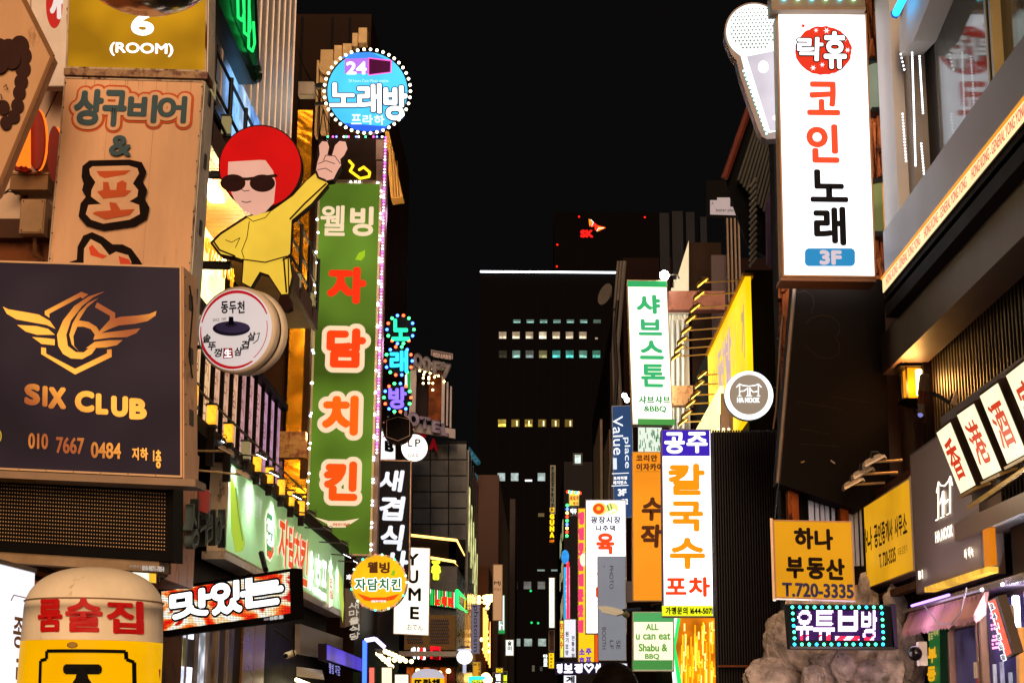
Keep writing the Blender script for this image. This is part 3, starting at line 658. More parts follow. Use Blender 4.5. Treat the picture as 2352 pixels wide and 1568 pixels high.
# ---------------------------------------------------------------- terrace building
b2 = T('terrace_building', 'terraced pub building with white ribbed upper wall and slatted balcony ceiling', 'building', loc=(-4.6, 19.5, 0))
b2.add('back_wall', G().box(-9, -4.75, 19.45, 27.4, 0, 19), D('#3a2c26', .6))
for i in range(12):   # ribbed white metal boards of the upper wall
    y = 19.0+i*.515
    b2.add('wall_panel', G().frame_box(Vector((-4.1, y, 0)), Vector((0, 1, 0)), Vector((0, 0, 1)), Vector((1, 0, 0)), 0, .49, 9.2, 19, -.1, 0), D('#e4dadf', .3, .15, .12, 1.2, .05))
    b2.add('seam', G().box(-4.14, -4.085, y+.492, y+.513, 9.2, 19), D('#cfc0b8', .3, .4))
for i in range(5):
    b2.add('wall_panel', G().box(-4.7+i*.118, -4.59+i*.118, 25.2, 25.3, 9.2, 19), D('#d0a870', .35, .5, .1))
# soffit slats
z_s = 8.12
b2.add('balcony_slab', G().box(-4.72, -3.9, 17, 27.4, z_s+.03, z_s+.22), D('#4a3526', .6))
for i in range(60):
    y = 17.0+i*.173
    b2.add('ceiling_slat', G().box(-4.72, -3.95, y, y+.16, z_s-.01, z_s+.025), D('#b98a4c', .55, 0, .25))
b2.add('balcony_edge', G().box(-3.94, -3.86, 17, 27.42, z_s-.04, z_s+.3), D('#5a3a24', .5))
g = G(); 
for i in range(11): g.tube((-3.88, 17+i*1.04, z_s+.3), (-3.88, 17+i*1.04, z_s+1.25), .03)
for z in (.45, .75, 1.2): g.box(-3.91, -3.88, 17, 27.4, z_s+z, z_s+z+.03)
b2.add('railing', g, D('#141214', .4, .4))
for (px, Y, c) in ((488, 19.8, '#7ab0e8'), (500, 20.6, '#a8c8f0'), (512, 21.4, '#6a9ae0')):
    p = at(px, 270, Y); b2.add('screen', G().box(-4.07, -4.04, Y, Y+.7, 8.95, 9.9), E(c, 1.0, .4, 4))
# glowing wall sign and downlights under the balcony
b2.add('glowing_band', G().box(-4.7, -4.35, 17, 21.6, 6.75, 7.75), E('#ffe08a', 2.2, .35, 1.4))
t0 = T('glowing_letters', 'warm glowing relief letters on the bright band under the balcony', 'letters', Panel(Vector((-4.34, 17.2, 7.7)), Vector((-4.34, 21.4, 7.7)), Vector((-4.34, 17.2, 6.8))))
for i, ch in enumerate('이자카야'): t0.txt(ch, 462+i*17, 545+i*22, 476+i*17, 595+i*20, E('#f0a020', 1.0), .05, 'letter', off=.04, ext=.03)
for (x, y) in ((482, 519), (495, 470), (545, 625), (470, 480)):
    c = atX(x, y, -4.2); g = G().box(c.x-.09, c.x+.09, c.y-.12, c.y+.12, z_s-.05, z_s-.015)
    b2.add('downlight', g, E('#fff0c8', 22))
    l_ = bpy.data.lights.new('downlight_lamp', 'POINT'); l_.energy = 42; l_.color = (1, .78, .38); l_.shadow_soft_size = .15; lo = bpy.data.objects.new('lamp_or_fill_light', l_); COL.objects.link(lo); lo.parent = b2.e; lo.location = Vector((c.x+.05, c.y, z_s-.45))-b2.loc
# window posters under the band
FR = D('#120c0a', .5)
ws = 'BAR 하이볼 칵테일 위스키 맥주 안주 생맥주'
for i in range(15):
    y = 17.3+i*.66; x = -4.35
    pn_ = Panel(Vector((x, y, 6.62)), Vector((x, y+.62, 6.62)), Vector((x, y, 5.0)))
    t = None
    b2.add('window_frame', G().box(-4.5, -4.36, y-.02, y+.055, 4.95, 6.7), FR)
    col = ['#e8b880', '#ecbc88', '#dca888', '#c89498', '#b888a8'][min(4, i//3)]
    po = b2.add('poster_blind', G().box(-4.44, -4.4, y+.08, y+.58, 5.0, 6.62), E(col, .82, .2, 1.5))
    q = G()
    for j in range(4): 
        nv, nf = glyph('바다김치'[(i+j) % 4]); q.add([Vector((-4.396, y+.2+a*.26, 5.2+j*.34+b*.26)) for a, b in nv], nf)
    b2.add('poster_lettering', q, D('#c06a4a'), po)
b2.add('window_head', G().box(-4.5, -4.3, 17, 27.3, 6.64, 6.74), FR)
# lower terrace rail with lanterns
b2.add('lower_slab', G().box(-4.74, -3.92, 17, 34, 4.75, 4.93), D('#2a1e18', .6))
g = G()
g.box(-3.92, -3.90, 17, 27, 5.2, 5.22)
b2.add('lower_railing', g, D('#2c211c', .5, .3))
def lantern(px, py, Y, lit, lab, X=-3.9):
    c = atX(px, py, X)
    t = T('post_lantern', lab, 'lantern', loc=(c.x, c.y, c.z-.6), group='small square lanterns on the terrace rail posts')
    s_ = .052
    t.add('post', G().box(c.x-.045, c.x+.045, c.y-.045, c.y+.045, c.z-(.62 if c.y < 20.5 else .3), c.z-.17), D('#231a16', .5))
    t.add('shade', G().box(c.x-s_, c.x+s_, c.y-s_, c.y+s_, c.z-.13, c.z+.1), E('#ffa828', 1.35, .3, 9) if lit else E('#a09060', .6))
    t.add('cap', G().box(c.x-s_-.012, c.x+s_+.012, c.y-s_-.012, c.y+s_+.012, c.z+.102, c.z+.125), IRON); t.add('base_plate', G().box(c.x-s_-.012, c.x+s_+.012, c.y-s_-.012, c.y+s_+.012, c.z-.165, c.z-.132), IRON)
od = ['first', 'second', 'third', 'fourth', 'fifth', 'sixth', 'seventh', 'eighth', 'ninth', 'tenth', 'eleventh']
for i, (x, y, l) in enumerate(((443, 905, 1), (487, 951, 1), (525, 993, 1), (564, 1032, 0), (591, 1062, 1), (619, 1090, 1), (646, 1117, 1), (668, 1143, 1), (692, 1165, 1))):
    lantern(x, y, 0, l, ('glowing amber' if l else 'unlit cream')+' square lantern on the lower terrace rail, '+od[i]+' from the near end')
for i, (x, y) in enumerate(((484, 208), (520, 288), (684, 644), (713, 687))):
    lantern(x, y, 0, 0, 'dim square lantern on the upper balcony rail, '+od[i]+' from the near end')
# green neon sign frame
pn = quadX((505, -60), (594, 40), (505, 25), -3.75)
P = [atX(x, y, -3.75) for x, y in ((497, -80), (588, -40), (597, 150), (594, 190), (583, 195), (495, -10))]
t = T('neon_sign', 'green neon sign in a dark frame on the white ribbed wall', 'sign', pn)
t.add('frame', G().prism(P, Vector((-.2, 0, 0))), D('#143a26', .3, .4))
P2 = [atX(x, y, -3.74) for x, y in ((520, -80), (582, -50), (590, 150), (583, 150), (535, 30))]
t.add('inner_panel', G().prism(P2, Vector((-.02, 0, 0))), E('#0a4a20', .5, .6, 1.0))
for k_, (a, b) in enumerate((((545, -60), (556, 40)), ((560, -60), (570, 75)), ((573, -50), (580, 110)))):
    g = G(); pts = [atX(a[0], a[1], -3.7), atX(b[0]-9, b[1], -3.7), atX(b[0], b[1]+8, -3.7), atX(b[0]+5, b[1]-10, -3.7), atX(b[0]+2, b[1]-60, -3.7)]
    t.add('neon_tube', G().path(pts, .018), E('#20d860', 1.6))
t.add('scroll', G().path([atX(x, y, -3.72) for x, y in circ(594, 170, 4, 16, 10)], .03), D('#1c3a2c', .3, .5))

# ---------------------------------------------------------------- fried chicken shop: fascia sign
pn = Panel(atX(525, 1045, -4.0), atX(790, 1300, -4.0), atX(525, 1270, -4.0))
zt, zb = atX(525, 1045, -4).z, atX(525, 1269, -4).z
ya, yb = atX(525, 1100, -4).y, atX(790, 1300, -4).y
pn = Panel(Vector((-4, ya, zt)), Vector((-4, yb, zt)), Vector((-4, ya, zb)))
t = T('shop_fascia_sign', 'long green fascia sign of the fried chicken shop under a row of floodlights', 'sign', pn)
t.box('housing', 0, pn.W, 0, pn.H, -.24, 0, D('#d8c0a0', .5, 0, .2, 2, .1, .3, .5)); t.box('face', .02, pn.W-.02, .02, pn.H-.02, .001, .006, E('#7a9c6c', .5, .35, .5, dif=1.8))
t.box('top_trim', 0, pn.W, -.03, -.002, -.25, .02, D('#3a3028'))
t.poly([(527, 1110), (532, 1092), (548, 1150), (553, 1200), (562, 1245), (556, 1265), (540, 1268), (530, 1220)], E('#a8c430', .8), 'leaf_print'); t.stroke([(540, 1120), (546, 1180), (556, 1240)], 2.5, E('#5c8a50', .7))
t.poly([(776, 1310), (785, 1330), (789, 1390), (786, 1430), (780, 1380)], E('#b8d040', .8), 'leaf_print')
OW = E('#f4e6d0', 1.0); OO = E('#e04812', .95); GG = E('#3a8a4a', .8)
t.txt('자연을 생각하는 건강한 치킨', 553, 1128, 600, 1180, E('#e0ead8', .8), .02)
t.poly([(611, 1170), (625, 1180), (628, 1270), (618, 1290), (608, 1280), (606, 1190)], OW); t.poly([(612, 1176), (623, 1185), (626, 1268), (618, 1284), (610, 1274), (609, 1192)], GG); t.vtxt('웰빙', 609, 1190, 625, 1255, WHT, .05, gap=.08); t.poly([(610, 1262), (618, 1268), (624, 1250), (622, 1278), (614, 1282)], OO)
bx = (('자', 635, 1188, 657, 1300), ('담', 657, 1206, 672, 1305), ('치', 671, 1222, 686, 1320), ('킨', 685, 1234, 702, 1345))
for st, a, b, c, d in bx: t.txt(st, a, b, c, d, OW, .04, grow=2.2)
for st, a, b, c, d in bx: t.txt(st, a, b, c, d, OO, .04)
t.txt('&', 703, 1263, 716, 1358, WHT, .05); t.txt('호', 717, 1270, 732, 1368, WHT, .05); t.txt('프', 732, 1286, 745, 1378, WHT, .05)
t.poly([(754, 1302), (759, 1330), (758, 1390), (749, 1395), (750, 1330)], OW); t.vtxt('안심', 751, 1325, 758, 1375, OO, .03)
t.box('drip_edge', 0, pn.W, pn.H+.003, pn.H+.1, -.3, -.0, D('#b0a090', .4, .4, .3, 3, .2, .3))
ch = building('chicken_shop', 'dark shop building under the green fascia sign', -9, -4.42, 15.2, 34.2, 4.7, D('#1c1512', .5, 0, .3))
# floodlights over the fascia: arm from the sign top, head over the street
def flood(tip, root, lab, lit, dirn, group, size=.16, body='#2a2622', col='#ffffff', power=26, spot=0, ln=None):
    tip = Vector(tip); root = Vector(root); t = T('floodlight', lab, 'floodlight', loc=root, group=group)
    t.add('arm', G().path([root, root+(tip-root)*.97], max(.012, .014*size/.16)), D('#3a3430', .4, .5) if body == '#2a2622' else D('#b89868', .4, .3))
    d = Vector(dirn).normalized(); side = Vector((0, 1, 0)); up = d.cross(side).normalized(); o = tip
    n_ = d  # light points along d
    ax = up
    g = G(); rg = [(1.0, 1.0, .12), (1.0, 1.0, -.05), (.72, .8, -.34), (.4, .5, -.46)]
    for fu, fv, dd in rg: g.v += [o+side*(size*.62*fu*su)+ax*(size*fv*sv)+n_*(size*dd) for su, sv in ((-1, -1), (1, -1), (1, 1), (-1, 1))]
    g.f = [(0, 1, 2, 3), (12, 15, 14, 13)]+[(4*j+i, 4*j+4+i, 4*j+4+(i+1) % 4, 4*j+(i+1) % 4) for j in range(3) for i in range(4)]
    t.add('head', g, D(body, .4, .3)); t.add('visor', G().frame_box(o, side, ax, n_, -size*.66, size*.66, size*.98, size*1.05, -size*.1, size*.3), D(body, .4, .3)); t.add('lead', G().path([o-n_*size*.46, o-n_*size*.9+ax*size*.4, o-n_*size*.6+ax*size*.9, root.lerp(o, .7)], size*.07, 4), IRON)
    t.add('bracket', G().frame_box(o, side, ax, n_, -size*.7, size*.7, -size*.12, size*.12, -size*.45, -size*.33), IRON)
    t.add('lens', G().frame_box(o, side, ax, n_, -size*.52, size*.52, -size*.85, size*.85, size*.13, size*.15), E(col, power) if lit else D('#8a8a84', .2))
    if lit and spot:
        l_ = bpy.data.lights.new('floodlight_lamp', 'SPOT'); l_.energy = spot; l_.spot_size = R(120); l_.spot_blend = .8; l_.shadow_soft_size = .08; l_.color = lin(col)[:3]
        lo = bpy.data.objects.new('lamp_or_fill_light', l_); COL.objects.link(lo); lo.parent = t.e; lo.location = o+n_*size*.2-t.loc; lo.rotation_euler = d.to_track_quat('-Z', 'Y').to_euler()
    return t
GF = 'floodlights above the green fascia sign'
for i, (x, y, lit, body) in enumerate(((432, 948, 1, '#2a2622'), (505, 1008, 1, '#2a2622'), (520, 1036, 0, '#c8b49a'), (602, 1047, 1, '#2a2622'), (558, 1090, 0, '#c8b49a'), (631, 1088, 1, '#2a2622'), (683, 1140, 1, '#2a2622'), (715, 1178, 0, '#2a2622'), (752, 1214, 0, '#2a2622'), (790, 1247, 0, '#2a2622'), (798, 1275, 1, '#2a2622'), (820, 1290, 1, '#2a2622'))):
    xr = (y-1045)/.962+525; Y = 4*3724/(1240-xr); tip = at(x, y, Y)
    if i in (2, 4): Y = 15.6+i*.6; tip = at(x, y, Y); root = at(385 if i == 2 else 440, y-3 if i == 2 else y-12, Y)
    else: root = Vector((-4.1, Y, tip.z+.03))
    flood(tip, root, ('unlit cream' if i in (2, 4) else 'lit black' if lit else 'unlit black')+' floodlight over the green fascia sign, '+(od+['twelfth'])[i]+' from near end', lit, (-.45, 0, -.9), GF, .085, body, '#eaf4ff', 14, 120 if lit else 0)
# shopfront glazing, metal plates, lower signs
MU = D('#8a7a6c', .35, .6)
for i in range(9):
    y = 17.6+i*.68
    ch.add('mullion', G().box(-4.42, -4.355, y, y+.09, .2, 2.95), MU)
    pane = ch.add('pane', G().box(-4.41, -4.39, y+.1, y+.67, .2, 2.95), E(['#c8b8a0', '#f04010', '#e8e0d8', '#b0c080', '#38302a', '#cfd4e0', '#5a4028', '#2a1e18', '#4a3220'][i], [.9, .9, 1.1, .6, .3, .8, .4, .2, .3][i], .7, 3))
for z, hh in ((1.9, .25), (2.5, .14)):
    ch.add('interior_lightbox', G().box(-4.385, -4.365, 17.8, 20.8, z, z+hh), E('#dfe6ff', 1.3, .6, 5))
for i in range(2): ch.add('metal_plate', G().box(-4.415, -4.38, 24.4+i*1.0, 25.36+i*1.0, 1.0, 3.3), D('#8a6038', .28, .85, .4, 1.2, .1))
pn = quadX((737, 1443), (826, 1478), (737, 1476), -4.1)
t = T('shop_board', 'grey ribbed board over the violet shop sign, left pavement', 'sign', Panel(atX(690, 1432, -4.3), atX(822, 1476, -4.3), atX(690, 1500, -4.3)))
t.box('board', 0, t.pn.W, 0, t.pn.H, -.1, 0, D('#a09088', .4, .4))
pn = quadX((749, 1477), (832, 1511), (749, 1515), -3.9)
t = sign('shop_sign', 'violet lit shop sign low on the left below the green fascia', 'sign', pn, .15, E('#3a2a9a', 1.2, .5, .6), D('#2a2030'), .01)
t.txt('웰빙 자담', 754, 1488, 780, 1512, E('#a0a0ff', .9), .02); t.txt('본점', 818, 1515, 830, 1540, E('#e8e8ff', 1.4), .03)
t = T('neon_strip', 'blue neon tube framing the shop corner left of the street', 'neon light', loc=at(830, 1560, 31))
t.add('blue_tube', G().path([at(837, 1568, 31), at(838, 1470, 31)], .045), E('#2848ff', 5)); t.add('white_tube', G().path([at(838, 1470, 31), at(862, 1466, 31), at(884, 1486, 31)], .04), E('#c8b8ff', 3))
t = T('awning', 'small cream awning over a lit window below the green fascia', 'awning', loc=atX(700, 1540, -4.2))
t.add('canopy', G().quad(atX(681, 1530, -4.2), atX(740, 1538, -4.2), atX(745, 1560, -3.7), atX(681, 1552, -3.7)), D('#d8c8b0')); t.add('tube_light', G().path([atX(681, 1560, -4.1), atX(745, 1585, -4.1)], .035), E('#fff0b8', 6))
t = T('security_camera', 'small cream bullet camera on the dark wall under the green fascia', 'camera', loc=at(660, 1500, 24))
t.add('body', G().tube(at(657, 1505, 24), at(674, 1499, 24.2), .045, .05, 12), D('#d8c8a8')); t.add('lens', G().tube(at(655.6, 1505.5, 23.98), at(656.8, 1505, 24), .035), BLK); t.add('cable', G().path([at(631, 1445, 24), at(670, 1475, 24), at(680, 1520, 24)], .012), IRON)
# ---------------------------------------------------------------- tall green vertical sign
pn = quadP((732, 417), (877, 419), (703, 1268), 33.6)
pn = Panel(at(732, 417, 33.6), at(877, 419, 33.6), at(701, 1262, 33.6))
t = T('vertical_sign', 'tall green vertical sign of the fried chicken shop edged with white lamps', 'sign', pn)
wgt = 1
t.box('housing', 0, pn.W, 0, pn.H+.1, -.35, 0, D('#c0a888', .5, 0, .3)); t.box('face', .04, pn.W-.04, .04, pn.H+.06, .001, .008, E('#5c7c24', .8, .6, .35))
t.box('frame', 0, .045, 0, pn.H+.1, .001, .03, D('#d8cfa0', .5)); t.box('frame', pn.W-.045, pn.W, 0, pn.H+.1, .001, .03, D('#d8cfa0', .5)); t.box('frame', 0, pn.W, -.04, -.002, .001, .03, D('#b09880'))
t.add('purple_side', G().frame_box(pn.O, pn.U, pn.V, pn.N, pn.W+.003, pn.W+.1, -.8, pn.H+.1, -.36, -.02), D('#8a7068', .5))
CW = E('#f4d8b0', .85); 
bx = (('자', 748, 612, 839, 697, '#e83010'), ('담', 745, 753, 836, 844, '#f04010'), ('치', 733, 907, 817, 999, '#f86010'), ('킨', 735, 1058, 814, 1149, '#e85010'))
for st, a, b, c, d, h in bx: t.txt(st, a, b, c, d, CW, .06, grow=11)
for st, a, b, c, d, h in bx: t.txt(st, a, b, c, d, E(h, .95), .06)
t.txt('웰', 735, 472, 792, 542, CW, .022); t.txt('빙', 803, 474, 857, 542, CW, .035)
t.poly([(816, 597), (824, 582), (839, 575), (838, 590), (830, 599)], E('#9ac020', .9), 'leaf_print')
t.poly([(722, 1187), (755, 1196), (790, 1196), (826, 1190), (806, 1203), (795, 1205), (795, 1211), (755, 1211), (752, 1203)], CW); t.txt('자연을 담아 더 착한 치킨', 755, 1200, 794, 1207, E('#d04010', .8), .03)
LW = E('#e8f4ff', 14, samp=False)
def line(a, b, n): return [(a[0]+(b[0]-a[0])*i/(n-1), a[1]+(b[1]-a[1])*i/(n-1)) for i in range(n)]
t.bulbs(line((729, 505), (703, 1255), 11), .028, [LW], 'white_lamp'); t.bulbs(line((731, 535), (705, 1225), 11), .024, [LW], 'white_lamp')
t.bulbs(line((876, 440), (852, 1262), 17), .024, [LW], 'white_lamp'); t.bulbs(line((875.6, 452), (852.6, 1250), 17), .024, [LW], 'white_lamp'); t.bulbs([(817, 418), (806, 418), (868, 420), (826, 418)], .02, [LW], 'white_lamp')
PU = [E('#d040ff', 7, samp=False), E('#ff60c0', 7, samp=False), E('#f0b0ff', 7, samp=False), E('#ffffff', 7, samp=False)]
t.bulbs(line((886, 318), (866, 1040), 100), .021, PU, 'coloured_lamp', .06)
for (x, y, c_, e_) in ((716, 700, (1, .72, .35), 150), (700, 1000, (1, .68, .3), 170), (726, 560, (1, .72, .35), 110), (890, 500, (1, .5, .9), 25), (884, 800, (1, .5, .9), 25)):  # warm points added to brighten the gold column, pink ones for the coloured lamps
    l_ = bpy.data.lights.new('strip_fill', 'POINT'); l_.energy = e_; l_.color = c_; l_.shadow_soft_size = .25; lo = bpy.data.objects.new('lamp_or_fill_light', l_); COL.objects.link(lo); lo.parent = t.e; lo.location = at(x-6 if x < 800 else x+6, y, 34.4)-t.loc
t = T('sign_bracket', 'rusty boxed bracket holding the tall green vertical sign to the wall', 'bracket', quadP((594, 990), (702, 990), (594, 1050), 33.9))
t.box('box', 0, t.pn.W, 0, t.pn.H, -.3, 0, D('#d8a050', .45, .1, .3, 2.2, .2, .5, 1, 0, '#8a4010'))
# marble box above
pn = quadP((752, 316), (884, 316), (750, 418), 34.3)
t = T('sign_box', 'dark marbled sign box with a yellow neon numeral above the tall green sign', 'sign', pn)
t.box('housing', 0, pn.W, 0, pn.H, -.3, 0, D('#3a2c28', .4, 0, .5, 1.2)); t.pbox('end_panel', 864, 320, 882, 365, .001, .01, D('#c8a8a0', .5)); t.pbox('end_panel', 864, 369, 882, 418, .001, .01, D('#c0a098', .5))
t.stroke([(803, 372), (812, 382), (805, 395), (828, 412), (848, 408), (850, 398), (836, 386), (826, 392)], 6, E('#ffd020', 1.6), 'neon_numeral', off=.06)
t.bulbs([(x, 315) for x in (753, 765, 773, 790, 796, 801, 818, 824, 840, 858, 866, 878)], .022, [E('#40ff90', 6), E('#ff40a0', 6), E('#6080ff', 6), E('#fff', 6)], 'coloured_lamp'); t.stroke([(752, 325), (752, 335)], 3, LW, 'white_lamp')
# ---------------------------------------------------------------- round blue karaoke sign
pn = quadP((743, 113), (943, 113), (743, 307), 31)
t = T('round_sign', 'round light blue karaoke sign ringed with warm bulbs', 'sign', pn)
cx, cy = 844, 211
c = pn.pt(cx, cy); r_ = 97*31/3724*1.02
t.add('drum', G().tube(c, c-pn.N*.3, r_, n=56), D('#4a4650', .3, .6)); t.ell(cx, cy, 95, 94, D('#10162a', .5), 'rim', 56, off=.003)
t.ell(cx, cy, 92, 90, E('#48c0f8', 1.12, .22, .9), 'face', 56, off=.006)
t.poly([(783, 133), (810, 122), (850, 120), (905, 146), (840, 140)], E('#3a8ae8', 1.0)); t.poly([(790, 283), (900, 292), (875, 300), (840, 303), (812, 298)], E('#2a60e0', 1.0))
t.poly([(792, 136), (846, 134), (846, 170), (792, 170)], E('#b070e0', 1.0)); t.poly([(846, 133), (900, 139), (899, 168), (846, 175)], E('#ff60d0', 1.0)); t.poly([(848, 136), (897, 142), (896, 166), (848, 172)], E('#500838', .7))
t.txt('24', 794, 140, 841, 170, E('#ffffff', 1.2), .05); t.txt('24 hours Coin Music station', 798, 180, 890, 187, E('#c8f0ff', 1.1), .02)
bx = (('노', 753, 190, 818, 246), ('래', 817, 190, 873, 259), ('방', 877, 193, 932, 273))
for st, a, b, c_, d in bx: t.txt(st, a, b, c_, d, E('#0c3a5a', .6), .035, grow=2.5)
for st, a, b, c_, d in bx: t.txt(st, a, b, c_, d, E('#ffffff', 1.6), .035)
t.htxt('프라하', 800, 262, 879, 285, E('#e0faff', 1.2), .03)
t.bulbs(circ(cx, cy, 99, 96, 42), .031, [E('#fff0c8', 5, samp=False)], d=.03)
t.add('bracket', G().path([at(720, 198, 31.2), at(748, 198, 31.2)], .06), IRON); t.add('bracket', G().path([at(722, 240, 31.2), at(752, 236, 31.2)], .04), IRON)
t = T('junction_box', 'pale junction box left of the round blue karaoke sign', 'box', loc=at(706, 225, 31.2)); p = at(706, 211, 31.2)
t.add('body', G().box(p.x-.16, p.x+.16, 31, 31.25, p.z-.14, p.z+.14), D('#b8a898')); t.add('lid', G().box(p.x-.15, p.x+.15, 30.98, 30.998, p.z-.13, p.z+.13), D('#c8b8a8'))
# ---------------------------------------------------------------- brown metal tower with gold column and cream cornice
b4 = building('metal_clad_building', 'tall dark brown metal clad building behind the green vertical sign', -12, at(846, 300, 36.2).x, 36.2, 48, at(740, 33, 36.2).z, D('#26150b', .45, 0, .5, .35, .02))
def slab(t, part, x0, y0, x1, y1, Y, th, mat):
    a = at(x0, y1, Y); b = at(x1, y0, Y); return t.add(part, G().box(a.x, b.x, Y-th, Y, a.z, b.z), mat)
slab(b4, 'gold_column', 652, 262, 722, 1200, 36.1, .25, GOLDM('#e0981c', .7, .26))
slab(b4, 'dark_pilaster', 600, -60, 640, 960, 36.0, .15, D('#241610', .3, .6)); slab(b4, 'dark_pilaster', 722, 250, 735, 1000, 36.0, .2, D('#1a100c', .4, .3))
slab(b4, 'violet_blind', 608, 1060, 650, 1250, 36.0, .05, D('#4a3a58')); slab(b4, 'gold_column', 652, 1100, 706, 1300, 35.8, .1, GOLDM('#d8a828', 1.6, .26))
for i, x in enumerate((690, 760, 800)): slab(b4, 'panel_joint', x, 40, x+1.6, 250, 36.19, .012, BLK)
CN = D('#cfae7c', .55, 0, .2)
for i, (x0, y0, x1, y1) in enumerate(((826, 76, 846, 110), (812, 88, 825, 118), (790, 112, 811, 150), (770, 116, 789, 170), (738, 126, 769, 200), (726, 150, 737, 320), (738, 201, 760, 312))):
    slab(b4, 'cornice_block', x0, y0, x1, y1, 35.9-.06*i, .3, CN)
c = at(752, 152, 35.2); b4.add('cornice_roll', G().tube(c, c+Vector((.01, .4, 0)), .2, n=20), CN)
P = [at(x, y, 36.3) for x, y in ((884, 300), (893, 302), (925, 452), (898, 456))]
b4.add('corner_pier', G().prism(P, Vector((0, .5, 0))), D('#d8a850', .5, 0, .15))
for k_ in range(3): b4.add('pier_joint', G().path([at(898+k_*7, 330+k_*20, 36.25), at(905+k_*6, 452, 36.25)], .01), D('#8a6a38'))
t = T('overhead_wires', 'thin loose wires crossing the dark tower left of the round blue sign', 'wires', loc=at(740, 330, 35))
for pts in (((668, 70), (700, 160), (742, 250), (752, 318)), ((742, 250), (735, 300), (728, 350)), ((742, 250), (758, 290), (768, 312)), ((700, 160), (735, 215), (745, 240))): t.add('wire', G().path([at(x, y, 34.8) for x, y in pts], .012), IRON)
# ---------------------------------------------------------------- karaoke LED discs
MC = [E('#30ff60', 9, samp=False), E('#3060ff', 11, samp=False), E('#ff4020', 9, samp=False)]
for i, (cx, cy, ch_, c1, nm) in enumerate(((920, 757, '노', '#28e0a0', 'top'), (916, 829, '래', '#30c8ff', 'middle'), (913, 913, '방', '#7a60ff', 'bottom'))):
    pn = quadP((cx-34, cy-34), (cx+34, cy-34), (cx-34, cy+34), 37)
    t = T('lamp_disc_sign', f'{nm} dark round sign with a glowing {["teal","cyan","violet"][i]} letter and coloured lamps', 'sign', pn, group='three dark round karaoke letter signs')
    c = pn.pt(cx, cy); t.add('disc', G().tube(c, c-pn.N*.15, .33, n=32), D('#0c1018')); 
    t.txt(ch_, cx-21, cy-24, cx+21, cy+26, E(c1, 1.7), .04, 'letter', off=.05, ext=.04)
    t.bulbs([circ(cx, cy, 31, 33, 14)[(k_*1) % 14] for k_ in range(14)], .036, MC[i:]+MC[:i])
P_ = circ(914, 985, 38, 38, 6, 30, 390)
pn = quadP((880, 950), (950, 950), (880, 1022), 38)
t = T('hexagon_sign', 'unlit black round sign with a thin hexagon outline under the karaoke discs', 'sign', pn)
c = pn.pt(914, 986); t.add('disc', G().tube(c, c-pn.N*.15, .36, n=32), D('#14100e')); t.stroke([(888, 965), (914, 957), (941, 963), (941, 1000), (914, 1012), (888, 1003), (888, 965)], 1.2, D('#a89088')); t.bulbs(circ(914, 986, 36, 37, 14), .02, [E('#d08070', .5), E('#a09088', .3)])
pn = quadP((930, 1006), (974, 1006), (930, 1050), 42)
c = at(952, 1028, 42); t = T('round_sign', 'glowing white round bar sign with thin black letters', 'sign', Panel(at(922, 998, 42), at(982, 998, 42), at(922, 1058, 42)))
t.add('drum', G().tube(c, c-t.pn.N*.25, .345, n=40), D('#888')); t.ell(952, 1028, 30, 31, E('#fff6ea', 1.6), 'face', 40, off=.003); t.txt('L', 937, 1007, 947, 1025, BLK, .03); t.txt('P', 953, 1007, 966, 1025, BLK, .03); t.txt('BAR', 937, 1041, 962, 1051, BLK)
t = T('light_box_sign', 'small white lit sign with a black letter B behind the hexagon sign', 'sign', quadP((872, 985), (907, 992), (872, 1052), 40))
t.poly([(873, 990), (881, 990), (888, 1000), (907, 1005), (907, 1053), (872, 1053)], E('#f0f0f4', 1.1), 'face', .1); t.txt('B', 876, 1008, 898, 1033, BLK, .1)
# ---------------------------------------------------------------- black brush sign, YUME, yellow round sign
pn = quadP((864, 1055), (945, 1057), (858, 1328), 36)
t = sign('vertical_sign', 'black vertical sign with white brush lettering beside the tall green sign', 'sign', pn, .25, E('#141010', .8), D('#b89a88', .5), .02)
for st, a, b, c_, d in (('새', 865, 1078, 922, 1128), ('겹', 865, 1138, 922, 1194), ('식', 866, 1203, 918, 1263), ('사', 870, 1262, 928, 1322)): t.txt(st, a, b, c_, d, E('#d8dcea', 1.1, .2, 2), .045, shear=.12)
pn = quadP((907, 1254), (988, 1258), (903, 1455), 41)
t = sign('vertical_sign', 'white vertical sign with black capital letters stacked downwards', 'sign', pn, .25, E('#fff4e0', 1.15, .08), D('#e8dcc8', .5), .015, back=True)
for st, a, b in (('Y', 1262, 1298), ('J', 1303, 1341), ('M', 1350, 1378), ('E', 1390, 1419)): pass
for st, x0, x1, b, c_ in (('Y', 932, 961, 1268, 1296), ('U', 934, 958, 1306, 1337), ('M', 933, 962, 1347, 1377), ('E', 935, 956, 1390, 1419)): t.txt(st, x0, b, x1, c_, BLK, .045)
t.txt('おでん', 927, 1430, 963, 1444, BLK, .02)
cx, cy = 870, 1337
pn = quadP((806, 1272), (934, 1272), (806, 1401), 29)
t = T('round_sign', 'yellow round sign of the fried chicken shop edged with small lamps', 'sign', pn); c = pn.pt(cx, cy)
t.add('drum', G().tube(c, c-pn.N*.22, .50, n=48), D('#a09888', .25, .8)); t.ell(cx, cy, 62, 62, E('#f6b414', 1.0, .25, 1.5), 'face', 48, off=.003)
t.htxt('웰빙', 842, 1288, 896, 1314, D('#5a3010'), .05); t.txt('자담치킨', 814, 1326, 919, 1354, WHT, .03, grow=2.5); t.txt('자담치킨', 814, 1326, 919, 1354, E('#2a7a40', .7), .035)
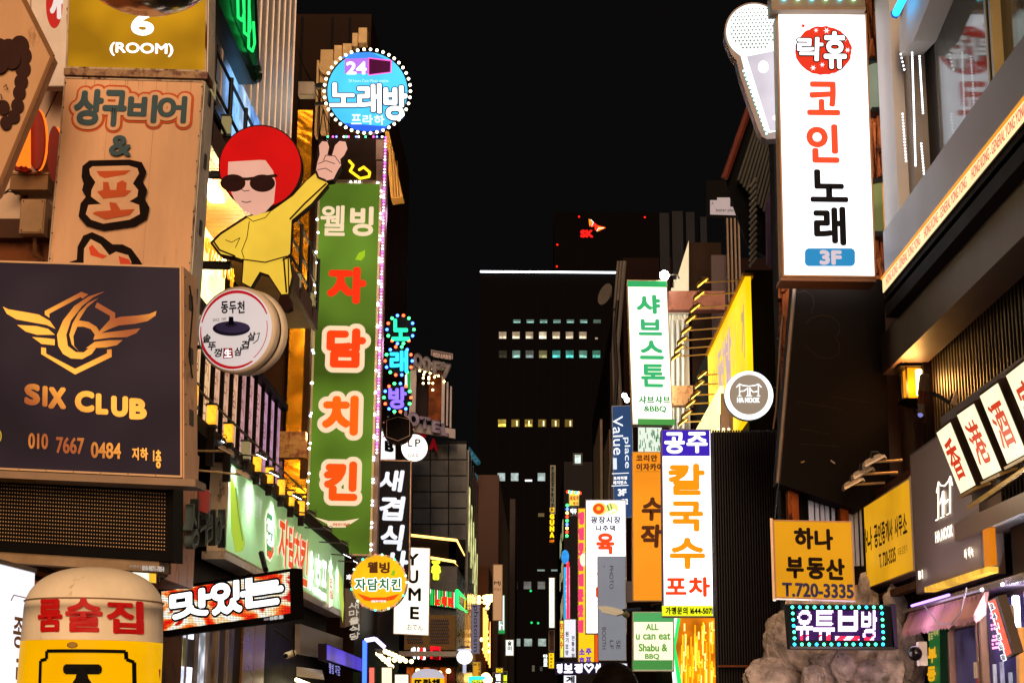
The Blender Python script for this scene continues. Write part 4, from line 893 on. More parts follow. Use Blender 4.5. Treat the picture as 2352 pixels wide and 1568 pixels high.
t.poly([(820, 1362), (850, 1371), (885, 1371), (918, 1363), (905, 1376), (870, 1383), (838, 1378)], E('#e85010', .9)); t.txt('자연을 담아 더 착한 치킨', 850, 1376, 884, 1381, WHT, .03); t.poly([(897, 1320), (903, 1308), (909, 1310), (906, 1322)], E('#8ab820', .9), 'leaf_print')
t.bulbs(circ(cx, cy, 64, 64, 26), .02, [E('#c8ffd8', 3), D('#c8a060'), E('#40e0a0', 4), D('#b89058'), E('#ff7050', 2)], d=.03)
# building number tag and brown ribbed sign
t = sign('floor_tag', 'small black floor tag left of the yellow round sign', 'sign', quadP((793, 1308), (812, 1308), (793, 1345), 30), .05, BLK, BLK, .005); t.txt('3층', 795, 1318, 806, 1330, WHT, .03)
t = sign('vertical_sign', 'beige vertical sign with raised letters under the yellow round sign', 'sign', quadX((792, 1350), (828, 1350), (792, 1440), -4.0), .1, D('#a08468', .5), D('#6a5444'), .01)
t.vtxt('새마을식당', 800, 1352, 823, 1440, E('#e0d0b8', .6), .05, gap=.1)
# ================================================================ FAR LEFT
DG = D('#0a0e16', .2, 0, .4, .3, .02)
b5 = building('glass_hotel_tower', 'dark glass corner tower with yellow outlined pub fascia, beyond the signs', -12, -3.15, 70, 84, at(1000, 1012, 70).z, DG)
def fslab(t, part, x0, y0, x1, y1, Y, th, mat, **k):
    a = at(x0, (y0+y1)/2, Y); b = at(x1, (y0+y1)/2, Y); c = at((x0+x1)/2, y0, Y); d = at((x0+x1)/2, y1, Y)
    return t.add(part, G().box(a.x, b.x, Y-th, Y-.002, d.z, c.z), mat, **k)
for j in range(6):
    for i in range(3): fslab(b5, 'glass_pane', 948+i*42, 1020+j*37, 987+i*42, 1054+j*37, 70, .05, D(['#0a1220', '#070c16', '#0e1828'][(i+j*2) % 3], .12, 0, .4, .4, .02))
for j in range(5):
    y0 = 84*1.0; b5.add('side_window', G().box(-3.14, -3.08, 71+2.4*j, 73+2.4*j, 6, 13), D('#141c2c', .15, 0, .4, .5, .02))
    for k_ in range(2): b5.add('lit_strip', G().box(-3.075, -3.05, 71.4+2.4*j+k_*.5, 71.6+2.4*j+k_*.5, 8.6-j*.5, 11.4-j*.5), E('#d8d890', .8, .6, 1.5))
# rooftop terrace with letters
roof = T('rooftop_bar', 'lit rooftop bar frame with fairy lights over the hotel letters', 'rooftop bar', loc=at(990, 985, 69))
WHF = D('#a098a0', .5)
fslab(roof, 'post', 942, 852, 956, 955, 68.5, .3, WHF); fslab(roof, 'post', 1015, 865, 1022, 975, 68.5, .3, WHF); fslab(roof, 'post', 1026, 880, 1030, 980, 69, .3, WHF); fslab(roof, 'post', 1034, 890, 1038, 985, 69.5, .3, WHF)
fslab(roof, 'beam', 936, 835, 1022, 850, 68.4, .3, WHF); fslab(roof, 'dark_interior', 957, 851, 984, 965, 69.3, .1, D('#241c20')); fslab(roof, 'warm_interior', 985, 855, 1014, 965, 69.2, .1, E('#5a2408', 1.0, .5, 2))
fl = E('#ffd890', 9, samp=False)
for (x, y) in ((964, 851), (976, 854), (988, 857), (1000, 860), (1007, 863), (973, 860), (985, 866), (972, 868), (985, 870), (972, 880), (985, 879), (998, 866), (994, 880), (994, 895), (1020, 876)): roof.inst('fairy_light', bulb_mesh(.05, fl), at(x, y, 68.1))
pn = quadP((930, 812), (1036, 828), (930, 850), 68)
t = T('channel_letters', 'unlit pale round rooftop letters above the fairy light terrace', 'letters', pn)
CHL = D('#7a7680', .5)
for st, x0, x1, y0, y1 in (('O', 949, 971, 810, 843), ('O', 969, 990, 814, 848), ('F', 992, 1012, 820, 852), ('7', 1012, 1036, 822, 856)): t.txt(st, x0, y0, x1, y1, CHL, .07, 'letter', off=.2, ext=.2)
t = sign('rooftop_sign', 'small rooftop plate reading PIZZA & PUB over the pale letters', 'sign', quadP((990, 803), (1040, 812), (990, 816), 68.3), .1, D('#5a5058'), D('#8a8088'), .03); t.txt('PIZZA & PUB 7F', 993, 808, 1036, 818, D('#b0a0a0'), .06)
t = T('channel_letters', 'unlit grey letters spelling HOTEL on the glass tower roof edge', 'letters', quadP((885, 930), (1045, 955), (885, 985), 68))
t.add('rail', G().frame_box(t.pn.O, t.pn.U, t.pn.V, t.pn.N, .0, t.pn.W, .55, .95, -.3, -.1), WHF)
for st, x0, x1, y0, y1 in (('H', 906, 934, 935, 965), ('O', 935, 963, 938, 970), ('T', 962, 988, 944, 972), ('E', 990, 1010, 948, 976), ('L', 1012, 1030, 952, 980)): t.txt(st, x0, y0, x1, y1, D('#8880a0', .5), .08, 'letter', off=.2, ext=.2)
t = T('channel_letters', 'dim red letters spelling PIZZA beneath the grey roof letters', 'letters', quadP((900, 985), (1045, 1010), (900, 1030), 69))
for st, x0, x1, y0, y1 in (('P', 896, 912, 976, 1000), ('I', 916, 920, 978, 1003), ('Z', 926, 948, 980, 1007), ('Z', 958, 980, 984, 1012), ('A', 986, 1006, 990, 1016)): t.txt(st, x0, y0, x1, y1, E('#8a0c14', .5), .08, 'letter', off=.1, ext=.1)
# convenience store sign
pn = quadP((905, 850), (940, 845), (905, 885), 52)
t = T('shop_sign', 'small lit convenience store sign in green, white and red behind the karaoke discs', 'sign', pn)
t.poly([(906, 876), (942, 845), (943, 902), (922, 884), (906, 884)], E('#f4fff0', 1.1), 'face', .1); t.poly([(935, 850), (943, 844), (943, 905), (936, 898)], E('#20a040', .8)); t.poly([(918, 868), (934, 852), (930, 864), (926, 884), (918, 878)], E('#f02818', .9)); t.txt('ELEVEN', 909, 873, 933, 880, E('#208050', .5), .05)
# yellow outlined fascia, pub sign
t = T('pub_fascia', 'black fascia outlined in glowing yellow neon reading PUB', 'sign', quadP((940, 1228), (1050, 1240), (940, 1275), 62, 62.6))
pn = t.pn
t.add('board', G().prism([at(938, 1226, 62), at(1048, 1238, 62), at(1048, 1290, 62), at(938, 1282, 62)], Vector((0, .3, 0))), D('#181210'))
t.add('side_board', G().prism([at(1049, 1238, 62), at(1076, 1290, 75), at(1075, 1322, 75), at(1049, 1292, 62)], Vector((-.3, 0, 0))), D('#181210'))
NY = E('#ffc060', 3.2)
for a, b in ((((940, 1228)), (1048, 1240)), ((940, 1272), (1044, 1289))): t.add('neon_tube', G().path([at(*a, 61.9), at(*b, 61.9)], .05), NY)
t.add('neon_tube', G().path([at(1048, 1240, 61.9), at(1074, 1292, 75), at(1073, 1318, 75), at(1044, 1289, 61.9)], .055), NY)
for st, x0, x1, y0, y1 in (('E', 944, 954, 1236, 1250), ('S', 956, 968, 1236, 1254), ('P', 972, 984, 1238, 1256), ('U', 986, 997, 1240, 1257), ('B', 998, 1010, 1242, 1260)):
    t.txt(st, x0, y0, x1, y1, E('#e02028', 1.2) if x0 > 970 else E('#ffffff', 1.5), .12); t.txt(st, x0+2, y0+2, x1-2, y1-2, E('#fff0f0', 1.5) , .04)
b5b = building('neon_corner_building', 'dark corner building with puzzle patterned band and warm bar at street level', at(938, 1400, 62.5).x, at(1049, 1400, 62.5).x-.0, 62.4, 69.5, at(1000, 1300, 62.5).z, D('#12131c', .25, .2, .4))
t = T('neon_letters', 'yellow lit Korean letters on the dark corner building beside the white sign', 'letters', quadP((988, 1275), (1015, 1275), (988, 1330), 62.1))
t.txt('쥬', 990, 1284, 1012, 1331, E('#e8ff30', 1.7), .07); t.txt('맥주', 996, 1276, 1012, 1283, E('#e0a0c0', .8), .06); t.stroke([(1022, 1280), (1034, 1281)], 2, E('#2030ff', 3), 'blue_light')
t = T('neon_sign', 'green and red striped karaoke neon band on the corner building', 'neon sign', quadP((985, 1350), (1049, 1358), (985, 1395), 61.6))
t.add('board', G().prism([at(986, 1350, 61.7), at(1047, 1360, 61.7), at(1047, 1398, 61.7), at(986, 1390, 61.7)], Vector((0, .3, 0))), D('#101812'))
for i in range(16):
    x = 990+i*3.8; c_ = ['#20e060', '#20e060', '#f0f8ff', '#20c850', '#ff3010'][(i*3) % 5]; t.stroke([(x, 1353+i*.5), (x, 1388+i*.5)], 1.6, E(c_, 1.6, samp=False), 'neon_tube')
for st, x0, x1 in (('노', 995, 1009), ('래', 1011, 1024), ('방', 1026, 1040)): t.txt(st, x0, 1364, x1, 1386, E('#ff2010', 1.8), .08, 'letter')
t.ell(984, 1357, 6, 9, E('#ffe0e0', 1.4), 'heart_logo'); t.ell(984, 1358, 3.5, 5, E('#e01020', 1.2), 'heart_logo')
g = G().path([at(1050, 1356, 62), at(1075, 1384, 76), at(1075, 1410, 76), at(1050, 1388, 62), at(1050, 1356, 62)], .07); t.add('green_outline', g, E('#20ff60', 2.2)); t.add('side_face', G().prism([at(1050, 1358, 62), at(1074, 1385, 76), at(1074, 1408, 76), at(1050, 1386, 62)], Vector((-.2, 0, 0))), E('#106028', .7)); t.add('yellow_bar', G().path([at(1064, 1378, 69), at(1064, 1396, 69)], .1), E('#f0d020', 1.2))
# puzzle band: dark blue triangles on ochre
t = T('patterned_band', 'ochre band with dark blue triangle tiles on the corner building', 'facade', quadP((930, 1408), (1045, 1412), (930, 1490), 61.4))
fslab(t, 'board', 930, 1412, 1047, 1492, 61.6, .2, D('#7a5e30', .6)); BT = D('#26304c', .5, 0, .3)
mh = {}
for j in range(8):
    for i in range(24):
        x = 934+i*4.6+(j % 2)*2.3; y = 1420+j*7.2
        if 970 < x < 985 or x > 1030: continue
        t.poly([(x, y+6), (x+2.2, y), (x+4.4, y+6)], BT, 'triangle_tile', .03, off=.05)
fslab(b5b, 'eave', 918, 1497, 1052, 1508, 61, 1.0, D('#8a8078', .4, .3)); fslab(b5b, 'dark_fascia', 920, 1509, 1052, 1530, 61.2, .2, D('#1a1614'))
t = T('neon_letters', 'white and red brush neon letters over the warm bar front', 'letters', quadP((938, 1478), (1025, 1482), (938, 1518), 60.5))
t.htxt('여수밤', 942, 1484, 978, 1512, E('#f4f8ff', 1.7), .08); t.txt('바', 962, 1484, 972, 1512, E('#f01810', 1.6), .12); t.poly([(988, 1483), (1012, 1484), (1012, 1514), (988, 1512)], E('#e01020', 1.3, .3, 4), 'seal_block'); t.txt('酒', 992, 1488, 1008, 1510, D('#2a0406'), .04)
t = T('bar_front', 'warm orange bar shopfront with small lamps at the foot of the corner building', 'shopfront', loc=at(990, 1566, 61.3))
for i in range(6): fslab(t, 'window_bay', 934+i*19, 1532, 950+i*19, 1600, 61.5, .1, E(['#a04410', '#802c08', '#c86018', '#5a1c08', '#b05014', '#401408'][i], .9, .5, 3)); fslab(t, 'post', 951+i*19, 1530, 953+i*19, 1600, 61.4, .2, BLK)
for (x, y) in ((960, 1540), (985, 1541), (1010, 1545), (1030, 1540)): t.inst('lamp', bulb_mesh(.09, E('#ffc070', 7, samp=False)), at(x, y, 61))
t = T('globe_light', 'bright white round lamp sign at the corner of the dark building', 'lamp', loc=at(1067, 1508, 58)); g = G().sphere(at(1067, 1508, 58), .28, 16, 10, .9); g.smooth = True; t.add('globe', g, E('#ffffff', 1.5)); t.add('collar', G().tube(at(1067, 1494, 58), at(1067, 1490, 58), .24, .24, 16), E('#d8d8f0', .9)); t.add('cap', G().tube(at(1067, 1487, 58), at(1067, 1483, 58), .2, .15, 16), STEEL); t.add('lower_tag', G().box(*[v for v in (at(1063, 1525, 58).x, at(1071, 1525, 58).x, 58, 58.1, at(1067, 1545, 58).z, at(1067, 1525, 58).z)]), E('#c8c8e0', .8))
# small inflatable and posters lower left
Yi = 30; ci = at(983, 1560, Yi); r_ = 37*Yi/3724
t = T('inflatable_column', 'small yellow inflatable column with a white cap at the far end of the left pavement', 'inflatable', loc=(ci.x, Yi, .12))
zt_ = at(983, 1535, Yi).z; zm = at(983, 1556, Yi).z
t.add('cap', lathe([(.01, zt_)]+[(r_*math.sin(R(a))**.8, zm+(zt_-zm)*math.cos(R(a))) for a in range(15, 91, 15)], ci.x, Yi, 32), E('#d8d4e4', .6)); t.add('body', lathe([(r_, zm-.002), (r_*1.02, .5), (r_, .12)], ci.x, Yi, 32), E('#f0b810', .9, .15))
t.pn = quadP((945, 1535), (1020, 1535), (945, 1600), Yi-r_-.02); t.txt('뜨란채', 950, 1557, 1010, 1580, BLK, .06)
for nm, lab, x0, y0, x1, y1, Y, c_ in (('poster', 'tall cream lit poster at the bottom beside the warm bar', 905, 1546, 940, 1600, 33, '#fff0d0'), ('poster', 'salmon lit poster board below the black brush sign', 846, 1530, 862, 1600, 33, '#e86858'), ('light_box_sign', 'bright warm white shopfront panel left of the tall cream poster', 875, 1530, 902, 1600, 34, '#ffe8c0')):
    t = sign(nm, lab, 'sign', quadP((x0, y0), (x1, y0), (x0, y1), Y), .1, E(c_, 1.2, .2, 2), D('#3a3028'), .02)
t = T('lit_canopy', 'sloping row of bright canopy lights leading to the warm bar', 'canopy', loc=at(880, 1525, 36))
for i, (a, b) in enumerate((((868, 1500), (900, 1530)), ((885, 1495), (925, 1512)), ((880, 1512), (945, 1518)))): [t.inst('lamp', bulb_mesh(.05, E('#ffe0a0', 4, samp=False)), at(a[0]+(b[0]-a[0])*k_/5, a[1]+(b[1]-a[1])*k_/5, 33+4*k_/5)) for k_ in range(6)]
t.add('roof', G().quad(at(860, 1488, 32), at(900, 1492, 38), at(925, 1508, 38), at(866, 1500, 32)), D('#5a5048'))
# warm lane further off
b6 = building('grey_rendered_building', 'plain grey-brown rendered building beyond the glass tower', -11, -2.35, 95, 130, at(1100, 1090, 95).z, D('#4a3630', .8, 0, .12, .3, 0))
fslab(b6, 'vent', 1077, 1126, 1082, 1138, 94.9, .2, BLK)
b6b = building('set_back_tower', 'thin dark side tower behind the grey rendered building', -2.4, -1.95, 135, 150, at(1150, 1145, 135).z, D('#3a3434', .8))
t = T('escalator_strips', 'two slanting teal lit strips on the side of the glass tower', 'facade light', loc=at(1080, 1110, 92))
for a, b in (((1074, 1031), (1098, 1062)), ((1074, 1075), (1093, 1097))): t.add('strip', G().path([at(*a, 91), at(*b, 94)], .16), E('#2c5a66', .8, .5, 3))
def vsign(name, lab, x0, y0, x1, y1, Y, face, frame='#888078', dx=0, th=.2, cat='sign', grp=None):
    return sign(name, lab, cat, quadP((x0, y0), (x1, y0), (x0-dx, y1), Y), th, face, D(frame), .01*Y/20, group=grp)
t = vsign('vertical_sign', 'grey vertical photo studio sign with black sideways lettering, far left lane', 1082, 1386, 1103, 1501, 60, E('#7a7286', .62), '#8a8494', 1); t.txt('photoism', 1085, 1390, 1099, 1496, BLK, .02, rot=90)
t = vsign('vertical_sign', 'peach vertical guesthouse sign with thin dark capitals above fairy lights', 1132, 1295, 1155, 1425, 66, E('#c89468', .75, .12, .5), '#a08060', 1); t.txt('MJ', 1135, 1334, 1150, 1344, D('#3a2418'), .03); t.txt('STAY', 1133, 1350, 1152, 1356, D('#3a2418'), .02)
t = vsign('vertical_sign', 'thin white lit sign behind the peach guesthouse sign', 1144, 1365, 1160, 1455, 75, E('#f0fff4', 1.1), '#40a060'); t.vtxt('마초', 1149, 1425, 1156, 1446, BLK, .04); t.pbox('green_band', 1145, 1446, 1159, 1453, .02, .05, E('#20a050', .8))
t = vsign('lantern_sign', 'small rounded white lantern sign with brush letters, mid lane', 1160, 1467, 1181, 1506, 80, E('#eef4e8', 1.1)); t.vtxt('술미', 1166, 1470, 1175, 1494, BLK, .04)
t = vsign('light_box_sign', 'ochre day-and-night sign under the sideways photo sign', 1085, 1518, 1105, 1554, 58, E('#d89a20', .9, .2)); t.txt('24H', 1087, 1522, 1095, 1528, E('#1a5a30', .5), .05); t.vtxt('당구장', 1098, 1520, 1103, 1552, BLK, .03)
t = vsign('neon_sign', 'black sign with green dots and yellow karaoke letters at the lane floor', 1082, 1558, 1109, 1610, 55, E('#0c1410', .5)); t.txt('고래고래', 1084, 1560, 1106, 1567, E('#e0f040', 1.2), .05); t.vtxt('코인', 1088, 1568, 1103, 1605, E('#d0ff40', 1.4), .06, gap=.06); t.bulbs(line((1081, 1556), (1111, 1556), 7)+line((1080, 1560), (1078, 1600), 6), .06, [E('#20ff80', 4)])
t = vsign('vertical_sign', 'dark lane sign with white brush letters at the bottom, left of the lane centre', 1131, 1543, 1154, 1610, 60, E('#241a18', .7)); t.vtxt('별빛순', 1138, 1545, 1150, 1600, WHT, .05)
t = vsign('vertical_sign', 'small yellow cup sign above the dark brush letter sign', 1138, 1532, 1156, 1545, 64, E('#f0d010', 1.0)); t.ring(1147, 1538, 4, 3.5, 1.2, BLK)
t = vsign('vertical_sign', 'green edged sign with yellow letters beside the dark brush letter sign', 1155, 1540, 1166, 1600, 66, E('#102a14', .6)); t.vtxt('닭날', 1156, 1548, 1165, 1580, E('#e0ff20', 1.3), .06)
t = T('fairy_lights', 'string of warm fairy lights and glowing trim down the left lane', 'string lights', loc=at(1130, 1560, 85))
t.add('cord', G().path([at(1112, 1366, 84), at(1125, 1380, 84), at(1122, 1470, 84), at(1119, 1520, 84), at(1116, 1568, 84)], .04), IRON)
for i, (x, y, r_) in enumerate(((1120, 1373, .2), (1113, 1371, .12), (1126, 1372, .16), (1114, 1382, .12), (1129, 1370, .14), (1127, 1377, .12), (1121, 1385, .12), (1100, 1372, .12), (1100, 1382, .12), (1119, 1395, .1), (1118, 1450, .1), (1119, 1465, .1), (1118, 1480, .15), (1117, 1492, .12), (1121, 1495, .1), (1116, 1555, .25), (1122, 1560, .2), (1112, 1490, .1), (1106, 1468, .1))):
    t.inst('fairy_light', bulb_mesh(r_, E('#ffc468', 9)), at(x, y, 84))
b7 = building('lane_building', 'dim brown building along the far left lane behind the fairy lights', -9, -2.62, 86, 94, at(1110, 1300, 86).z, D('#4a2a18', .7))
for i in range(5): b7.add('glowing_trim', G().path([atX(1112+i*3, 1395+i*8, -2.6), atX(1112+i*3, 1500+i*8, -2.6)], .06), E('#ffb050', 2.0))

# ================================================================ CENTRE: office tower and a taller one behind
tw = T('office_tower', 'black office tower closing the street with scattered lit windows', 'building', loc=(1, 300, 0))
a = at(1100, 700, 300); b = at(1434, 700, 300); tw.add('wall', G().box(a.x, b.x+9, 300, 330, 0, at(1270, 624, 300).z), D('#0c0b0c', .95, 0, .1, .1, 0))
tw.add('roof_light', G().path([at(1103, 623.6, 299.5), at(1428, 626, 299.5)], .17), E('#eef4ff', 5))
def win(x, y, w_, h_, c_, s_, half=0):
    fslab(tw, 'window_pane', x, y, x+w_, y+h_, 299.95, .05, E(c_, s_*.22, .35, .9))
    if half: fslab(tw, 'ceiling_light', x+1, y+h_*.62, x+w_-1, y+h_-1, 299.8, .05, E(c_, s_*1.2, .5, 1.5))
wd = 18.5; TE = '#8fc8c0'; WW = '#fff0d0'; ZZ = [1146+i*30.7 for i in range(10)]
for i in range(1, 8): win(ZZ[i]+2, 734, 17, 8, TE, .8 if i < 7 else .3, 1 if i < 7 else 0)
for i in range(0, 9):
    if i < 7: win(ZZ[i], 762, 17, 16, WW, [.6, .8, .6, 1.6, .6, .7, .6][i], 1)
    else: win(ZZ[i]+6, 775, 6, 4, WW, 1.0)
for i in range(9): win(ZZ[i], 805, 18, 17, ['#404838', '#8ab8b0', '#788', '#a0a070', '#48b0a8', '#48b0a8', '#70b8a8', '#50a898', '#50a898'][i], [.4, 1, .9, 1, 1.3, 1.3, 1, 1.2, 1.3][i], 1)
for i in range(6): win(ZZ[i]-2, 963, 18, 17, '#b8a040', [2.6, .9, 1.2, .7, .7, .5][i], 1 if i in (0, 2) else 0); 
for i in range(1, 6): fslab(tw, 'ceiling_light', ZZ[i]+6+(i % 2)*3, 966, ZZ[i]+9+(i % 2)*3, 978, 299.8, .05, E('#fff8c0', 1.4))
for i, s_ in ((0, 3.2), (1, 3.0), (3, 3.0)): win(ZZ[i]-3, 1086, 17, 18, '#b0c8c8', s_, 0)
fslab(tw, 'ceiling_light', 1206, 1101, 1222, 1105, 299.8, .05, E('#f4f8ff', 1.5)); fslab(tw, 'ceiling_light', 1177, 1182, 1183, 1185, 299.8, .05, E('#a0b0ff', 1.5)); fslab(tw, 'window_pane', 1236, 1178, 1250, 1186, 299.9, .05, E('#8a7a50', .3))
for i, x in enumerate((1171, 1234, 1266)): fslab(tw, 'ceiling_light', x, 1307, x+17, 1311, 299.8, .05, E('#a8c8c8', [1.2, .35, .35][i]))
for x in (1171, 1203, 1235): win(x, 1335, 17, 16, '#98a0a0', .9, 0); fslab(tw, 'blind', x, 1345, x+17, 1352, 299.8, .05, E('#909898', .35))
for x in (1177, 1204, 1236): win(x, 1466, 18, 17, '#a8c0b8', 2.4 if x < 1230 else 3, 0)
win(1222, 1527, 6, 14, '#a0a898', .5); win(1240, 1530, 6, 10, '#788888', .3)
for x, y in ((1236, 1430), (1221, 1429), (1219, 1356)): tw.inst('green_lamp', bulb_mesh(.22, E('#20c060', 1.5)), at(x, y, 299.6))
for i, x in enumerate(range(1140, 1420, 31)): fslab(tw, 'wall_mullion', x, 640, x+1.5, 1500, 299.99, .03, D('#100f10', .95))
# tower behind with logo
t2 = T('headquarters_tower', 'unlit taller tower behind with a red and orange butterfly logo and red beacons', 'building', loc=(14, 380, 0))
a = at(1272, 700, 380); b = at(1490, 700, 380); t2.add('wall', G().box(a.x, b.x+4, 380, 400, 0, at(1380, 488, 380).z), D('#0b0a0a', .95, 0, .1, .1, 0))
for x, y in ((1330, 498), (1481, 499), (1280, 562), (1279, 612)): t2.inst('beacon', bulb_mesh(.2, E('#ff1808', 4)), at(x, y, 379))
t2.pn = quadP((1325, 495), (1400, 495), (1325, 555), 379.5); t2.depthscale = 8
t2.txt('SK', 1333, 528, 1363, 546, E('#f01010', 1.3), .09, 'logo_letters'); t2.poly([(1352, 503), (1356, 504), (1368, 514), (1374, 518), (1390, 522), (1391, 524), (1372, 532), (1366, 528), (1366, 520), (1360, 522), (1354, 520)], E('#f03010', 1.2), 'logo_wing')
t2.poly([(1352, 503), (1358, 506), (1360, 513), (1354, 520)], E('#ff8a10', 1.3), 'logo_wing'); t2.poly([(1374, 520), (1391, 523), (1373, 532)], E('#ff8a10', 1.3), 'logo_wing'); t2.stroke([(1357, 505), (1363, 511), (1359, 519)], 1.3, E('#fff', 1.4), 'logo_line'); t2.stroke([(1371, 531), (1374, 525), (1386, 524)], 1.3, E('#fff', 1.4), 'logo_line')

# ================================================================ RIGHT SIDE
# ---- far right row
c7 = building('far_dark_building', 'dark building at the far right end of the lane', 1.75, 8, 112, 150, at(1300, 1060, 112).z, D('#1c1a1e', .5))
for i in range(4):
    for j in range(4): 
        if (i*7+j*3) % 4: c7.add('lit_window', G().box(1.70, 1.745, 114+4.5*i, 117+4.5*i, 6+2.6*j, 7.2+2.6*j), E('#c8c890', .45, .5, 2))
t = vsign('vertical_sign', 'dim tall design studio sign half lit, high above the lane', 1264, 1068, 1276, 1180, 105, E('#686850', .7, .5, .6)); t.vtxt('한강조경동방디자인', 1266, 1070, 1272, 1178, BLK, .04)
t = T('vertical_sign', 'glowing yellow capitals stacked on a dark board far down the lane', 'sign', quadP((1261, 1160), (1274, 1160), (1261, 1250), 105)); t.box('board', 0, t.pn.W, 0, t.pn.H, -.3, 0, D('#160e08'))
t.vtxt('UGUNA', 1263, 1164, 1273, 1235, E('#ffc810', 1.5), .09, gap=.1); t.txt('11F', 1263, 1239, 1273, 1245, E('#ff8010', 1.3), .06)
t = vsign('vertical_sign', 'slim white lit sign at mid height over the lane end', 1260, 1325, 1275, 1442, 100, E('#f4fff0', 1.25, .1)); t.txt('BSK', 1263, 1330, 1272, 1335, E('#6080a0', .6)); t.vtxt('김영철치과의원', 1264, 1340, 1271, 1420, E('#a0a8a0', .7), .0); t.txt('5F', 1264, 1431, 1271, 1437, D('#666'))
t = vsign('vertical_sign', 'small yellow vertical sign low over the lane end', 1259, 1497, 1274, 1535, 98, E('#f8c810', 1.2)); t.vtxt('카페주양', 1263, 1500, 1269, 1532, D('#8a5a10'), .03)
t = T('neon_letters', 'white lit stacked letters left of the small yellow lane sign', 'letters', quadP((1247, 1500), (1258, 1500), (1247, 1535), 97)); t.box('board', 0, t.pn.W, 0, t.pn.H, -.1, -.02, BLK); t.vtxt('타르트', 1248, 1501, 1258, 1530, E('#f4fff8', 1.4), .05)
t = vsign('vertical_sign', 'brown unlit sign board under the slim white sign', 1260, 1446, 1274, 1495, 101, D('#4a2a20'))
# ---- building C6
c6 = building('red_brown_building', 'narrow dark red-brown building on the right with draped cables down its edge', at(1434, 1000, 50).x, 8, 50, 80, at(1434, 592, 50).z, D('#1c1010', .7, 0, .3, .6))
c6.add('cream_awning_panel', G().box(2.5, 2.62, 52, 56, 11, 14), D('#a08478', .6)); c6.add('cream_awning_panel', G().box(2.5, 2.62, 57, 62, 9, 11.5), D('#a08478', .6)); c6.add('side_panel', G().box(2.52, 2.62, 66, 74, 8.5, 13.5), D('#a08a80', .6))
g = G()
for k_ in range(3):
    x0 = 1428-k_*7; pts = [(x0+6, 600), (x0-2, 700), (x0-10+k_*2, 800), (x0-2, 950), (x0-14, 1100), (x0-18, 1300)]; g.path([at(x, y, 49.7+k_*.1) for x, y in pts], .07-.01*k_)
c6.add('cables', g, D('#5a5450', .6)); g = G(); g.path([at(x, y, 49.6) for x, y in ((1419, 690), (1412, 760), (1418, 860), (1412, 950), (1416, 1060))], .05); c6.add('cable', g, IRON)
t = T('satellite_dish', 'small grey satellite dish on the edge of the red-brown building', 'dish', loc=at(1405, 683, 49.5)); c = at(1402, 681, 49.5); t.add('dish', G().tube(c, c+Vector((-.18, -.12, .05)), .08, .36, 24), D('#6a6460')); t.add('arm', G().path([c, c+Vector((-.3, -.1, -.35)), c+Vector((.2, .3, -.35))], .02), IRON)
t = T('window_unit', 'small lit window box low on the red-brown building', 'window', quadP((1316, 1040), (1338, 1040), (1316, 1068), 85)); t.box('frame', 0, t.pn.W, 0, t.pn.H, -.2, 0, IRON); t.box('pane', .1, t.pn.W-.1, .1, t.pn.H-.1, .001, .02, E('#d0e8e0', 1.0, .4, 3))
# ---- C5 mid right block with white ribbed corner & pipes
c5 = building('plant_topped_building', 'dark block on the right with rooftop plant columns and pipes', 3.4, 12, 36, 48, at(1600, 700, 36).z, D('#17130f', .6))
for i, (x0, x1, y0) in enumerate(((1516, 1538, 489), (1545, 1570, 485), (1577, 1597, 487), (1610, 1625, 498))): 
    a = at(x0, 600, 46); b = at(x1, 600, 46); c5.add('chimney_stack', G().box(a.x, b.x, 46, 46.4, 8, at(x0, y0, 46).z), D('#242428', .8, 0, .2, .8))
RIB = D('#c8ccc0', .5, .2, .15, 1.5)
for i in range(7):
    x = 1536+i*6.6; a = at(x, 900, 35.6); b = at(x+5.8, 900, 35.6); zt_ = at(x, 720-i*28 if i < 7 else 560, 35.6).z
    c5.add('ribbed_panel', G().box(a.x, b.x, 35.3-.05*(i % 2), 35.6, 4, at(1560, 640 if i > 2 else 690-i*20, 35.6).z), RIB)
P = [at(x, y, 35.2) for x, y in ((1530, 720), (1582, 552), (1582, 720))]; c5.add('gable_brace', G().prism(P, Vector((0, .15, 0))), RIB)
for i in range(3): c5.add('downpipe', G().path([at(1545+i*12, 735, 35.1), at(1546+i*12, 985, 35.1)], .05), D('#d8d8c8', .4, .2))
fslab(c5, 'dark_recess', 1588, 560, 1660, 990, 35.5, .1, D('#2a1c14')); fslab(c5, 'pinkish_pilaster', 1636, 590, 1672, 990, 34.6, .15, D('#4a3a3c', .6, 0, .3))
for i in range(4): fslab(c5, 'service_pipe', 1672+i*9, 430+i*20, 1676+i*9, 1000, 34.4-.1*i, .12, D('#5a4430', .5, .2))
lt = T('flood_lamp', 'dazzling white floodlight above the green and cream shabu sign', 'floodlight', loc=at(1557, 632, 33)); c = at(1526, 632, 33)
lt.add('lens', G().sphere(c, .1, 12, 8), E('#f0fff4', 60)); lt.add('arm', G().path([c, at(1555, 631, 33), at(1560, 640, 33)], .02), STEEL)
for i, (x, y) in enumerate(((1434, 908), (1440, 918))): 
    t = T('flood_lamp', ['smaller', 'brighter'][i]+' white lamp at the lower left edge of the green and cream sign', 'floodlight', loc=at(x, y, 31)); t.add('lens', G().sphere(at(x, y, 31), .05, 10, 6), E('#f0fff4', 30)); t.add('arm', G().path([at(x, y, 31), at(x+8, y+4, 31.2)], .015), IRON)
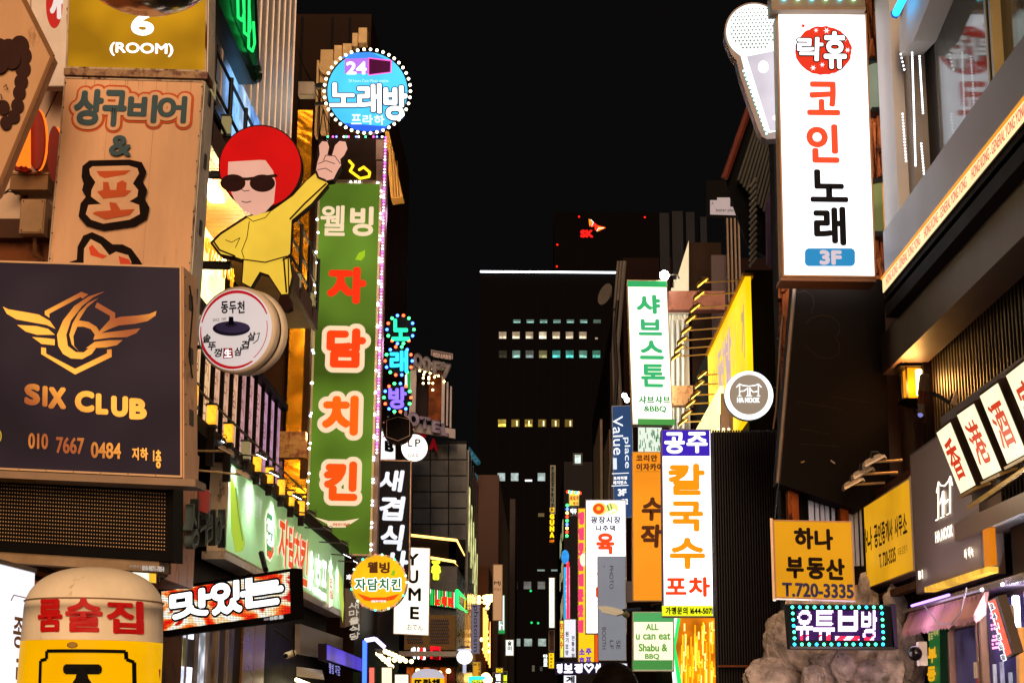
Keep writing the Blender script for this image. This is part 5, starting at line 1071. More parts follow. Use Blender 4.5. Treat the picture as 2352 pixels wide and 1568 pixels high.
# ---- shabu sign
pn = quadP((1440, 643), (1532, 644), (1452, 975), 33)
t = sign('vertical_sign', 'cream vertical sign with green letters and green bands top and bottom', 'sign', pn, .3, E('#fffbe0', 1.9, .06), D('#b8a888', .5), .02, back=True)
t.pbox('green_band', 1441, 645, 1531, 657, .006, .014, E('#2aa860', .85)); t.pbox('green_band', 1453, 961, 1539, 973, .006, .014, E('#4a9a48', .85))
GR = E('#34b070', .9)
for st, a, b, c_, d in (('샤', 1459, 675, 1515, 720), ('브', 1462, 731, 1517, 769), ('스', 1463, 780, 1519, 824), ('톤', 1464, 834, 1520, 888)): t.txt(st, a, b, c_, d, GR, .042 if st == '톤' else .062)
t.txt('샤브샤브', 1457, 907, 1530, 926, E('#2a9858', .8), .05); t.txt('&BBQ', 1468, 930, 1520, 946, E('#2a9858', .8), .05)
t.k += 1
for (y0, y1, lab) in ((668, 711, 'upper dark rusty bracket beam behind the shabu sign'), (885, 930, 'lower pale orange bracket beam behind the shabu sign')):
    q = T('sign_bracket', lab, 'bracket', quadP((1536, y0), (1665, y0), (1536, y1), 33.6)); q.box('beam', 0, q.pn.W, 0, q.pn.H, -.3, 0, D('#8a4a34' if y0 < 700 else '#d8a468', .5, .1, .35, 2, .2, .4, 1, 0, '#5a200c'))
# ---- blue Value place sign
t = sign('vertical_sign', 'dark blue vertical residence sign with large white sideways lettering', 'sign', quadP((1405, 932), (1452, 930), (1410, 1190), 44), .3, E('#2a4a78', .8, .25, .5), D('#8a98b0'), .02)
t.txt('Value', 1410, 955, 1434, 1045, E('#e8f0ff', 1.2), .02, rot=90); t.txt('place', 1435, 1005, 1452, 1076, E('#e8f0ff', 1.2), .02, rot=90); t.pbox('white_tag', 1412, 1052, 1422, 1078, .03, .05, E('#dfe8f8', .9)); t.pbox('line', 1411, 1087, 1450, 1088, .03, .05, WHT); t.pbox('line', 1411, 1115, 1450, 1116, .03, .05, WHT)
t.txt('프리미엄', 1415, 1094, 1446, 1102, WHT, .04); t.txt('레지던스', 1415, 1104, 1446, 1112, WHT, .04); t.txt('3F', 1426, 1123, 1446, 1139, WHT, .05); t.txt('-0202', 1433, 1146, 1450, 1159, WHT, .04)
# striped white-green banner behind
t = T('striped_banner', 'white banner with broken green vertical dashes behind the orange sign', 'banner', quadP((1466, 975), (1520, 975), (1466, 1040), 42)); t.box('cloth', 0, t.pn.W, 0, t.pn.H, -.03, 0, E('#e8f4e4', .85))
random.seed(3)
for i in range(34): 
    x = 1468+random.random()*48; y = 980+random.random()*50; t.stroke([(x, y), (x+.4, y+6+random.random()*6)], 1.8, E('#2a8a50', .6), 'dash')
# ---- orange izakaya sign
t = sign('vertical_sign', 'glowing orange izakaya sign with brown brush letters behind the white noodle sign', 'sign', quadP((1452, 1037), (1540, 1037), (1453, 1380), 30), .3, E('#f0901c', .95, .2, .6), D('#c89868'), .02)
BR = D('#5a2808'); t.txt('코리안', 1461, 1044, 1510, 1060, BR, .05); t.txt('이자카야', 1462, 1064, 1524, 1081, BR, .05); t.pbox('line', 1460, 1083, 1524, 1084, .03, .05, BR)
t.txt('수', 1474, 1142, 1521, 1196, BR, .05, shear=.05); t.txt('작', 1472, 1204, 1521, 1258, BR, .05, shear=.05)
t.add('mount_grille', G().path([at(1496, 1390, 29.9), at(1525, 1386, 30)], .03), IRON)
# ---- noodle sign
pn = Panel(at(1519, 986, 24), at(1633, 986, 24), at(1523, 1416, 24))
t = sign('vertical_sign', 'white knife-cut noodle sign with purple top band and orange letters', 'sign', pn, .25, E('#ffffff', 2.0, .05), D('#8878a0', .5), .015, back=True)
t.pbox('purple_band', 1521, 988, 1631, 1048, .006, .014, E('#3c22b0', .95)); t.pbox('yellow_band', 1524, 1390, 1641, 1415, .006, .014, E('#e8f020', 1.0)); t.k = 6
for st, a, b, c_, d in (('공', 1526, 993, 1573, 1042), ('주', 1577, 993, 1625, 1041)): t.txt(st, a, b, c_, d, E('#ffffff', 1.5), .04)
ON = E('#f59010', 1.0)
for st, a, b, c_, d in (('칼', 1535, 1065, 1620, 1138), ('국', 1538, 1151, 1617, 1221), ('수', 1540, 1235, 1622, 1307)): t.txt(st, a, b, c_, d, ON, .048)
t.txt('포', 1531, 1327, 1580, 1366, E('#f04010', 1.0), .05); t.txt('차', 1584, 1325, 1634, 1371, E('#f04010', 1.0), .05)
t.txt('가맹문의 1644-5071', 1532, 1394, 1640, 1411, BLK, .04)
# ---- white market sign with bowls
t = sign('vertical_sign', 'white market sign with two bowls of food and brush letters', 'sign', quadP((1345, 1147), (1438, 1147), (1345, 1455), 37), .3, E('#f4f6ff', 1.5, .1), D('#b0b0c0'), .02)
t.ell(1377, 1168, 17, 15, E('#f0d060', 1.0)); t.ell(1375, 1168, 13, 12, E('#e04818', 1.0)); t.ell(1375, 1167, 5, 5, E('#ffb030', 1.2)); t.ell(1405, 1167, 15, 13, E('#e8e080', 1.0)); t.stroke([(1395, 1160), (1400, 1174)], 3, E('#40a040', .8)); t.stroke([(1402, 1158), (1405, 1168)], 2.5, E('#40a040', .8)); t.ell(1410, 1172, 5, 3.5, E('#fff8e0', 1.2)); t.ell(1402, 1175, 4, 3, E('#f8f8e0', 1.2))
t.txt('광장시장', 1357, 1186, 1426, 1202, BLK, .04); t.txt('나주댁', 1369, 1206, 1413, 1220, BLK, .04); t.txt('육', 1370, 1224, 1412, 1273, E('#f04818', 1.0), .05); t.txt('회', 1372, 1284, 1412, 1330, E('#f04818', 1.0), .05); t.txt('탕', 1370, 1345, 1410, 1390, E('#f04818', 1.0), .05)
# ---- grey photo booth sign
t = sign('vertical_sign', 'matt grey photo booth sign with thin sideways capitals', 'sign', quadP((1373, 1277), (1437, 1277), (1374, 1516), 31), .25, E('#8a8c96', .7, .08), D('#9a9ca6'), .01)
GK = D('#35363c'); t.txt('PHOTO', 1400, 1299, 1409, 1352, GK, .0, rot=90); t.txt('BOOTH', 1384, 1440, 1393, 1490, GK, .0, rot=90); t.txt('SE', 1417, 1470, 1426, 1490, GK, 0, rot=90); t.txt('LF', 1402, 1470, 1410, 1490, GK, 0, rot=90); t.stroke([(1388, 1299), (1388, 1302)], 1.2, GK)
q = T('wall_panel', 'blank pale grey panel right of the photo booth sign', 'panel', quadP((1438, 1334), (1466, 1334), (1438, 1382), 31.5)); q.box('board', 0, q.pn.W, 0, q.pn.H, -.1, 0, D('#9a9498'))
c = at(1403, 1398, 29); t = T('floodlight', 'large grey shaded floodlight in front of the photo booth sign', 'floodlight', loc=at(1460, 1390, 29))
t.add('shade', G().prism([at(x, y, 29) for x, y in ((1370, 1391), (1395, 1391), (1425, 1398), (1436, 1406), (1415, 1413), (1385, 1406))], Vector((.03, .18, .0))), D('#8a8880', .4, .4)); t.add('knuckle', G().tube(at(1432, 1405, 29), at(1440, 1412, 29.1), .06), D('#6a6450')); t.add('arm', G().path([at(1432, 1402, 29), at(1470, 1398, 29.2)], .035), D('#202a3a'))
# ---- ALL u can eat
t = sign('light_box_sign', 'cream square sign with green English shabu lettering', 'sign', quadP((1453, 1404), (1548, 1404), (1453, 1541), 26), .25, E('#f4f0cc', 1.05, .06), D('#a09880'), .02)
t.pbox('green_band', 1455, 1406, 1547, 1429, .006, .014, E('#50a860', .75)); t.pbox('green_band', 1455, 1515, 1547, 1539, .006, .014, E('#4a9448', .75)); t.k = 3
GL = E('#58a028', .75)
for st, a, b, c_, d in (('ALL', 1484, 1432, 1513, 1447), ('u can eat', 1461, 1454, 1541, 1469), ('Shabu &', 1468, 1478, 1534, 1496), ('BBQ', 1483, 1501, 1516, 1515)): t.txt(st, a, b, c_, d, GL, .04)
# ---- yellow-pink sign behind
t = sign('vertical_sign', 'yellow vertical sign with pink letters half hidden behind the white market sign', 'sign', quadP((1327, 1166), (1366, 1166), (1327, 1532), 40), .3, E('#f4c418', 1.0, .1), D('#c08850'), .02)
t.vtxt('냉면모둠전문맛집', 1329, 1172, 1342, 1455, E('#f04070', 1.0), .09, gap=.15); t.ell(1340, 1285, 8, 15, E('#ffe8c8', 1.1)); t.htxt('소주', 1331, 1488, 1362, 1503, E('#7040c0', .8), .07); t.htxt('호프', 1331, 1508, 1362, 1524, E('#7040c0', .8), .07)
q = sign('vertical_sign', 'narrow orange-red sign strip between yellow and grey signs', 'sign', quadP((1366, 1456), (1375, 1456), (1366, 1530), 38), .1, E('#f05010', 1.0), BLK, .005)
t = vsign('vertical_sign', 'narrow white sign with two columns of brush letters, lower right lane', 1294, 1420, 1324, 1510, 42, E('#e8e8f4', .95, .1)); t.vtxt('원기보양', 1299, 1448, 1306, 1505, BLK, .03, gap=.2); t.vtxt('전통주점', 1313, 1458, 1320, 1512, BLK, .03, gap=.2)
t = vsign('vertical_sign', 'small yellow sign left of the narrow white two-column sign', 1285, 1423, 1296, 1510, 44, E('#f0e050', 1.0)); t.vtxt('무국수', 1286, 1430, 1294, 1490, E('#e06010', .9), .04)
t = vsign('vertical_sign', 'small yellow lowest-price beer sign with coloured lamps above the lane', 1306, 1130, 1331, 1162, 48, E('#f0d850', 1.0, .2)); t.txt('최저가', 1309, 1138, 1329, 1150, E('#d03020', .8), .04); t.txt('맥주', 1316, 1152, 1329, 1160, E('#d03020', .8), .03); t.bulbs(line((1304, 1129), (1332, 1132), 9)+line((1303, 1160), (1302, 1230), 9), .045, [E('#ff3020', 5), E('#30ff60', 5), E('#4060ff', 6), E('#ffe060', 5)])
t = vsign('light_box_sign', 'black and white lettered box under the lowest-price beer sign', 1308, 1164, 1326, 1184, 48.5, E('#181414', .6)); t.txt('맥주', 1310, 1167, 1325, 1180, WHT, .06)
t = vsign('vertical_sign', 'cyan lit vertical strip sign with red edge far down the right', 1293, 1300, 1310, 1425, 60, E('#28a8e8', 1.1, .4, .5)); t.vtxt('사진관', 1300, 1310, 1308, 1400, E('#e8f8ff', 1.1), .04); t.add('red_edge', G().path([t.pn.pt(1304, 1290, .1), t.pn.pt(1304, 1424, .1)], .05), E('#ff2030', 3))
t = T('round_sign', 'partly hidden small round blue sign above the cyan strip sign', 'sign', quadP((1288, 1262), (1306, 1262), (1288, 1295), 59)); t.ell(1298, 1278, 9, 16, E('#3090e0', 1.0, .3, 2), 'face', th=.1)
t = T('neon_letters', 'white and violet lit shop letters with a heart across the lane bottom', 'letters', quadP((1276, 1519), (1408, 1519), (1276, 1548), 34)); t.box('board', 0, t.pn.W, 0, t.pn.H, -.2, 0, D('#1c1848'))
for st, a, c_ in (('명', 1279, 1292), ('보', 1295, 1316), ('정', 1319, 1338), ('♡', 1341, 1364), ('설', 1366, 1380)): t.txt(st, a, 1523, c_, 1545, E('#e8e4ff', 1.7), .06)
t = sign('light_box_sign', 'white fascia with a picture of a noodle bowl beside the heart letters', 'sign', quadP((1381, 1519), (1442, 1521), (1381, 1562), 35), .2, E('#eef0ff', 1.0, .1), D('#8a8498'), .02); t.txt('광장시장 나주댁', 1384, 1522, 1425, 1530, BLK, .03); t.ell(1424, 1540, 15, 11, E('#e8b040', 1.0)); t.ell(1424, 1541, 11, 8, E('#c83810', .9)); t.txt('육', 1386, 1535, 1400, 1552, E('#e02818', .9), .05)
t = sign('light_box_sign', 'white box with a black brush letter at the very bottom of the lane', 'sign', quadP((1294, 1549), (1324, 1549), (1294, 1600), 33), .2, E('#f4f4ff', 1.0), BLK, .01); t.txt('계', 1300, 1551, 1320, 1568, BLK, .06)
# ---- neon shop at right foot: yellow vertical tubes
t = T('neon_facade', 'yellow orange neon tube shopfront with a green stripe under the noodle sign', 'neon light', loc=at(1590, 1568, 26))
fslab(t, 'back_board', 1545, 1419, 1650, 1600, 26.6, .1, E('#e07a0c', .9, .5, 1.8))
random.seed(9)
for i in range(70):
    x = 1564+random.random()*76; y = 1424+random.random()*130; h_ = 14+random.random()*50; c_ = ['#ffc020', '#ff9810', '#ffe880', '#ffb018'][i % 4]
    t.add('neon_tube', G().path([at(x, y, 26.4), at(x, y+h_, 26.4), at(x+random.choice((0, 5)), y+h_, 26.4)], .012), E(c_, 1.5, samp=False))
t.add('green_stripe', G().prism([at(x, y, 26.3) for x, y in ((1556, 1419), (1563, 1419), (1552, 1485), (1566, 1568), (1556, 1568), (1546, 1485))], Vector((0, .05, 0))), E('#20d860', 1.2)); t.add('white_stripe', G().prism([at(x, y, 26.35) for x, y in ((1544, 1419), (1556, 1419), (1546, 1485), (1556, 1568), (1546, 1568), (1540, 1485))], Vector((0, .05, 0))), E('#e8fff0', 1.3))
# ---- yellow banners
yb = T('roof_banner', 'large glowing yellow banner seen edge on with faint violet Korean letters', 'banner', loc=atX(1660, 950, 3.05))
P = [atX(1715, 628, 3.05), atX(1627, 820, 3.05), atX(1627, 950, 3.05), atX(1635, 955, 3.05), atX(1712, 895, 3.05)]
ya, yb_ = atX(1715, 760, 3.05).y, atX(1627, 880, 3.05).y; zt_ = P[0].z; zb = P[4].z
yb.pn = Panel(Vector((3.05, yb_, zt_)), Vector((3.05, ya, zt_)), Vector((3.05, yb_, zb-.4)))
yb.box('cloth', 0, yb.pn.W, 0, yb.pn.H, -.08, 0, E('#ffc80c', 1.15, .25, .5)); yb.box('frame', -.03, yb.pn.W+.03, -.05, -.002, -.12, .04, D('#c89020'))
for st, x0, x1, y0, y1, c_ in (('약', 1636, 1650, 840, 900, '#e8c838'), ('닭', 1650, 1667, 790, 895, '#c8a8a0'), ('발', 1667, 1682, 755, 900, '#c0a0a8'), ('이', 1684, 1694, 740, 880, '#e8d040'), ('야', 1697, 1704, 735, 790, '#e8d040'), ('기', 1705, 1713, 700, 830, '#b8a060')): yb.txt(st, x0, y0, x1, y1, E(c_, .95), .05)
P = [atX(1700, 870, 2.8), atX(1599, 985, 2.8)]
pn = Panel(Vector((2.8, atX(1597, 990, 2.8).y, atX(1599, 985, 2.8).z)), Vector((2.8, atX(1656, 990, 2.8).y, atX(1599, 985, 2.8).z)), Vector((2.8, atX(1597, 990, 2.8).y, 4.2)))
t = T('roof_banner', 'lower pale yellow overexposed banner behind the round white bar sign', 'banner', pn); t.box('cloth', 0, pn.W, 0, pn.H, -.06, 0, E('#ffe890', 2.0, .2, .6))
t = T('sign_post', 'pinkish grey boxed post left of the round white bar sign', 'post', quadP((1656, 903), (1684, 903), (1656, 986), 24.6)); t.box('post', 0, t.pn.W, 0, t.pn.H, -.2, 0, D('#a08478', .5)); t.box('corner_trim', t.pn.W*.72, t.pn.W*.76, 0, t.pn.H, .001, .02, D('#7a6058'))
GB = 'small lamps on long arms over the yellow banners'
for i, (x, y) in enumerate(((1612, 649), (1605, 678), (1596, 707), (1585, 733), (1575, 759), (1566, 782), (1559, 801), (1552, 819))):
    xr = 1715-(y-628)/2.18-2; Yr_ = atX(xr, y, 3.0).y
    flood(at(x, y, Yr_), Vector((3.0, Yr_, at(x, y-6, Yr_).z)), 'amber lamp over the upper yellow banner, '+od[i]+' from the top', 1, (.6, -.35, -.75), GB, .10, '#8a6420', '#ffc040', 5, 0)
for i, (x, y) in enumerate(((1612, 861), (1605, 883), (1596, 907), (1585, 927), (1576, 951), (1568, 969))):
    flood(at(x, y, 27), at(x+44, y-2, 27.2), 'amber lamp on an arm by the lower pale banner, '+od[i]+' from the top', 1, (.6, -.35, -.75), GB, .10, '#8a6420', '#ffd060', 5, 0)
# ---- round HA NOOK
cx, cy = 1720, 908; Y = 20
t = T('round_sign', 'round taupe bar sign with a broad glowing white rim and a gate logo', 'sign', quadP((1664, 852), (1776, 852), (1664, 965), Y)); c = t.pn.pt(cx, cy)
t.add('drum', G().tube(c, c-t.pn.N*.16, 56.5*Y/3724*1.0, n=56), D('#e8e8e8')); t.ell(cx, cy, 56, 56, E('#f4fbff', 1.6), 'rim', 56, off=.003); t.ell(cx, cy-2, 45, 46, E('#a8947e', .72, .06), 'face', 56, off=.006); t.ring(cx, cy-2, 45.5, 46.5, 1.6, E('#ffffff', 1.3)); t.ring(cx, cy-2, 48, 48, 1.2, D('#9a8878'))
def hanook(t, f, w_, mat):
    for pts in (((-29, -22), (-22, -29), (-15, -26), (0, -24), (15, -26), (22, -29), (29, -22)), ((-22, -26), (-22, -2)), ((22, -26), (22, -2)), ((-20, -12), (-12, -13), (-5, -18)), ((-3, -20), (-3, -3)), ((2, -20), (2, -3)), ((2, -18), (10, -10), (20, -12)), ((-25, -1), (-19, -1)), ((-6, -1), (6, -1)), ((19, -1), (25, -1))):
        t.stroke([f(*p) for p in pts], w_, mat)
hanook(t, lambda a, b: (cx+a*.98, cy+b+3), 2.4, E('#ffffff', 1.4)); t.txt('HA NOOK', 1694, 915, 1746, 927, E('#ffffff', 1.4), .06)
for a_, b_ in (((1776, 890), (1803, 888)), ((1770, 932), (1800, 932))): t.add('bracket', G().path([at(*a_, 20), at(*b_, 20)], .012), D('#5a4a58', .4, .5))
# ---- black walls
c3b = building('black_clad_building', 'matt black clad building behind the round bar sign and noodle sign', at(1722, 800, 24).x, 9, 24.3, 33, at(1760, 608, 24).z, D('#0f0c0b', .7, 0, .3, 1), z0=0)
t = T('corrugated_wall', 'dark violet-black corrugated metal wall right of the noodle sign', 'wall', loc=at(1720, 1560, 22.6))
a = at(1640, 1200, 22.6); b = at(1802, 1200, 22.6); zt_ = at(1700, 988, 22.6).z; nR = 27
t.add('backing', G().box(a.x, b.x+.3, 22.62, 22.8, .1, zt_-.02), D('#18121a', .6)); st_ = (b.x-a.x)/nR
me_ = G().prism([Vector((0, 0, 0)), Vector((st_*.25, -.035, 0)), Vector((st_*.55, -.035, 0)), Vector((st_*.8, 0, 0))], Vector((0, 0, zt_-.1))).mesh('rib', D('#2c2328', .4, .3, .3, 1.2))
for i in range(nR): t.inst('rib', me_, Vector((a.x+st_*i, 22.6, .1)))
t.add('base_rail', G().box(a.x, b.x, 22.4, 22.55, at(1700, 1532, 22.5).z, at(1700, 1527, 22.5).z), D('#a05020', .5))
for i in range(3): t.inst('slot', bulb_mesh(.02, E('#ffd090', 3)), at(1650+i*12, 985, 22.5))
# corrugated lean-to roof high up
cr = T('corrugated_roof', 'steep corrugated iron roof edge with a rusty gutter behind the microphone sign', 'roof', loc=at(1700, 600, 21))
P = [at(x, y, 21.4) for x, y in ((1730, 240), (1790, 240), (1800, 600), (1667, 430))]
cr.add('roof_sheet', G().prism([at(x, y, 21.5) for x, y in ((1728, 230), (1800, 230), (1800, 620), (1716, 560), (1664, 408))], Vector((0, .1, 0))), D('#161618', .6))
for i in range(17):
    x = 1738+i*6.5-28; cr.add('rib', G().path([at(x+36, 262+i*3, 21.35), at(max(1668+i*6.2, x-14), 415+i*8, 21.3)], .028), D('#4a4a46', .4, .3))
cr.add('rusty_gutter', G().path([at(1737, 205, 21.3), at(1716, 262, 21.3), at(1664, 410, 21.3)], .05), D('#7a3a2c', .6)); 
for i in range(14): cr.add('truss_bar', G().path([at(1722, 430+i*14, 21.2), at(1738, 410+i*14, 21.2)], .022), D('#8a8a86', .4, .5))
cr.add('violet_post', G().path([at(1775, 440, 21.1), at(1766, 470, 21.1), at(1768, 610, 21.1)], .05), D('#5a4a70'))
t = T('flag_banner', 'black banner printed with a pale stepped shape, high behind the microphone sign', 'banner', quadP((1622, 414), (1700, 414), (1622, 500), 30)); t.box('cloth', 0, t.pn.W, 0, t.pn.H, -.02, 0, D('#0b0909')); t.poly([(1631, 460), (1647, 460), (1647, 454), (1677, 454), (1677, 475), (1696, 476), (1696, 495), (1631, 493)], E('#b8a4a0', .7), 'printed_shape'); t.txt('A', 1635, 464, 1640, 471, BLK); t.txt('better place', 1646, 480, 1692, 490, BLK, .01)
# ---- microphone sign
pn = quadP((1665, 8), (1790, 8), (1665, 320), 15.6)
t = T('microphone_sign', 'glowing microphone shaped sign attached left of the white karaoke sign', 'sign', pn)
mo = [(1732+68*math.cos(R(a)), 74+68*math.sin(R(a))) for a in range(148, 330, 9) if 1732+68*math.cos(R(a)) < 1790]+[(1790, 40), (1790, 318), (1762, 320), (1750, 314), (1742, 298), (1700, 175), (1692, 140), (1678, 122)]
t.poly(mo, D('#4a4040', .3, .5), 'case', .16, off=.0)
mi = [(1732+64*math.cos(R(a)), 74+64*math.sin(R(a))) for a in range(150, 328, 9) if 1732+64*math.cos(R(a)) < 1786]+[(1787, 42), (1787, 302), (1766, 306), (1756, 298), (1709, 160), (1701, 130), (1684, 116)]
t.poly(mi, E('#ecfffa', 1.25), 'lit_rim')
t.poly([(1715, 131), (1787, 116), (1787, 300), (1768, 302)], E('#bcb6c2', .9, .15, 3), 'handle'); t.ell(1753, 155, 12, 14, E('#ffffff', 1.5), 'switch'); t.ell(1753, 154, 7, 7, E('#e8e8f4', 1.1), 'switch'); t.ell(1780, 272, 7, 6, E('#ffe8d8', 1.4), 'button')
g = G()
for j in range(13):
    for i in range(17):
        x = 1676+i*8.5+(j % 2)*4.2; y = 24+j*8+ (x-1730)*-.03
        if ((x-1730)/55)**2+((y-66)/56)**2 < .93 and x < 1786 and y < 118-(x-1710)*.1:
            r_ = 2.0+.1*j; g.add([pn.pt(x-r_, y, .03), pn.pt(x, y-r_, .03), pn.pt(x+r_, y, .03), pn.pt(x, y+r_, .03)], [(0, 1, 2, 3)])
t.add('mesh_dots', g, D('#6a6a6e', .6), kind='stuff')
t.bulbs(line((1708, 165), (1760, 308), 16), .012, [E('#a0fff0', 5)])
# ---- white karaoke sign
pn = Panel(at(1784, 30, 15), at(1990, 32, 15), at(1798, 635, 15))
t = sign('vertical_sign', 'large white vertical karaoke sign with a red seal and red and black letters', 'sign', pn, .26, E('#f6f8ff', 1.7, .2, 1.4), D('#c09060', .5, .1), .015, back=True)
t.add('top_hinge', G().frame_box(pn.O, pn.U, pn.V, pn.N, pn.W*.25, pn.W*.42, -.02, -.002, -.1, .02), STEEL); t.add('bottom_tray', G().frame_box(pn.O, pn.U, pn.V, pn.N, -.02, pn.W, pn.H+.003, pn.H+.04, -.3, 0), D('#7a5038', .5, .3))
RS = E('#e83820', .85)
random.seed(4)
t.poly([(1891+(65+random.uniform(-1.2, 1.2))*math.cos(R(a)), 117+(56+random.uniform(-1.2, 1.2))*math.sin(R(a))) for a in range(0, 360, 6)], RS, 'seal')
def flower(x, y, r_, mat):
    t.poly([(x+r_*(1 if k_ % 2 == 0 else .3)*math.cos(R(k_*30)), y+r_*(1 if k_ % 2 == 0 else .3)*math.sin(R(k_*30))) for k_ in range(12)], mat, 'flower')
for x, y, r_ in ((1874, 71, 6), (1898, 72, 8), (1940, 93, 5.5), (1946, 117, 7), (1867, 158, 7.5), (1888, 151, 6.5)): flower(x, y, r_, E('#ffffff', 1.3))
flower(1844, 62, 9, RS)
for m_, g_ in ((BLK, 2.6), (E('#ffffff', 1.4), 0)):
    t.txt('락', 1828, 88, 1888, 143, m_, .035, shear=.05, grow=g_); t.txt('휴', 1890, 75, 1943, 161, m_, .03, grow=g_)
for st, a, b, c_, d in (('코', 1851, 190, 1927, 268), ('인', 1850, 288, 1925, 377)): t.txt(st, a, b, c_, d, E('#f0502c', .9), .04)
for st, a, b, c_, d in (('노', 1858, 392, 1945, 467), ('래', 1866, 477, 1940, 566)): t.txt(st, a, b, c_, d, D('#1a1a20', .4), .04)
def rrect(x0, y0, x1, y1, r_): 
    P = []
    for cx_, cy_, a0 in ((x1-r_, y1-r_, 0), (x0+r_, y1-r_, 90), (x0+r_, y0+r_, 180), (x1-r_, y0+r_, 270)):
        P += [(cx_+r_*math.cos(R(a0+15*i)), cy_+r_*math.sin(R(a0+15*i))) for i in range(7)]
    return P
t.poly(rrect(1847, 573, 1962, 614, 10), E('#2a8ac0', .85), 'floor_tag'); t.txt('3F', 1879, 577, 1930, 611, E('#c8b8c0', 1.0), .07)
lamp_or_fill_light(t, t.pn.uv(t.pn.W*1.25, t.pn.H*.3, .45), 60, (.95, .95, 1), .06); lamp_or_fill_light(t, t.pn.uv(t.pn.W*1.25, t.pn.H*.8, .45), 45, (.95, .95, 1), .06)
# lamp board above
t = T('sign_box', 'underside of a lamp studded box just above the white karaoke sign', 'sign', quadP((1770, -40), (1985, -40), (1772, 18), 14.9)); t.box('case', 0, t.pn.W, 0, t.pn.H, -.25, 0, D('#8a7868', .5, .1)); t.box('lower_rail', 0, t.pn.W, t.pn.H+.002, t.pn.H+.03, -.2, .02, D('#a89078')); t.bulbs(line((1800, 0), (1960, 0), 6), .02, [E('#60e8ff', 6), E('#a0ffb0', 5)])
# ---- timber log columns with glass lamps
lc = T('timber_column', 'rough orange-brown timber log column beside the white karaoke sign', 'column', loc=at(2022, 700, 16.2))
LOG = D('#9a4e22', .85, 0, .55, 6, 1.0, .35, .3, 0, '#2a120a')
def logp(t, x0, y0, x1, y1, Y, seed=0):
    random.seed(seed); a = at(x0, y1, Y); b = at(x1, y0, Y); n = 7; w_ = (b.x-a.x)/n
    for i in range(n):
        z0 = a.z; 
        while z0 < b.z-.05:
            h_ = random.uniform(.15, .6); z1 = min(b.z, z0+h_); dd = random.uniform(.02, .16); q = random.uniform(.0, .03)
            v = [Vector((a.x+w_*i-q, Y-dd, z0)), Vector((a.x+w_*(i+1)+q, Y-dd*random.uniform(.5, 1.2), z0+q)), Vector((a.x+w_*(i+1), Y-dd*random.uniform(.4, 1.3), z1)), Vector((a.x+w_*i, Y-dd*random.uniform(.5, 1.1), z1-q)), Vector((a.x+w_*i, Y, z0)), Vector((a.x+w_*(i+1), Y, z0)), Vector((a.x+w_*(i+1), Y, z1)), Vector((a.x+w_*i, Y, z1))]
            t.add('bark_slab', G().add(v, [(0, 1, 2, 3), (4, 7, 6, 5), (0, 4, 5, 1), (1, 5, 6, 2), (2, 6, 7, 3), (3, 7, 4, 0)]), LOG); z0 = z1
logp(lc, 1996, -20, 2034, 140, 16.2, 1); logp(lc, 2002, 258, 2044, 415, 16.2, 2); logp(lc, 2012, 540, 2056, 690, 16.2, 3)
LG = E('#8a927c', .55, .25, 2); LGY = E('#8a8a50', .5, .5, 1.6)
for (x0, y0, x1, y1, m_) in ((2003, 142, 2042, 250, LG), (2010, 418, 2052, 534, LGY)):
    a = at(x0, y1, 16.0); b = at(x1, y0, 16.0); cxx = (a.x+b.x)/2; rr_ = (b.x-a.x)/2; g = G(); n = 8
    vs = []
    for k_ in range(n+1):
        an = math.pi*k_/n; vs.append((cxx-rr_*math.cos(an), 16.15-.12*math.sin(an)))
    for (p, q) in zip(vs, vs[1:]): g.quad(Vector((*p, a.z)), Vector((*q, a.z)), Vector((*q, b.z)), Vector((*p, b.z)))
    s_ = lc.add('glass_shade', g, m_); lc.add('shade_cap', G().box(a.x-.01, b.x+.01, 15.98, 16.2, b.z, b.z+.035), IRON, s_); lc.add('shade_cap', G().box(a.x-.01, b.x+.01, 15.95, 16.2, a.z-.05, a.z-.001), IRON, s_); lc.add('glazing_bar', G().tube((cxx, 16.02, a.z), (cxx, 16.02, b.z), .008), D('#c08030'), s_)
t = T('steel_post', 'blue-grey steel post and brackets between log column and white window frame', 'post', loc=at(2060, 690, 15.9)); t.add('post', G().path([at(2052, -20, 15.9), at(2058, 230, 15.9), at(2072, 700, 15.9)], .035), D('#3a4270', .35, .6)); t.add('inner_post', G().path([at(2041, -20, 16.1), at(2060, 480, 16.1)], .02), D('#a08a6a', .4, .4))
for y in (238, 378, 560): t.add('bracket', G().path([at(2045, y, 15.9), at(2075, y+6, 15.5)], .025), D('#2a2c40', .4, .5))
t.add('cable', G().path([at(2005, 20, 15.8), at(2030, 48, 15.8), at(2055, 20, 15.8)], .008), IRON)
c2 = building('timber_front_building', 'dark building behind the log columns and black sign box', 2.52, 9, 16.6, 16.95, at(2000, -200, 16.6).z, D('#12100f', .6))
lc2 = T('timber_column', 'thin rough timber column left of the big black sign box', 'column', loc=at(1815, 880, 16.4)); logp(lc2, 1794, 650, 1826, 900, 16.4, 5)
t = T('hanging_cables', 'loose hanging cables beside the thin timber column', 'cable', loc=at(1790, 990, 16.3)); t.add('cable', G().path([at(x, y, 16.3) for x, y in ((1800, 700), (1792, 780), (1788, 850), (1782, 940), (1776, 985))], .009), D('#8a6a48')); t.add('thin_cable', G().path([at(x, y, 16.3) for x, y in ((1785, 775), (1800, 800), (1812, 850), (1802, 890), (1775, 985))], .006), D('#4a3a30'))
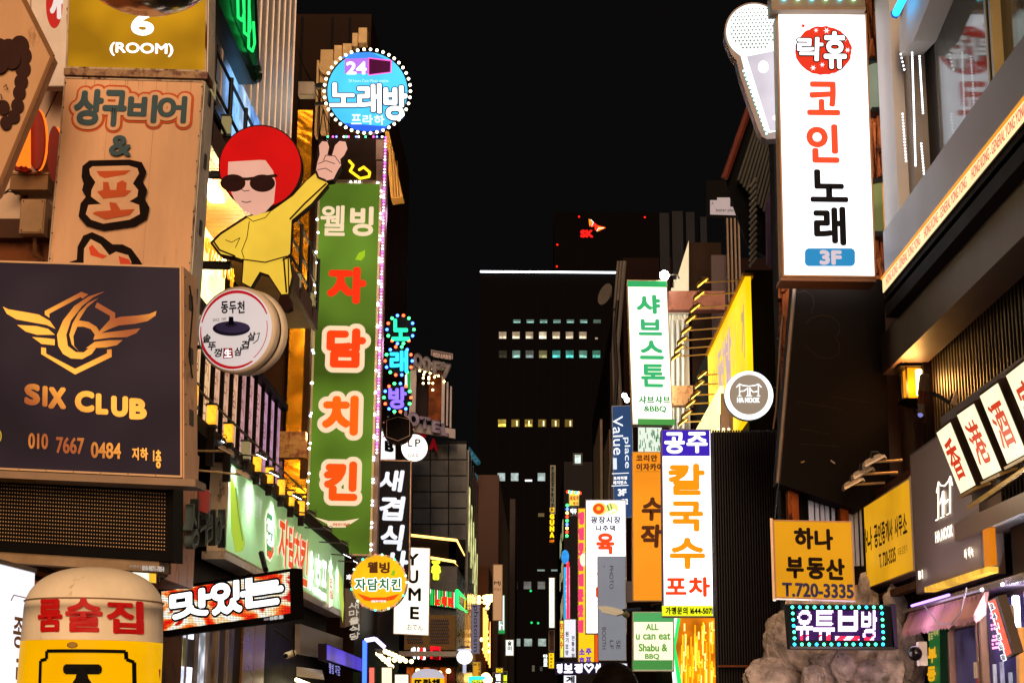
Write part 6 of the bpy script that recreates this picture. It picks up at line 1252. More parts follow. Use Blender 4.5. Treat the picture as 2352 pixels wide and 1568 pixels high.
# ---- big blank black sign
t = T('blank_sign', 'big blank black sign box with faint scraped marks under the white karaoke sign', 'sign', quadP((1826, 640), (2028, 645), (1786, 1110), 15.5))
t.poly([(1826, 638), (2030, 641), (2045, 1110), (1975, 1172), (1786, 1109)], D('#120d0b', .55, 0, .35, 1.4, .1), 'board', .35, off=0)
MK = D('#2e221d', .5)
t.stroke([(1832, 672), (1850, 668), (1866, 680), (1870, 700), (1862, 722)], 1.6, MK, 'scratch'); t.stroke([(1850, 745), (1860, 732), (1885, 724), (1910, 728), (1928, 745), (1928, 765), (1918, 776), (1928, 790), (1926, 812), (1905, 824), (1880, 820), (1848, 792)], 1.6, MK, 'scratch')
for (a, b, c_, d) in ((1830, 922, 1935, 940), (1908, 910, 2005, 926), (1838, 985, 1905, 997), (1840, 1020, 1925, 1025)): t.stroke([(a, b), (c_, d)], 1.4, MK, 'scratch')
t.add('left_edge', G().path([t.pn.pt(1826, 642, .01), t.pn.pt(1786, 1109, .01)], .02), D('#6a5a50', .4, .5)); t.stroke([(1840, 1062), (1846, 1060)], 3, D('#a08058'), 'peeled_mark'); t.stroke([(1908, 1058), (1916, 1064)], 3, D('#a09080'), 'peeled_mark')
# ---- brown wall with lantern
bw = building('brown_corner_building', 'warm brown metal fronted building with lantern and lattice, right side', 3.72, 8, 9, 16.4, 12, D('#241a16', .6))
bw.add('brown_panel', G().box(at(2036, 900, 16.3).x, 3.9, 16.3, 16.38, at(2040, 1180, 16.3).z, at(2040, 692, 16.3).z), D('#4a2a1a', .5, .2, .2)); bw.add('wall_panel', G().box(3.66, 3.715, 14.95, 16.25, 2.5, 5.9), D('#6a4430', .55, .1, .2))
bw.add('panel_trim', G().box(3.62, 3.70, 14.86, 14.94, 2.5, 5.75), D('#1a1412', .5))
t = T('wall_lantern', 'glowing amber carriage lantern on the brown wall', 'lantern', loc=at(2103, 950, 14.9)); ct = at(2103, 840, 14.9); cb = at(2101, 925, 14.9); cx_, zt_, zb = (ct.x+cb.x)/2, at(2103, 848, 14.9).z, at(2101, 920, 14.9).z
for (dx, dy) in ((-.1, -.1), (.1, -.1), (.1, .1), (-.1, .1)): t.add('corner_bar', G().box(cx_+dx-.008, cx_+dx+.008, 14.9+dy-.008, 14.9+dy+.008, zb, zt_), IRON)
t.add('glass_shade', G().box(cx_-.09, cx_+.09, 14.81, 14.99, zb+.005, zt_-.005), E('#f09010', 1.1)); t.add('candle_tube', G().tube((cx_+.01, 14.78, zb+.03), (cx_+.01, 14.78, zt_-.03), .03), E('#fff0a0', 6))
def frust(z0, r0, z1, r1): 
    return G().add([(cx_+sx*r, 14.9+sy*r, z) for z, r in ((z0, r0), (z1, r1)) for sx, sy in ((-1, -1), (1, -1), (1, 1), (-1, 1))], [(0, 1, 2, 3), (4, 7, 6, 5), (0, 4, 5, 1), (1, 5, 6, 2), (2, 6, 7, 3), (3, 7, 4, 0)])
t.add('roof', frust(zt_, .165, zt_+.09, .05), IRON); t.add('finial', G().sphere((cx_, 14.9, zt_+.13), .035), IRON); t.add('base', frust(zb-.001, .15, zb-.06, .05), IRON); t.add('drop', G().sphere((cx_, 14.9, zb-.09), .03), IRON)
t.add('hook', G().path([Vector((cx_, 14.9, zt_+.1)), Vector((cx_+.16, 14.9, zt_+.12)), Vector((cx_+.3, 14.9, zt_+.05))], .012), IRON); t.add('wall_plate', G().box(cx_+.24, cx_+.27, 14.86, 14.94, zb-.15, zt_+.12), IRON)
l_ = bpy.data.lights.new('lantern_lamp', 'POINT'); l_.energy = 24; l_.color = (1, .45, .1); l_.shadow_soft_size = .08; lo = bpy.data.objects.new('lamp_or_fill_light', l_); COL.objects.link(lo); lo.parent = t.e; lo.location = Vector((cx_-.1, 14.72, zb+.12))-t.loc
t = T('spot_projector', 'small bronze cylinder spotlight clamped by the lantern', 'spotlight', loc=at(2165, 915, 13.6)); a, b = at(2125, 866, 13.6), at(2114, 952, 13.4)
t.add('barrel', G().tube(a, a.lerp(b, .45), .05, .047, 16), D('#a08068', .25, .8)); t.add('rear_barrel', G().tube(a.lerp(b, .46), a.lerp(b, .75), .04, .036, 16), D('#8a5038', .25, .8)); t.add('nose', G().tube(a.lerp(b, .76), b, .03, .026, 16), D('#a09088', .2, .8)); t.add('lens', G().sphere(b, .022), E('#7a80c8', .9)); t.add('arm', G().path([at(2128, 905, 13.6), at(2150, 905, 13.6), at(2180, 925, 13.6), at(2190, 905, 13.6)], .018), IRON); t.add('mount_plate', G().prism([at(2186, 925, 13.5), at(2196, 895, 13.5), at(2200, 910, 13.5), at(2196, 930, 13.5)], Vector((0, .05, 0))), D('#c8a888'))
# lattice screen
lat = T('lattice_screen', 'dark twisted metal lattice screen over lit windows on the brown building', 'screen', loc=(3.6, 12, 3.2))
lat.add('backing', G().box(3.69, 3.715, 9.6, 14.8, 3.0, 6.1), D('#5a4234', .6, 0, .4, 1)); 
SLm = D('#2a1e18', .45, .3)
tw_ = G()
for k_ in range(14):
    z0 = k_*.22; d0 = .012+.012*(k_ % 2); d1 = .012+.012*((k_+1) % 2)
    tw_.add([(-.0, -d0, z0), (0, d0, z0), (0, d1, z0+.22), (0, -d1, z0+.22), (.03, -d0, z0), (.03, d0, z0), (.03, d1, z0+.22), (.03, -d1, z0+.22)], [(0, 1, 2, 3), (4, 7, 6, 5), (0, 3, 7, 4), (1, 5, 6, 2)])
mt_ = tw_.mesh('slat', SLm)
for i in range(52): lat.inst('slat', mt_, Vector((3.63, 9.7+i*.098, 3.0+(.11 if i % 2 else 0))))
for i in range(9):
    lat.add('glint_lamp', G().box(3.672, 3.686, 9.9+i*.33, 9.98+i*.33, 5.2+(i % 3)*.16-i*.02, 5.36+(i % 3)*.16-i*.02), E('#f0f4ff', 1.6))
lat.add('top_frame', G().box(3.55, 3.7, 9.6, 14.85, 5.75, 5.95), D('#3a2a24', .5)); lat.add('left_frame', G().box(3.55, 3.7, 14.72, 14.85, 3.0, 5.74), D('#1c1512', .5))
lat.add('arched_rail', G().path([Vector((3.5, 9.6+2.2*k_/10, 3.4+1.3*math.cos(k_/10*1.4))) for k_ in range(11)], .035), D('#3a2c26', .4, .4))
# awning band & HONG KONG lettering
g = building('canopy_band', 'grey metal canopy band over the lit lettering strip, right side', 3.2, 8, 8.5, 14.55, atX(2077, 465, 3.2).z, D('#7a6e70', .4, .5, .12, 1.2, .03), z0=atX(2065, 600, 3.2).z)
g.e['category'] = 'canopy'; zk = atX(2065, 600, 3.2).z
t = T('lettered_light_strip', 'cream lit strip with repeated small red lettering along the canopy edge', 'sign', loc=(3.2, 11, zk-.18)); t.pn = Panel(Vector((3.18, 14.6, zk)), Vector((3.18, 8.5, zk)), Vector((3.18, 14.6, zk-.13)))
t.box('case', 0, t.pn.W, -.001, .14, -.2, -.01, D('#2a201c')); t.box('face', .02, t.pn.W, .0, .125, -.009, 0, E('#ffe0a4', 1.05, .15)); t.box('amber_edge', 0, t.pn.W, -.022, -.003, -.02, .01, E('#e09010', 1.0)); t.box('underside', 0, t.pn.W, .141, .19, -1.2, -.02, D('#1a1311'))
for k_ in range(4):
    u0 = .2+k_*1.5; nv, nf = glyph('HONG KONG - GENERAL YONG YONG'); q = G(); q.add([t.pn.uv(u0+a*1.35, .105-b*.085, .004) for a, b in nv], nf); q.add([t.pn.uv(u0+.006+a*1.35, .105-b*.085, .0045) for a, b in nv], nf); t.add('lettering', q, E('#d83820', .8))
bw.add('soffit', G().box(3.2, 3.9, 8.5, 14.6, zk-.36, zk-.24), D('#1c1512', .6)); bw.add('soffit_beam', G().box(3.3, 3.6, 8.5, 15.3, zk-.75, zk-.37), D('#4a3834', .5, .2)); 
# upper white window
uw = T('window_bay', 'large upper window in white frame with led strips above the canopy band', 'window', loc=(3.4, 12, atX(2077, 465, 3.2).z)); z0 = atX(2077, 465, 3.2).z+.002; WF = D('#f4ece4', .5, 0, .1, 1, .03)
uw.add('pilaster', G().box(3.30, 3.6, 14.56, 14.9, z0, 11), WF); uw.add('pilaster', G().box(3.28, 3.6, 14.2, 14.54, z0, 11), WF); uw.add('pilaster', G().box(3.38, 3.6, 13.95, 14.18, z0, 11), D('#b8aca0', .5)); uw.add('dark_jamb', G().box(3.52, 3.6, 13.5, 13.94, z0, 11), D('#100e0e', .3))
uw.add('header', G().prism([atX(2065, 60, 3.3), atX(2100, -60, 3.3), atX(2180, -160, 3.3), atX(2140, -10, 3.3), atX(2098, 95, 3.3), atX(2066, 130, 3.3)], Vector((.2, 0, 0))), WF)
LD = E('#f0f8ff', 3.5, samp=False)
for (x, ya_, yb2, n) in ((2069, 125, 160, 5), (2073, 262, 370, 16), (2095, 122, 380, 46), (2112, 130, 260, 22), (2116, 330, 420, 14)):
    for (xx, yy) in line((x, ya_), (x+8, yb2), n): 
        uw.inst('led', bulb_mesh(.009, LD), atX(xx, yy, 3.28))
gl = D('#6f7068', .12, .2, .35, .8, .02); uw.add('window_glass', G().box(3.5, 3.52, 8.5, 13.5, z0, 11), GLASS('#6a6c64', .06, .42)); uw.add('curtain_backing', G().box(3.75, 3.8, 8.5, 13.6, z0, 11), E('#5c5a50', .5, .35, .7))
for i in range(9): uw.add('curtain_fold', G().tube((3.7, 9.4+i*.28, z0), (3.7, 9.4+i*.28, 11), .08, n=8), D('#c8c0b0', .8))
for y_ in (11.62, 11.5): uw.add('mullion', G().box(3.42, 3.5, y_, y_+.05, z0, 11), D('#8a7a50', .35, .6))
pq = Panel(Vector((3.49, 11.35, 8.6)), Vector((3.49, 10.3, 8.6)), Vector((3.49, 11.35, 7.4))); uw.pn = pq
t = T('neon_tube_light', 'cyan glowing neon tube end at the top right by the white frame', 'neon light', loc=atX(2055, 30, 3.2)); t.add('tube', G().path([atX(2057, 32, 3.2), atX(2085, -25, 3.2)], .035, 10), E('#20b0ff', 3)); t.add('clip', G().path([atX(2056, 33, 3.2), atX(2058, 30, 3.2)], .045), E('#103a80', 1.5))
# HA NOOK grey fascia
pn = Panel(Vector((3.2, 13.85, atX(2098, 1040, 3.2).z)), Vector((3.2, 11.75, atX(2098, 1040, 3.2).z)), Vector((3.2, 13.85, atX(2118, 1362, 3.2).z)))
t = sign('shop_fascia_sign', 'taupe fascia panel with a lit gate logo below the red letter boxes', 'sign', pn, .15, D('#94807c', .5, .15, .12, 1, .04), D('#6a5a54', .5), .01)
LW2 = E('#fff4d8', 2.0)
hanook(t, lambda a, b: (2171+a*.62, 1100+(b+29)*3.1-a*.3), 3.0, LW2)
t.txt('HA NOOK', 2156, 1211, 2197, 1239, LW2, .05); t.txt('B1', 2118, 1309, 2128, 1329, LW2, .05); t.txt('바 하눅', 2225, 1256, 2246, 1282, LW2, .03)
t.add('lit_ledge', G().box(3.12, 3.2, 11.4, 13.27, 2.585, 2.625), E('#f0b440', .9, .3, 6))
t.add('lit_recess', G().box(3.16, 3.2, 11.42, 11.6, 2.64, 2.93), E('#c87010', 1.0))
# sloping canopy soffit on the right
cn = T('canopy', 'dark brown sloped canopy over the right shopfront', 'canopy', loc=(3, 10.5, 3.0))
cn.add('soffit_board', G().box(3.2, 6, 8.5, 12.33, 2.90, 2.92), D('#3a2a26', .4, .2)); cn.add('edge_board', G().box(3.15, 3.198, 8.5, 12.35, 2.90, 3.03), D('#7a6050', .5, .1)); cn.add('top_board', G().box(3.21, 6, 8.5, 12.33, 3.0, 3.025), D('#4a3a32', .5))
cn.add('lower_soffit', G().box(3.25, 6, 8.5, 13.2, 2.50, 2.55), D('#5a4c58', .25, .5, .15)); cn.add('black_fascia', G().box(3.3, 3.45, 8.5, 11.4, 2.552, 2.895), D('#120d0b', .4))
c = at(2330, 1345, 11.5); lamp_or_fill_light(cn, c-Vector((.1, .1, .12)), 30, (.8, .85, 1), .08)
cn.add('downlight', G().tube(c, c+Vector((0, 0, .02)), .09, n=16), E('#dfe8ff', 14)); cn.add('tube_light', G().path([at(2333, 1370, 11.5), at(2336, 1440, 11.4)], .025), E('#e8f0ff', 10))
# red letter light boxes on rail
rl = T('sign_rail', 'dark steel rail carrying the lit red-letter boxes', 'rail', loc=at(2290, 1130, 10.9))
rl.add('top_rail', G().path([atX(2142, 968, 2.95)+Vector((.1, 0, 0)), atX(2400, 775, 2.95)+Vector((.1, 0, 0))], .05, 4), D('#2a1e1a', .4, .4)); rl.add('bottom_rail', G().path([atX(2206, 1145, 3.1)+Vector((.12, 0, 0)), atX(2400, 1010, 3.1)+Vector((.12, 0, 0))], .05, 4), D('#3a281c', .4, .4)); rl.add('lower_edge', G().path([atX(2225, 1165, 3.12), atX(2400, 1045, 3.12)], .018), D('#b08a30', .4, .5))
kanji = '香港酒家'
bxs = ((2150, 988, 2182, 963, 2209, 1136), (2197, 947, 2236, 920, 2261, 1103), (2249, 903, 2291, 872, 2316, 1068), (2309, 856, 2365, 812, 2380, 1025))
nm = ['leftmost', 'second from the left', 'third from the left', 'fourth, cut by the right edge']
for i, (x0, y0, x1, y1, x2, y2) in enumerate(bxs):
    TLp = atX(x0, y0, 2.92); TRp = atX(x1, y1, 2.92); BLp = at(x2, y2, TLp.y)
    t = T('light_box_sign', f'cream lit box with red Chinese character, {nm[i]}', 'sign', Panel(TLp, TRp, BLp), group='cream lit boxes with red characters on the rail')
    p = t.pn; t.box('case', 0, p.W, 0, p.H, -.1, 0, D('#2a1c14', .4)); t.box('face', .012, p.W-.012, .02, p.H-.012, .001, .008, E('#fff0c4', 1.1, .12, 3)); lamp_or_fill_light(t, p.uv(p.W/2, p.H*.6, .35), 5, (1, .85, .6), .2)
    t.box('lip', -.01, p.W+.01, p.H+.002, p.H+.02, -.1, .03, D('#8a6a30', .4, .4))
    nv, nf = glyph(kanji[i]); q = G(); n_ = 0
    for (ox, oy) in [(0, 0)]+[(.004*math.cos(k_*.785), .006*math.sin(k_*.785)) for k_ in range(8)]:
        q.add([p.uv(p.W*.17+a*p.W*.66+ox, p.H*(.80-b*.58)+oy, .012+n_*.0002) for a, b in nv], nf); n_ += 1
    t.add('character', q, E('#cc3414', .85))
# ---- yellow estate agent signs
pn = Panel(at(1774, 1193, 12), at(1957, 1196, 12), at(1776, 1370, 12)); pn = quadP((1775, 1193), (1957, 1197), (1781, 1373), 12, 11.9)
t = sign('square_sign', 'square amber estate agent sign with black Korean letters and a phone number', 'sign', pn, .16, E('#d89414', .82, .12, 1.6), D('#8a6038', .4, .4), .01)
t.add('left_return', G().frame_box(pn.O, pn.U, pn.V, pn.N, -.02, -.002, -.01, pn.H+.01, -.16, .01), D('#c8a888', .4, .2))
DB = D('#201208', .5)
for st, a, b, c_, d in (('하', 1822, 1208, 1867, 1258), ('나', 1869, 1209, 1912, 1258), ('부', 1801, 1276, 1842, 1326), ('동', 1848, 1276, 1890, 1326), ('산', 1892, 1276, 1936, 1326)): t.txt(st, a, b, c_, d, DB, .048)
t.txt('T.720-3335', 1790, 1335, 1954, 1368, D('#221c50', .5), .045)
t.add('hanging_wire', G().path([at(1780, 1190, 12), at(1784, 1140, 12.5), at(1790, 1100, 13)], .005), IRON)
pn = Panel(Vector((3.2, atX(1979, 1264, 3.2).y, atX(2095, 1093, 3.2).z)), Vector((3.2, atX(2096, 1190, 3.2).y, atX(2095, 1093, 3.2).z)), Vector((3.2, atX(1979, 1264, 3.2).y, atX(2095, 1314, 3.2).z)))
t = sign('shop_fascia_sign', 'oblique yellow estate agent fascia sign under a row of cream floodlights', 'sign', pn, .3, E('#dc9c18', .85, .2, 1.2), D('#d8b890', .5, .1), .012)
t.add('near_return', G().frame_box(pn.O, pn.U, pn.V, pn.N, pn.W+.002, pn.W+.012, -.01, pn.H, -.3, .01), D('#d8c0a0', .5, 0, .1)); t.add('rusty_top', G().box(3.22, 3.55, pn.O.y-pn.W, pn.O.y+.5, pn.O.z+.01, pn.O.z+.09), D('#5a3020', .7, 0, .3, 4, .3, .4))
for i, st in enumerate('하나공인중개사사무소'):
    xs = [(1982, 1993), (1994, 2005), (2010, 2019), (2020, 2028), (2029, 2037), (2038, 2046), (2047, 2055), (2060, 2069), (2070, 2079), (2080, 2090)][i]; f = (sum(xs)/2-1980)/112
    t.txt(st, xs[0], 1217-f*42, xs[1], 1274-f*52, DB, .03)
t.txt('T. 720-3335', 2026, 1263, 2065, 1297, DB, .035); t.txt('대표:김영기', 2070, 1253, 2092, 1272, DB, .01)
fr = T('wall_bracket', 'rusty angle iron frame under the oblique yellow fascia sign', 'bracket', loc=(3.4, 14.5, 2.4)); zb = pn.O.z-pn.H
fr.add('beam', G().box(3.2, 3.28, 13.7, 16.0, zb-.14, zb-.08), D('#7a4a30', .6, 0, .4, 3, .2, .5)); fr.add('beam', G().box(3.55, 3.63, 13.6, 16.0, zb-.14, zb-.08), D('#7a4a30', .6, 0, .4, 3, .2, .5)); fr.add('transformer', G().box(3.3, 3.5, 14.0, 14.5, zb-.12, zb-.02), IRON)
fr.add('violet_tray', G().box(3.25, 3.72, 13.7, 16, zb-.02, zb-.005), D('#9a80b8', .3, .6))
for i, (x, y) in enumerate(((2009, 1062), (1985, 1088), (1968, 1110), (1920, 1142))):
    xr = (2060, 2050, 2020, 1985)[i]; x = (2006, 1980, 1958, 1936)[i]; y = (1060, 1088, 1112, 1138)[i]; Y_ = atX(xr, y, 3.2).y
    flood(at(x, y, Y_), Vector((3.25, Y_, at(x, y-4, Y_).z)), 'unlit cream floodlight above the oblique yellow sign, '+od[i]+' from near end', 0, (.45, -.25, -.85), 'unlit cream floodlights above the yellow fascia sign', .10, '#e0cbb0')
# ---- dot matrix on rocks
pn = Panel(at(1806, 1386, 13), at(2046, 1388, 13), at(1814, 1489, 13))
t = T('led_screen', 'purple-white dot matrix screen with a border of cyan lamps in front of rocks', 'display', pn)
t.box('housing', 0, pn.W, 0, pn.H, -.14, 0, BLK); t.box('bezel', 0, pn.W, 0, .012, .001, .02, IRON); t.box('bezel', 0, pn.W, pn.H-.02, pn.H, .001, .02, IRON)
cyb = [E('#30ffc8', 8, samp=False), E('#20c0ff', 8, samp=False), E('#40f0a0', 7, samp=False)]
t.bulbs(line((1819, 1394), (2023, 1394), 13)+line((1824, 1479), (2027, 1479), 13)+line((1820, 1408), (1824, 1465), 5)+line((2025, 1408), (2028, 1465), 5), .012, cyb, 'border_lamp')
# letters made of dots: sample glyph triangles on a grid
def intri(p, a, b, c):
    d1 = (p[0]-b[0])*(a[1]-b[1])-(a[0]-b[0])*(p[1]-b[1]); d2 = (p[0]-c[0])*(b[1]-c[1])-(b[0]-c[0])*(p[1]-c[1]); d3 = (p[0]-a[0])*(c[1]-a[1])-(c[0]-a[0])*(p[1]-a[1])
    return not (((d1 < 0) or (d2 < 0) or (d3 < 0)) and ((d1 > 0) or (d2 > 0) or (d3 > 0)))
gw, gr = G(), G()
def dots(st, x0, y0, x1, y1, step=3.3, r_=1.35):
    nv, nf = glyph(st); n = 0
    y = y0
    while y < y1:
        x = x0
        while x < x1:
            hit = False
            for ox, oy in ((0, 0), (.04, 0), (-.04, 0), (0, .04), (0, -.04)):
                p = ((x-x0)/(x1-x0)+ox, 1-(y-y0)/(y1-y0)+oy)
                for f in nf:
                    if any(intri(p, nv[f[0]], nv[f[i]], nv[f[i+1]]) for i in range(1, len(f)-1)): hit = True; break
                if hit: break
            if hit:
                tgt = gr if (y > y1-12 and (x+y) % 3 < 1.6) else gw
                tgt.add([pn.pt(x-r_, y-r_, .012), pn.pt(x+r_, y-r_, .012), pn.pt(x+r_, y+r_, .012), pn.pt(x-r_, y+r_, .012)], [(0, 1, 2, 3)])
            x += step
        y += step
for st, a, c_ in (('유', 1829, 1866), ('튜', 1869, 1916), ('브', 1919, 1975), ('방', 1979, 2015)): dots(st, a, 1402, c_, 1470)
t.add('lit_dots', gw, E('#f4d8ff', 2.2), kind='stuff'); t.add('red_dots', gr, E('#ff2840', 2.0), kind='stuff'); t.box('glow_field', .07, pn.W-.1, .05, pn.H-.07, .001, .004, E('#30104a', .9, .5, 8)); t.add('side_bracket', G().box(at(2048, 1430, 13).x, at(2060, 1430, 13).x, 13, 13.3, at(2050, 1489, 13).z, at(2050, 1386, 13).z), D('#3a2c44'))
t.txt('전광판 문의 010-9871-7854', 1970, 1484, 2006, 1487.5, E('#a0a0a0', .4))
lamp_or_fill_light(t, at(1930, 1520, 12.6), 14, (.95, .72, .95), .3)  # screen glow and a side fill, added to brighten the rocks
lamp_or_fill_light(t, at(1790, 1430, 12.4), 12, (1, .85, .8), .3)
# ---- artificial rocks
rk = T('rock_wall', 'grey-brown artificial rock boulders around the shop entrance, lower right', 'rock wall', loc=at(1900, 1568, 14.5))
ROCK = D('#cdb9a8', .85, 0, .85, 6, 1.0)
def rock(cx, cy, rx, ry, Y, seed):
    c = at(cx, cy, Y); sx, sz = rx*Y/3724, ry*Y/3724
    import bmesh
    bm = bmesh.new(); bmesh.ops.create_icosphere(bm, subdivisions=5 if rx > 40 else 4, radius=1)
    rnd = random.Random(seed); pl = []
    for _ in range(15):
        n_ = Vector((rnd.gauss(0, 1), rnd.gauss(0, 1), rnd.gauss(0, 1))).normalized(); pl.append((n_, rnd.uniform(.62, .9)))
    for v in bm.verts:
        p = v.co.copy(); q = p*1.3+Vector((seed*3.1, seed*1.7, 0))
        p = p*(1+.25*noise.noise(q*.9)-.45*max(0, abs(noise.noise(q*1.4))-.12))
        for n_, d_ in pl:
            h_ = p.dot(n_)-d_
            if h_ > 0: p -= n_*h_*.88
        p *= 1+.07*noise.noise(q*3)+.05*abs(noise.noise(q*7))+.02*noise.noise(q*16)
        v.co = Vector((p.x*sx*1.15, p.y*min(sx, .6)*.8, p.z*sz*1.15))
    g = G(); idx = {v: i for i, v in enumerate(bm.verts)}; g.v = [v.co+c for v in bm.verts]; g.f = [tuple(idx[v] for v in f.verts) for f in bm.faces]; bm.free()
    rk.add('rock', g, ROCK)
for i, a in enumerate(((1780, 1580, 60, 60, 14.2), (1830, 1500, 70, 85, 14.5), (1855, 1420, 50, 62, 14.8), (1900, 1395, 70, 50, 15), (1905, 1545, 50, 60, 14.0), (1950, 1480, 55, 70, 14.4), (1990, 1560, 50, 40, 14.0), (1935, 1600, 50, 40, 13.9), (2015, 1470, 60, 75, 14.6), (1970, 1420, 60, 60, 15), (2040, 1555, 40, 60, 14.1), (2055, 1400, 30, 50, 15), (1745, 1570, 35, 30, 14.3), (1935, 1530, 25, 35, 13.7), (2095, 1500, 35, 80, 14.6), (1870, 1575, 30, 45, 13.8), (1985, 1355, 14, 35, 14.8), (1790, 1470, 25, 40, 14.6))): rock(*a, i+1)
t = building('slatted_screen_wall', 'dark wall with silver blue vertical slats behind the amber square sign', at(1800, 1300, 15.9).x, 3.9, 15.95, 16.2, at(1900, 1090, 15.9).z, D('#14100e'))
t.e['category'] = 'wall'
SL = D('#8088a8', .35, .5)
for i, (x0, x1) in enumerate(((1856, 1868), (1871, 1880), (1883, 1892), (1894, 1903), (1908, 1916), (1948, 1958), (1960, 1968), (1972, 1977))):
    fslab(t, 'slat', x0, 1100, x1, 1300, 15.9, .06, SL)
for x0, x1 in ((1806, 1830), (1924, 1943)): fslab(t, 'timber_post', x0, 1100, x1, 1290, 15.85, .15, LOG)
# ---- shopfront right bottom
sf = building('right_shopfront', 'old right-hand shopfront with window and aluminium door frames', 3.42, 3.6, 9, 14.6, 2.62, D('#2a1c1c', .6))
sf.e['category'] = 'shopfront'
AL = D('#b08468', .35, .4)
sf.add('window_pane', G().box(3.40, 3.415, 12.72, 13.5, 1.0, 2.29), E('#3c3450', .5, .6, 3)); sf.add('transom', G().box(3.36, 3.415, 12.66, 13.56, 2.3, 2.36), AL); sf.add('signboard', G().box(3.38, 3.415, 12.62, 13.6, 2.37, 2.5), D('#a06a20', .6))
sf.add('door_glass', G().box(3.40, 3.415, 11.4, 12.5, 1.0, 2.45), E('#3a3060', .55, .7, 2.8))
for y_ in (12.52, 12.62, 13.52, 13.6, 11.3): sf.add('frame_post', G().box(3.35, 3.415, y_, y_+.045, .9, 2.45), AL)
sf.add('door_handle', G().box(3.28, 3.34, 12.55, 12.6, .9, 1.8), BLK)
random.seed(11)
for (y_, z_, c_, w_, h_) in ((12.82, 1.9, '#c09878', .09, .12), (12.8, 1.84, '#a03020', .05, .05), (12.76, 1.95, '#90a878', .04, .14), (12.3, 1.85, '#c8c0c8', .07, .14), (12.1, 1.84, '#b8b0c8', .08, .16), (11.9, 1.8, '#a8a8b8', .07, .12), (11.6, 1.9, '#9088a0', .06, .14), (11.9, 1.66, '#b89030', .4, .05)): sf.add('sticker', G().box(3.385, 3.395, y_, y_+w_, z_, z_+h_), E(c_, .6, .3, 8))
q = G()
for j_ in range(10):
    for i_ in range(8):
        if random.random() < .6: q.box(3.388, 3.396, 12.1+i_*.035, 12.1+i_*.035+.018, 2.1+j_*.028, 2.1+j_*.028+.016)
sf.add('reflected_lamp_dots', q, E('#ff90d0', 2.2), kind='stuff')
for i in range(3): sf.add('stripe_film', G().box(3.385, 3.395, 11.5, 13.4, 1.68-.04*i, 1.695-.04*i), D('#9a90a8'))
t = sign('vertical_sign', 'green vertical sign with yellow Korean letters beside the shop window', 'sign', Panel(atX(2134, 1415, 3.3), atX(2162, 1408, 3.3), atX(2136, 1650, 3.3)), .06, E('#1a6a30', .6, .1), D('#1a3a20'), .005)
t.txt('상가', 2136, 1428, 2147, 1450, E('#a8b8a8', .6), .03); t.txt('원룸', 2149, 1428, 2160, 1450, E('#a8b8a8', .6), .03); t.txt('점포', 2137, 1457, 2148, 1475, E('#c8b870', .7), .04); t.txt('매매', 2150, 1457, 2161, 1475, E('#c8b870', .7), .04); t.txt('부', 2139, 1495, 2160, 1532, E('#e8a818', .85), .07); t.txt('동', 2140, 1540, 2161, 1575, E('#e8a818', .85), .07)
# scalloped awning: pleated strips
aw = T('scalloped_awning', 'faded pink scalloped cloth awning under a violet tube light', 'awning', loc=(3.3, 12.5, 2.5))
CLO = D('#d8a0a0', .8, 0, .3, 2)
for i in range(22):
    y_ = 14.2-i*.115; zt_ = 2.475; random.seed(i); q_ = random.uniform(-.012, .012)
    aw.add('pleat', G().add([(3.2, y_, zt_), (3.185, y_-.058, zt_), (3.2, y_-.116, zt_), (3.17, y_, zt_-.16), (3.10+q_, y_-.058, zt_-.17), (3.17, y_-.116, zt_-.16), (3.12+q_, y_-.058, zt_-.215+q_)], [(0, 1, 4, 3), (1, 2, 5, 4), (3, 4, 6), (4, 5, 6)]), CLO)
lamp_or_fill_light(aw, (2.95, 13.1, 2.35), 4, (.85, .6, 1), .2)
aw.add('pole', G().tube((3.16, 14.25, 2.49), (3.16, 11.7, 2.49), .016), STEEL); aw.add('violet_tube', G().tube((3.11, 13.7, 2.505), (3.11, 12.45, 2.505), .011), E('#b080ff', 3)); aw.add('cable', G().path([Vector((3.05, 13.0, 2.46)), Vector((3.05, 12.6, 2.3)), Vector((3.05, 12.2, 2.27)), Vector((3.05, 11.9, 2.34)), Vector((3.05, 11.7, 2.5))], .005), D('#b0a0a8'))
# tilted orange sign
pn = Panel(at(2273, 1376, 10.6), at(2287, 1368, 10.5), at(2314, 1502, 10.6))
t = T('tilted_sign', 'tilted narrow orange sign with blue outlined letters, lower right', 'sign', Panel(at(2272, 1380, 10.6), at(2292, 1369, 10.4), at(2310, 1510, 10.6)))
t.poly([(2271, 1379), (2293, 1368), (2333, 1500), (2312, 1512)], D('#5a4a40', .5), 'case', .06); t.poly([(2273, 1380), (2289, 1373), (2327, 1498), (2314, 1506)], E('#e05018', .95), 'face'); t.stroke([(2274, 1382), (2313, 1506)], 2.4, E('#f4f4ff', 1.6), 'lit_edge')
for i, st in enumerate('24시편의점'): cx_ = 2284+i*7.2; cy_ = 1392+i*23; t.txt(st, cx_-6, cy_-8, cx_+7, cy_+9, WHT, .12); t.txt(st, cx_-4, cy_-6, cx_+5, cy_+7, D('#2030a0'), .06)
t = T('door_post', 'pale metal door post at the right edge behind the tilted orange sign', 'post', loc=at(2340, 1560, 10.8)); t.add('post', G().path([at(2345, 1440, 10.8), at(2349, 1600, 10.8)], .035), D('#d0a060', .35, .6)); t.add('socket_plate', G().box(at(2321, 1385, 10.9).x, at(2329, 1385, 10.9).x, 10.9, 10.93, at(2325, 1428, 10.9).z, at(2325, 1388, 10.9).z), D('#d8c8b8'))
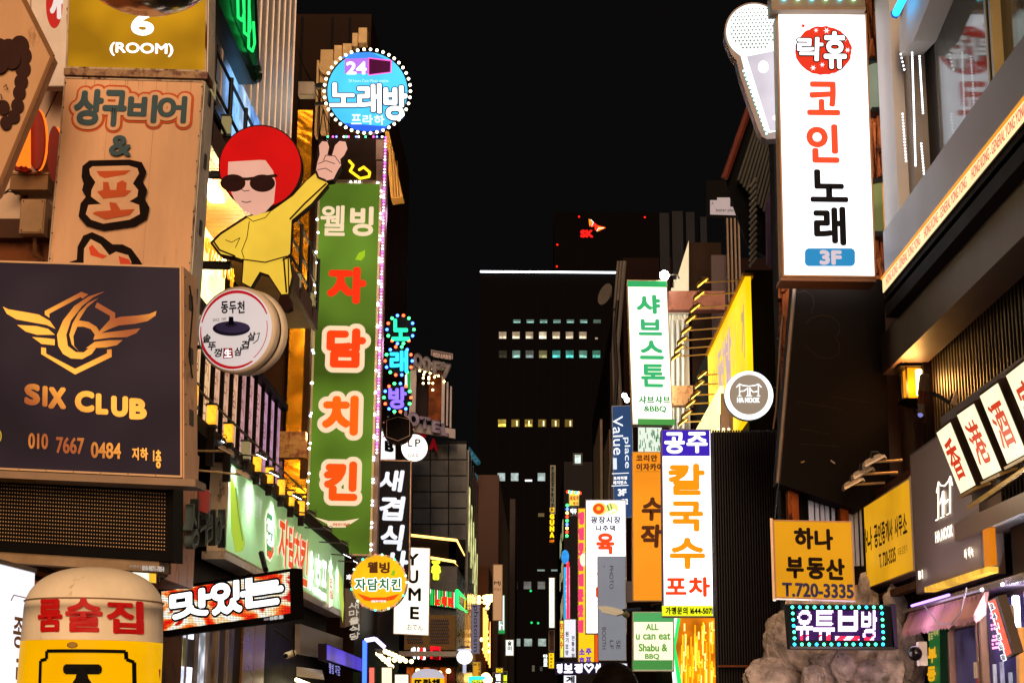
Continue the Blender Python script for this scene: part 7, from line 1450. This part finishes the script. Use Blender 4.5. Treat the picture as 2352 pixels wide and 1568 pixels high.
t = T('security_camera', 'round black dome camera on a white bracket by the green vertical sign', 'camera', loc=at(2110, 1510, 12.6)); g = G().sphere(at(2102, 1500, 12.6), .055, 16, 12); g.smooth = True; t.add('dome', g, D('#1a1512', .08, .3, .1, 1, 0)); a = at(2112, 1500, 12.6); t.add('bracket', G().box(a.x, a.x+.06, 12.6, 12.7, a.z-.09, a.z+.09), D('#d8c8b8'))
# ---- pedestrian's head at the bottom
pc = at(1413, 1568, 7.6)
t = T('person', 'person with short dark hair seen from behind, only the crown of the head in view', 'person', loc=(pc.x, 7.6, 0))
import bmesh
def skin_body(t, name, verts, edges, radii, mat):
    me = bpy.data.meshes.new(name); me.from_pydata([Vector(v)-t.loc for v in verts], edges, []); o = bpy.data.objects.new(name, me); COL.objects.link(o)
    m_ = o.modifiers.new('skin', 'SKIN'); o.modifiers.new('sub', 'SUBSURF').levels = 1; o.modifiers['sub'].render_levels = 2
    for i, r_ in enumerate(radii): me.skin_vertices[0].data[i].radius = (r_, r_*.85)
    me.skin_vertices[0].data[0].use_root = True; me.materials.append(mat); o.parent = t.e; return o
hz = at(1413, 1536, 7.6).z; sc = hz/1.76; X = pc.x; B = lambda x, y, z: (X+x*sc, 7.6+y*sc, z*sc)
vs = [B(0, 0, .95), B(0, 0, 1.2), B(0, 0, 1.42), B(0, .01, 1.52), B(0, .02, 1.60), B(.17, 0, 1.42), B(.24, 0, 1.15), B(.25, .06, .9), B(-.17, 0, 1.42), B(-.24, 0, 1.15), B(-.25, -.06, .9), B(.1, 0, .9), B(.1, .03, .5), B(.1, 0, .1), B(.1, .14, .05), B(-.1, 0, .9), B(-.1, -.03, .5), B(-.1, -.06, .1), B(-.1, .08, .05)]
es = [(0, 1), (1, 2), (2, 3), (3, 4), (2, 5), (5, 6), (6, 7), (2, 8), (8, 9), (9, 10), (0, 11), (11, 12), (12, 13), (13, 14), (0, 15), (15, 16), (16, 17), (17, 18)]
try:
    me = bpy.data.meshes.new('body'); 
    bm = bmesh.new(); bv = [bm.verts.new(Vector(v)-t.loc) for v in vs]
    for e in es: bm.edges.new((bv[e[0]], bv[e[1]]))
    lay = bm.verts.layers.skin.verify(); rr_ = [.15, .15, .13, .06, .07, .07, .05, .04, .07, .05, .04, .1, .07, .05, .04, .1, .07, .05, .04]
    for v, r_ in zip(bv, rr_): v[lay].radius = (r_, r_*.8)
    bv[0][lay].use_root = True; bm.to_mesh(me); bm.free()
    o = bpy.data.objects.new('body', me); COL.objects.link(o); o.modifiers.new('skin', 'SKIN'); s_ = o.modifiers.new('sub', 'SUBSURF'); s_.levels = 1; s_.render_levels = 2; me.materials.append(D('#1c1a20', .8)); o.parent = t.e
except Exception as ex: print('body', ex)
c = Vector(B(0, .02, 1.655)); g = G().sphere(c, .1*sc, 24, 16, 1.18); g.smooth = True; t.add('head', g, D('#b07a5c', .6, 0, .1))
g = G().sphere(c+Vector((0, -.012, .012)), .108*sc, 40, 28, 1.15); g.smooth = True
for i, v in enumerate(g.v):
    d = v-c; g.v[i] = c+d*(1+.05*noise.noise(d*40)+.02*noise.noise(d*120))
g.f = [f for f in g.f if sum(g.v[i].z for i in f)/len(f) > c.z-.06*sc or sum(g.v[i].y for i in f)/len(f) < c.y]
t.add('hair', g, D('#120c0a', .55, 0, .5, 30, .6))
for sx in (-1, 1): t.add('ear', G().sphere(c+Vector((sx*.1*sc, .0, -.02)), .022*sc, 10, 8, 1.5), D('#b07a5c', .6, 0, .1))
bpy.data.scenes.remove(TS)
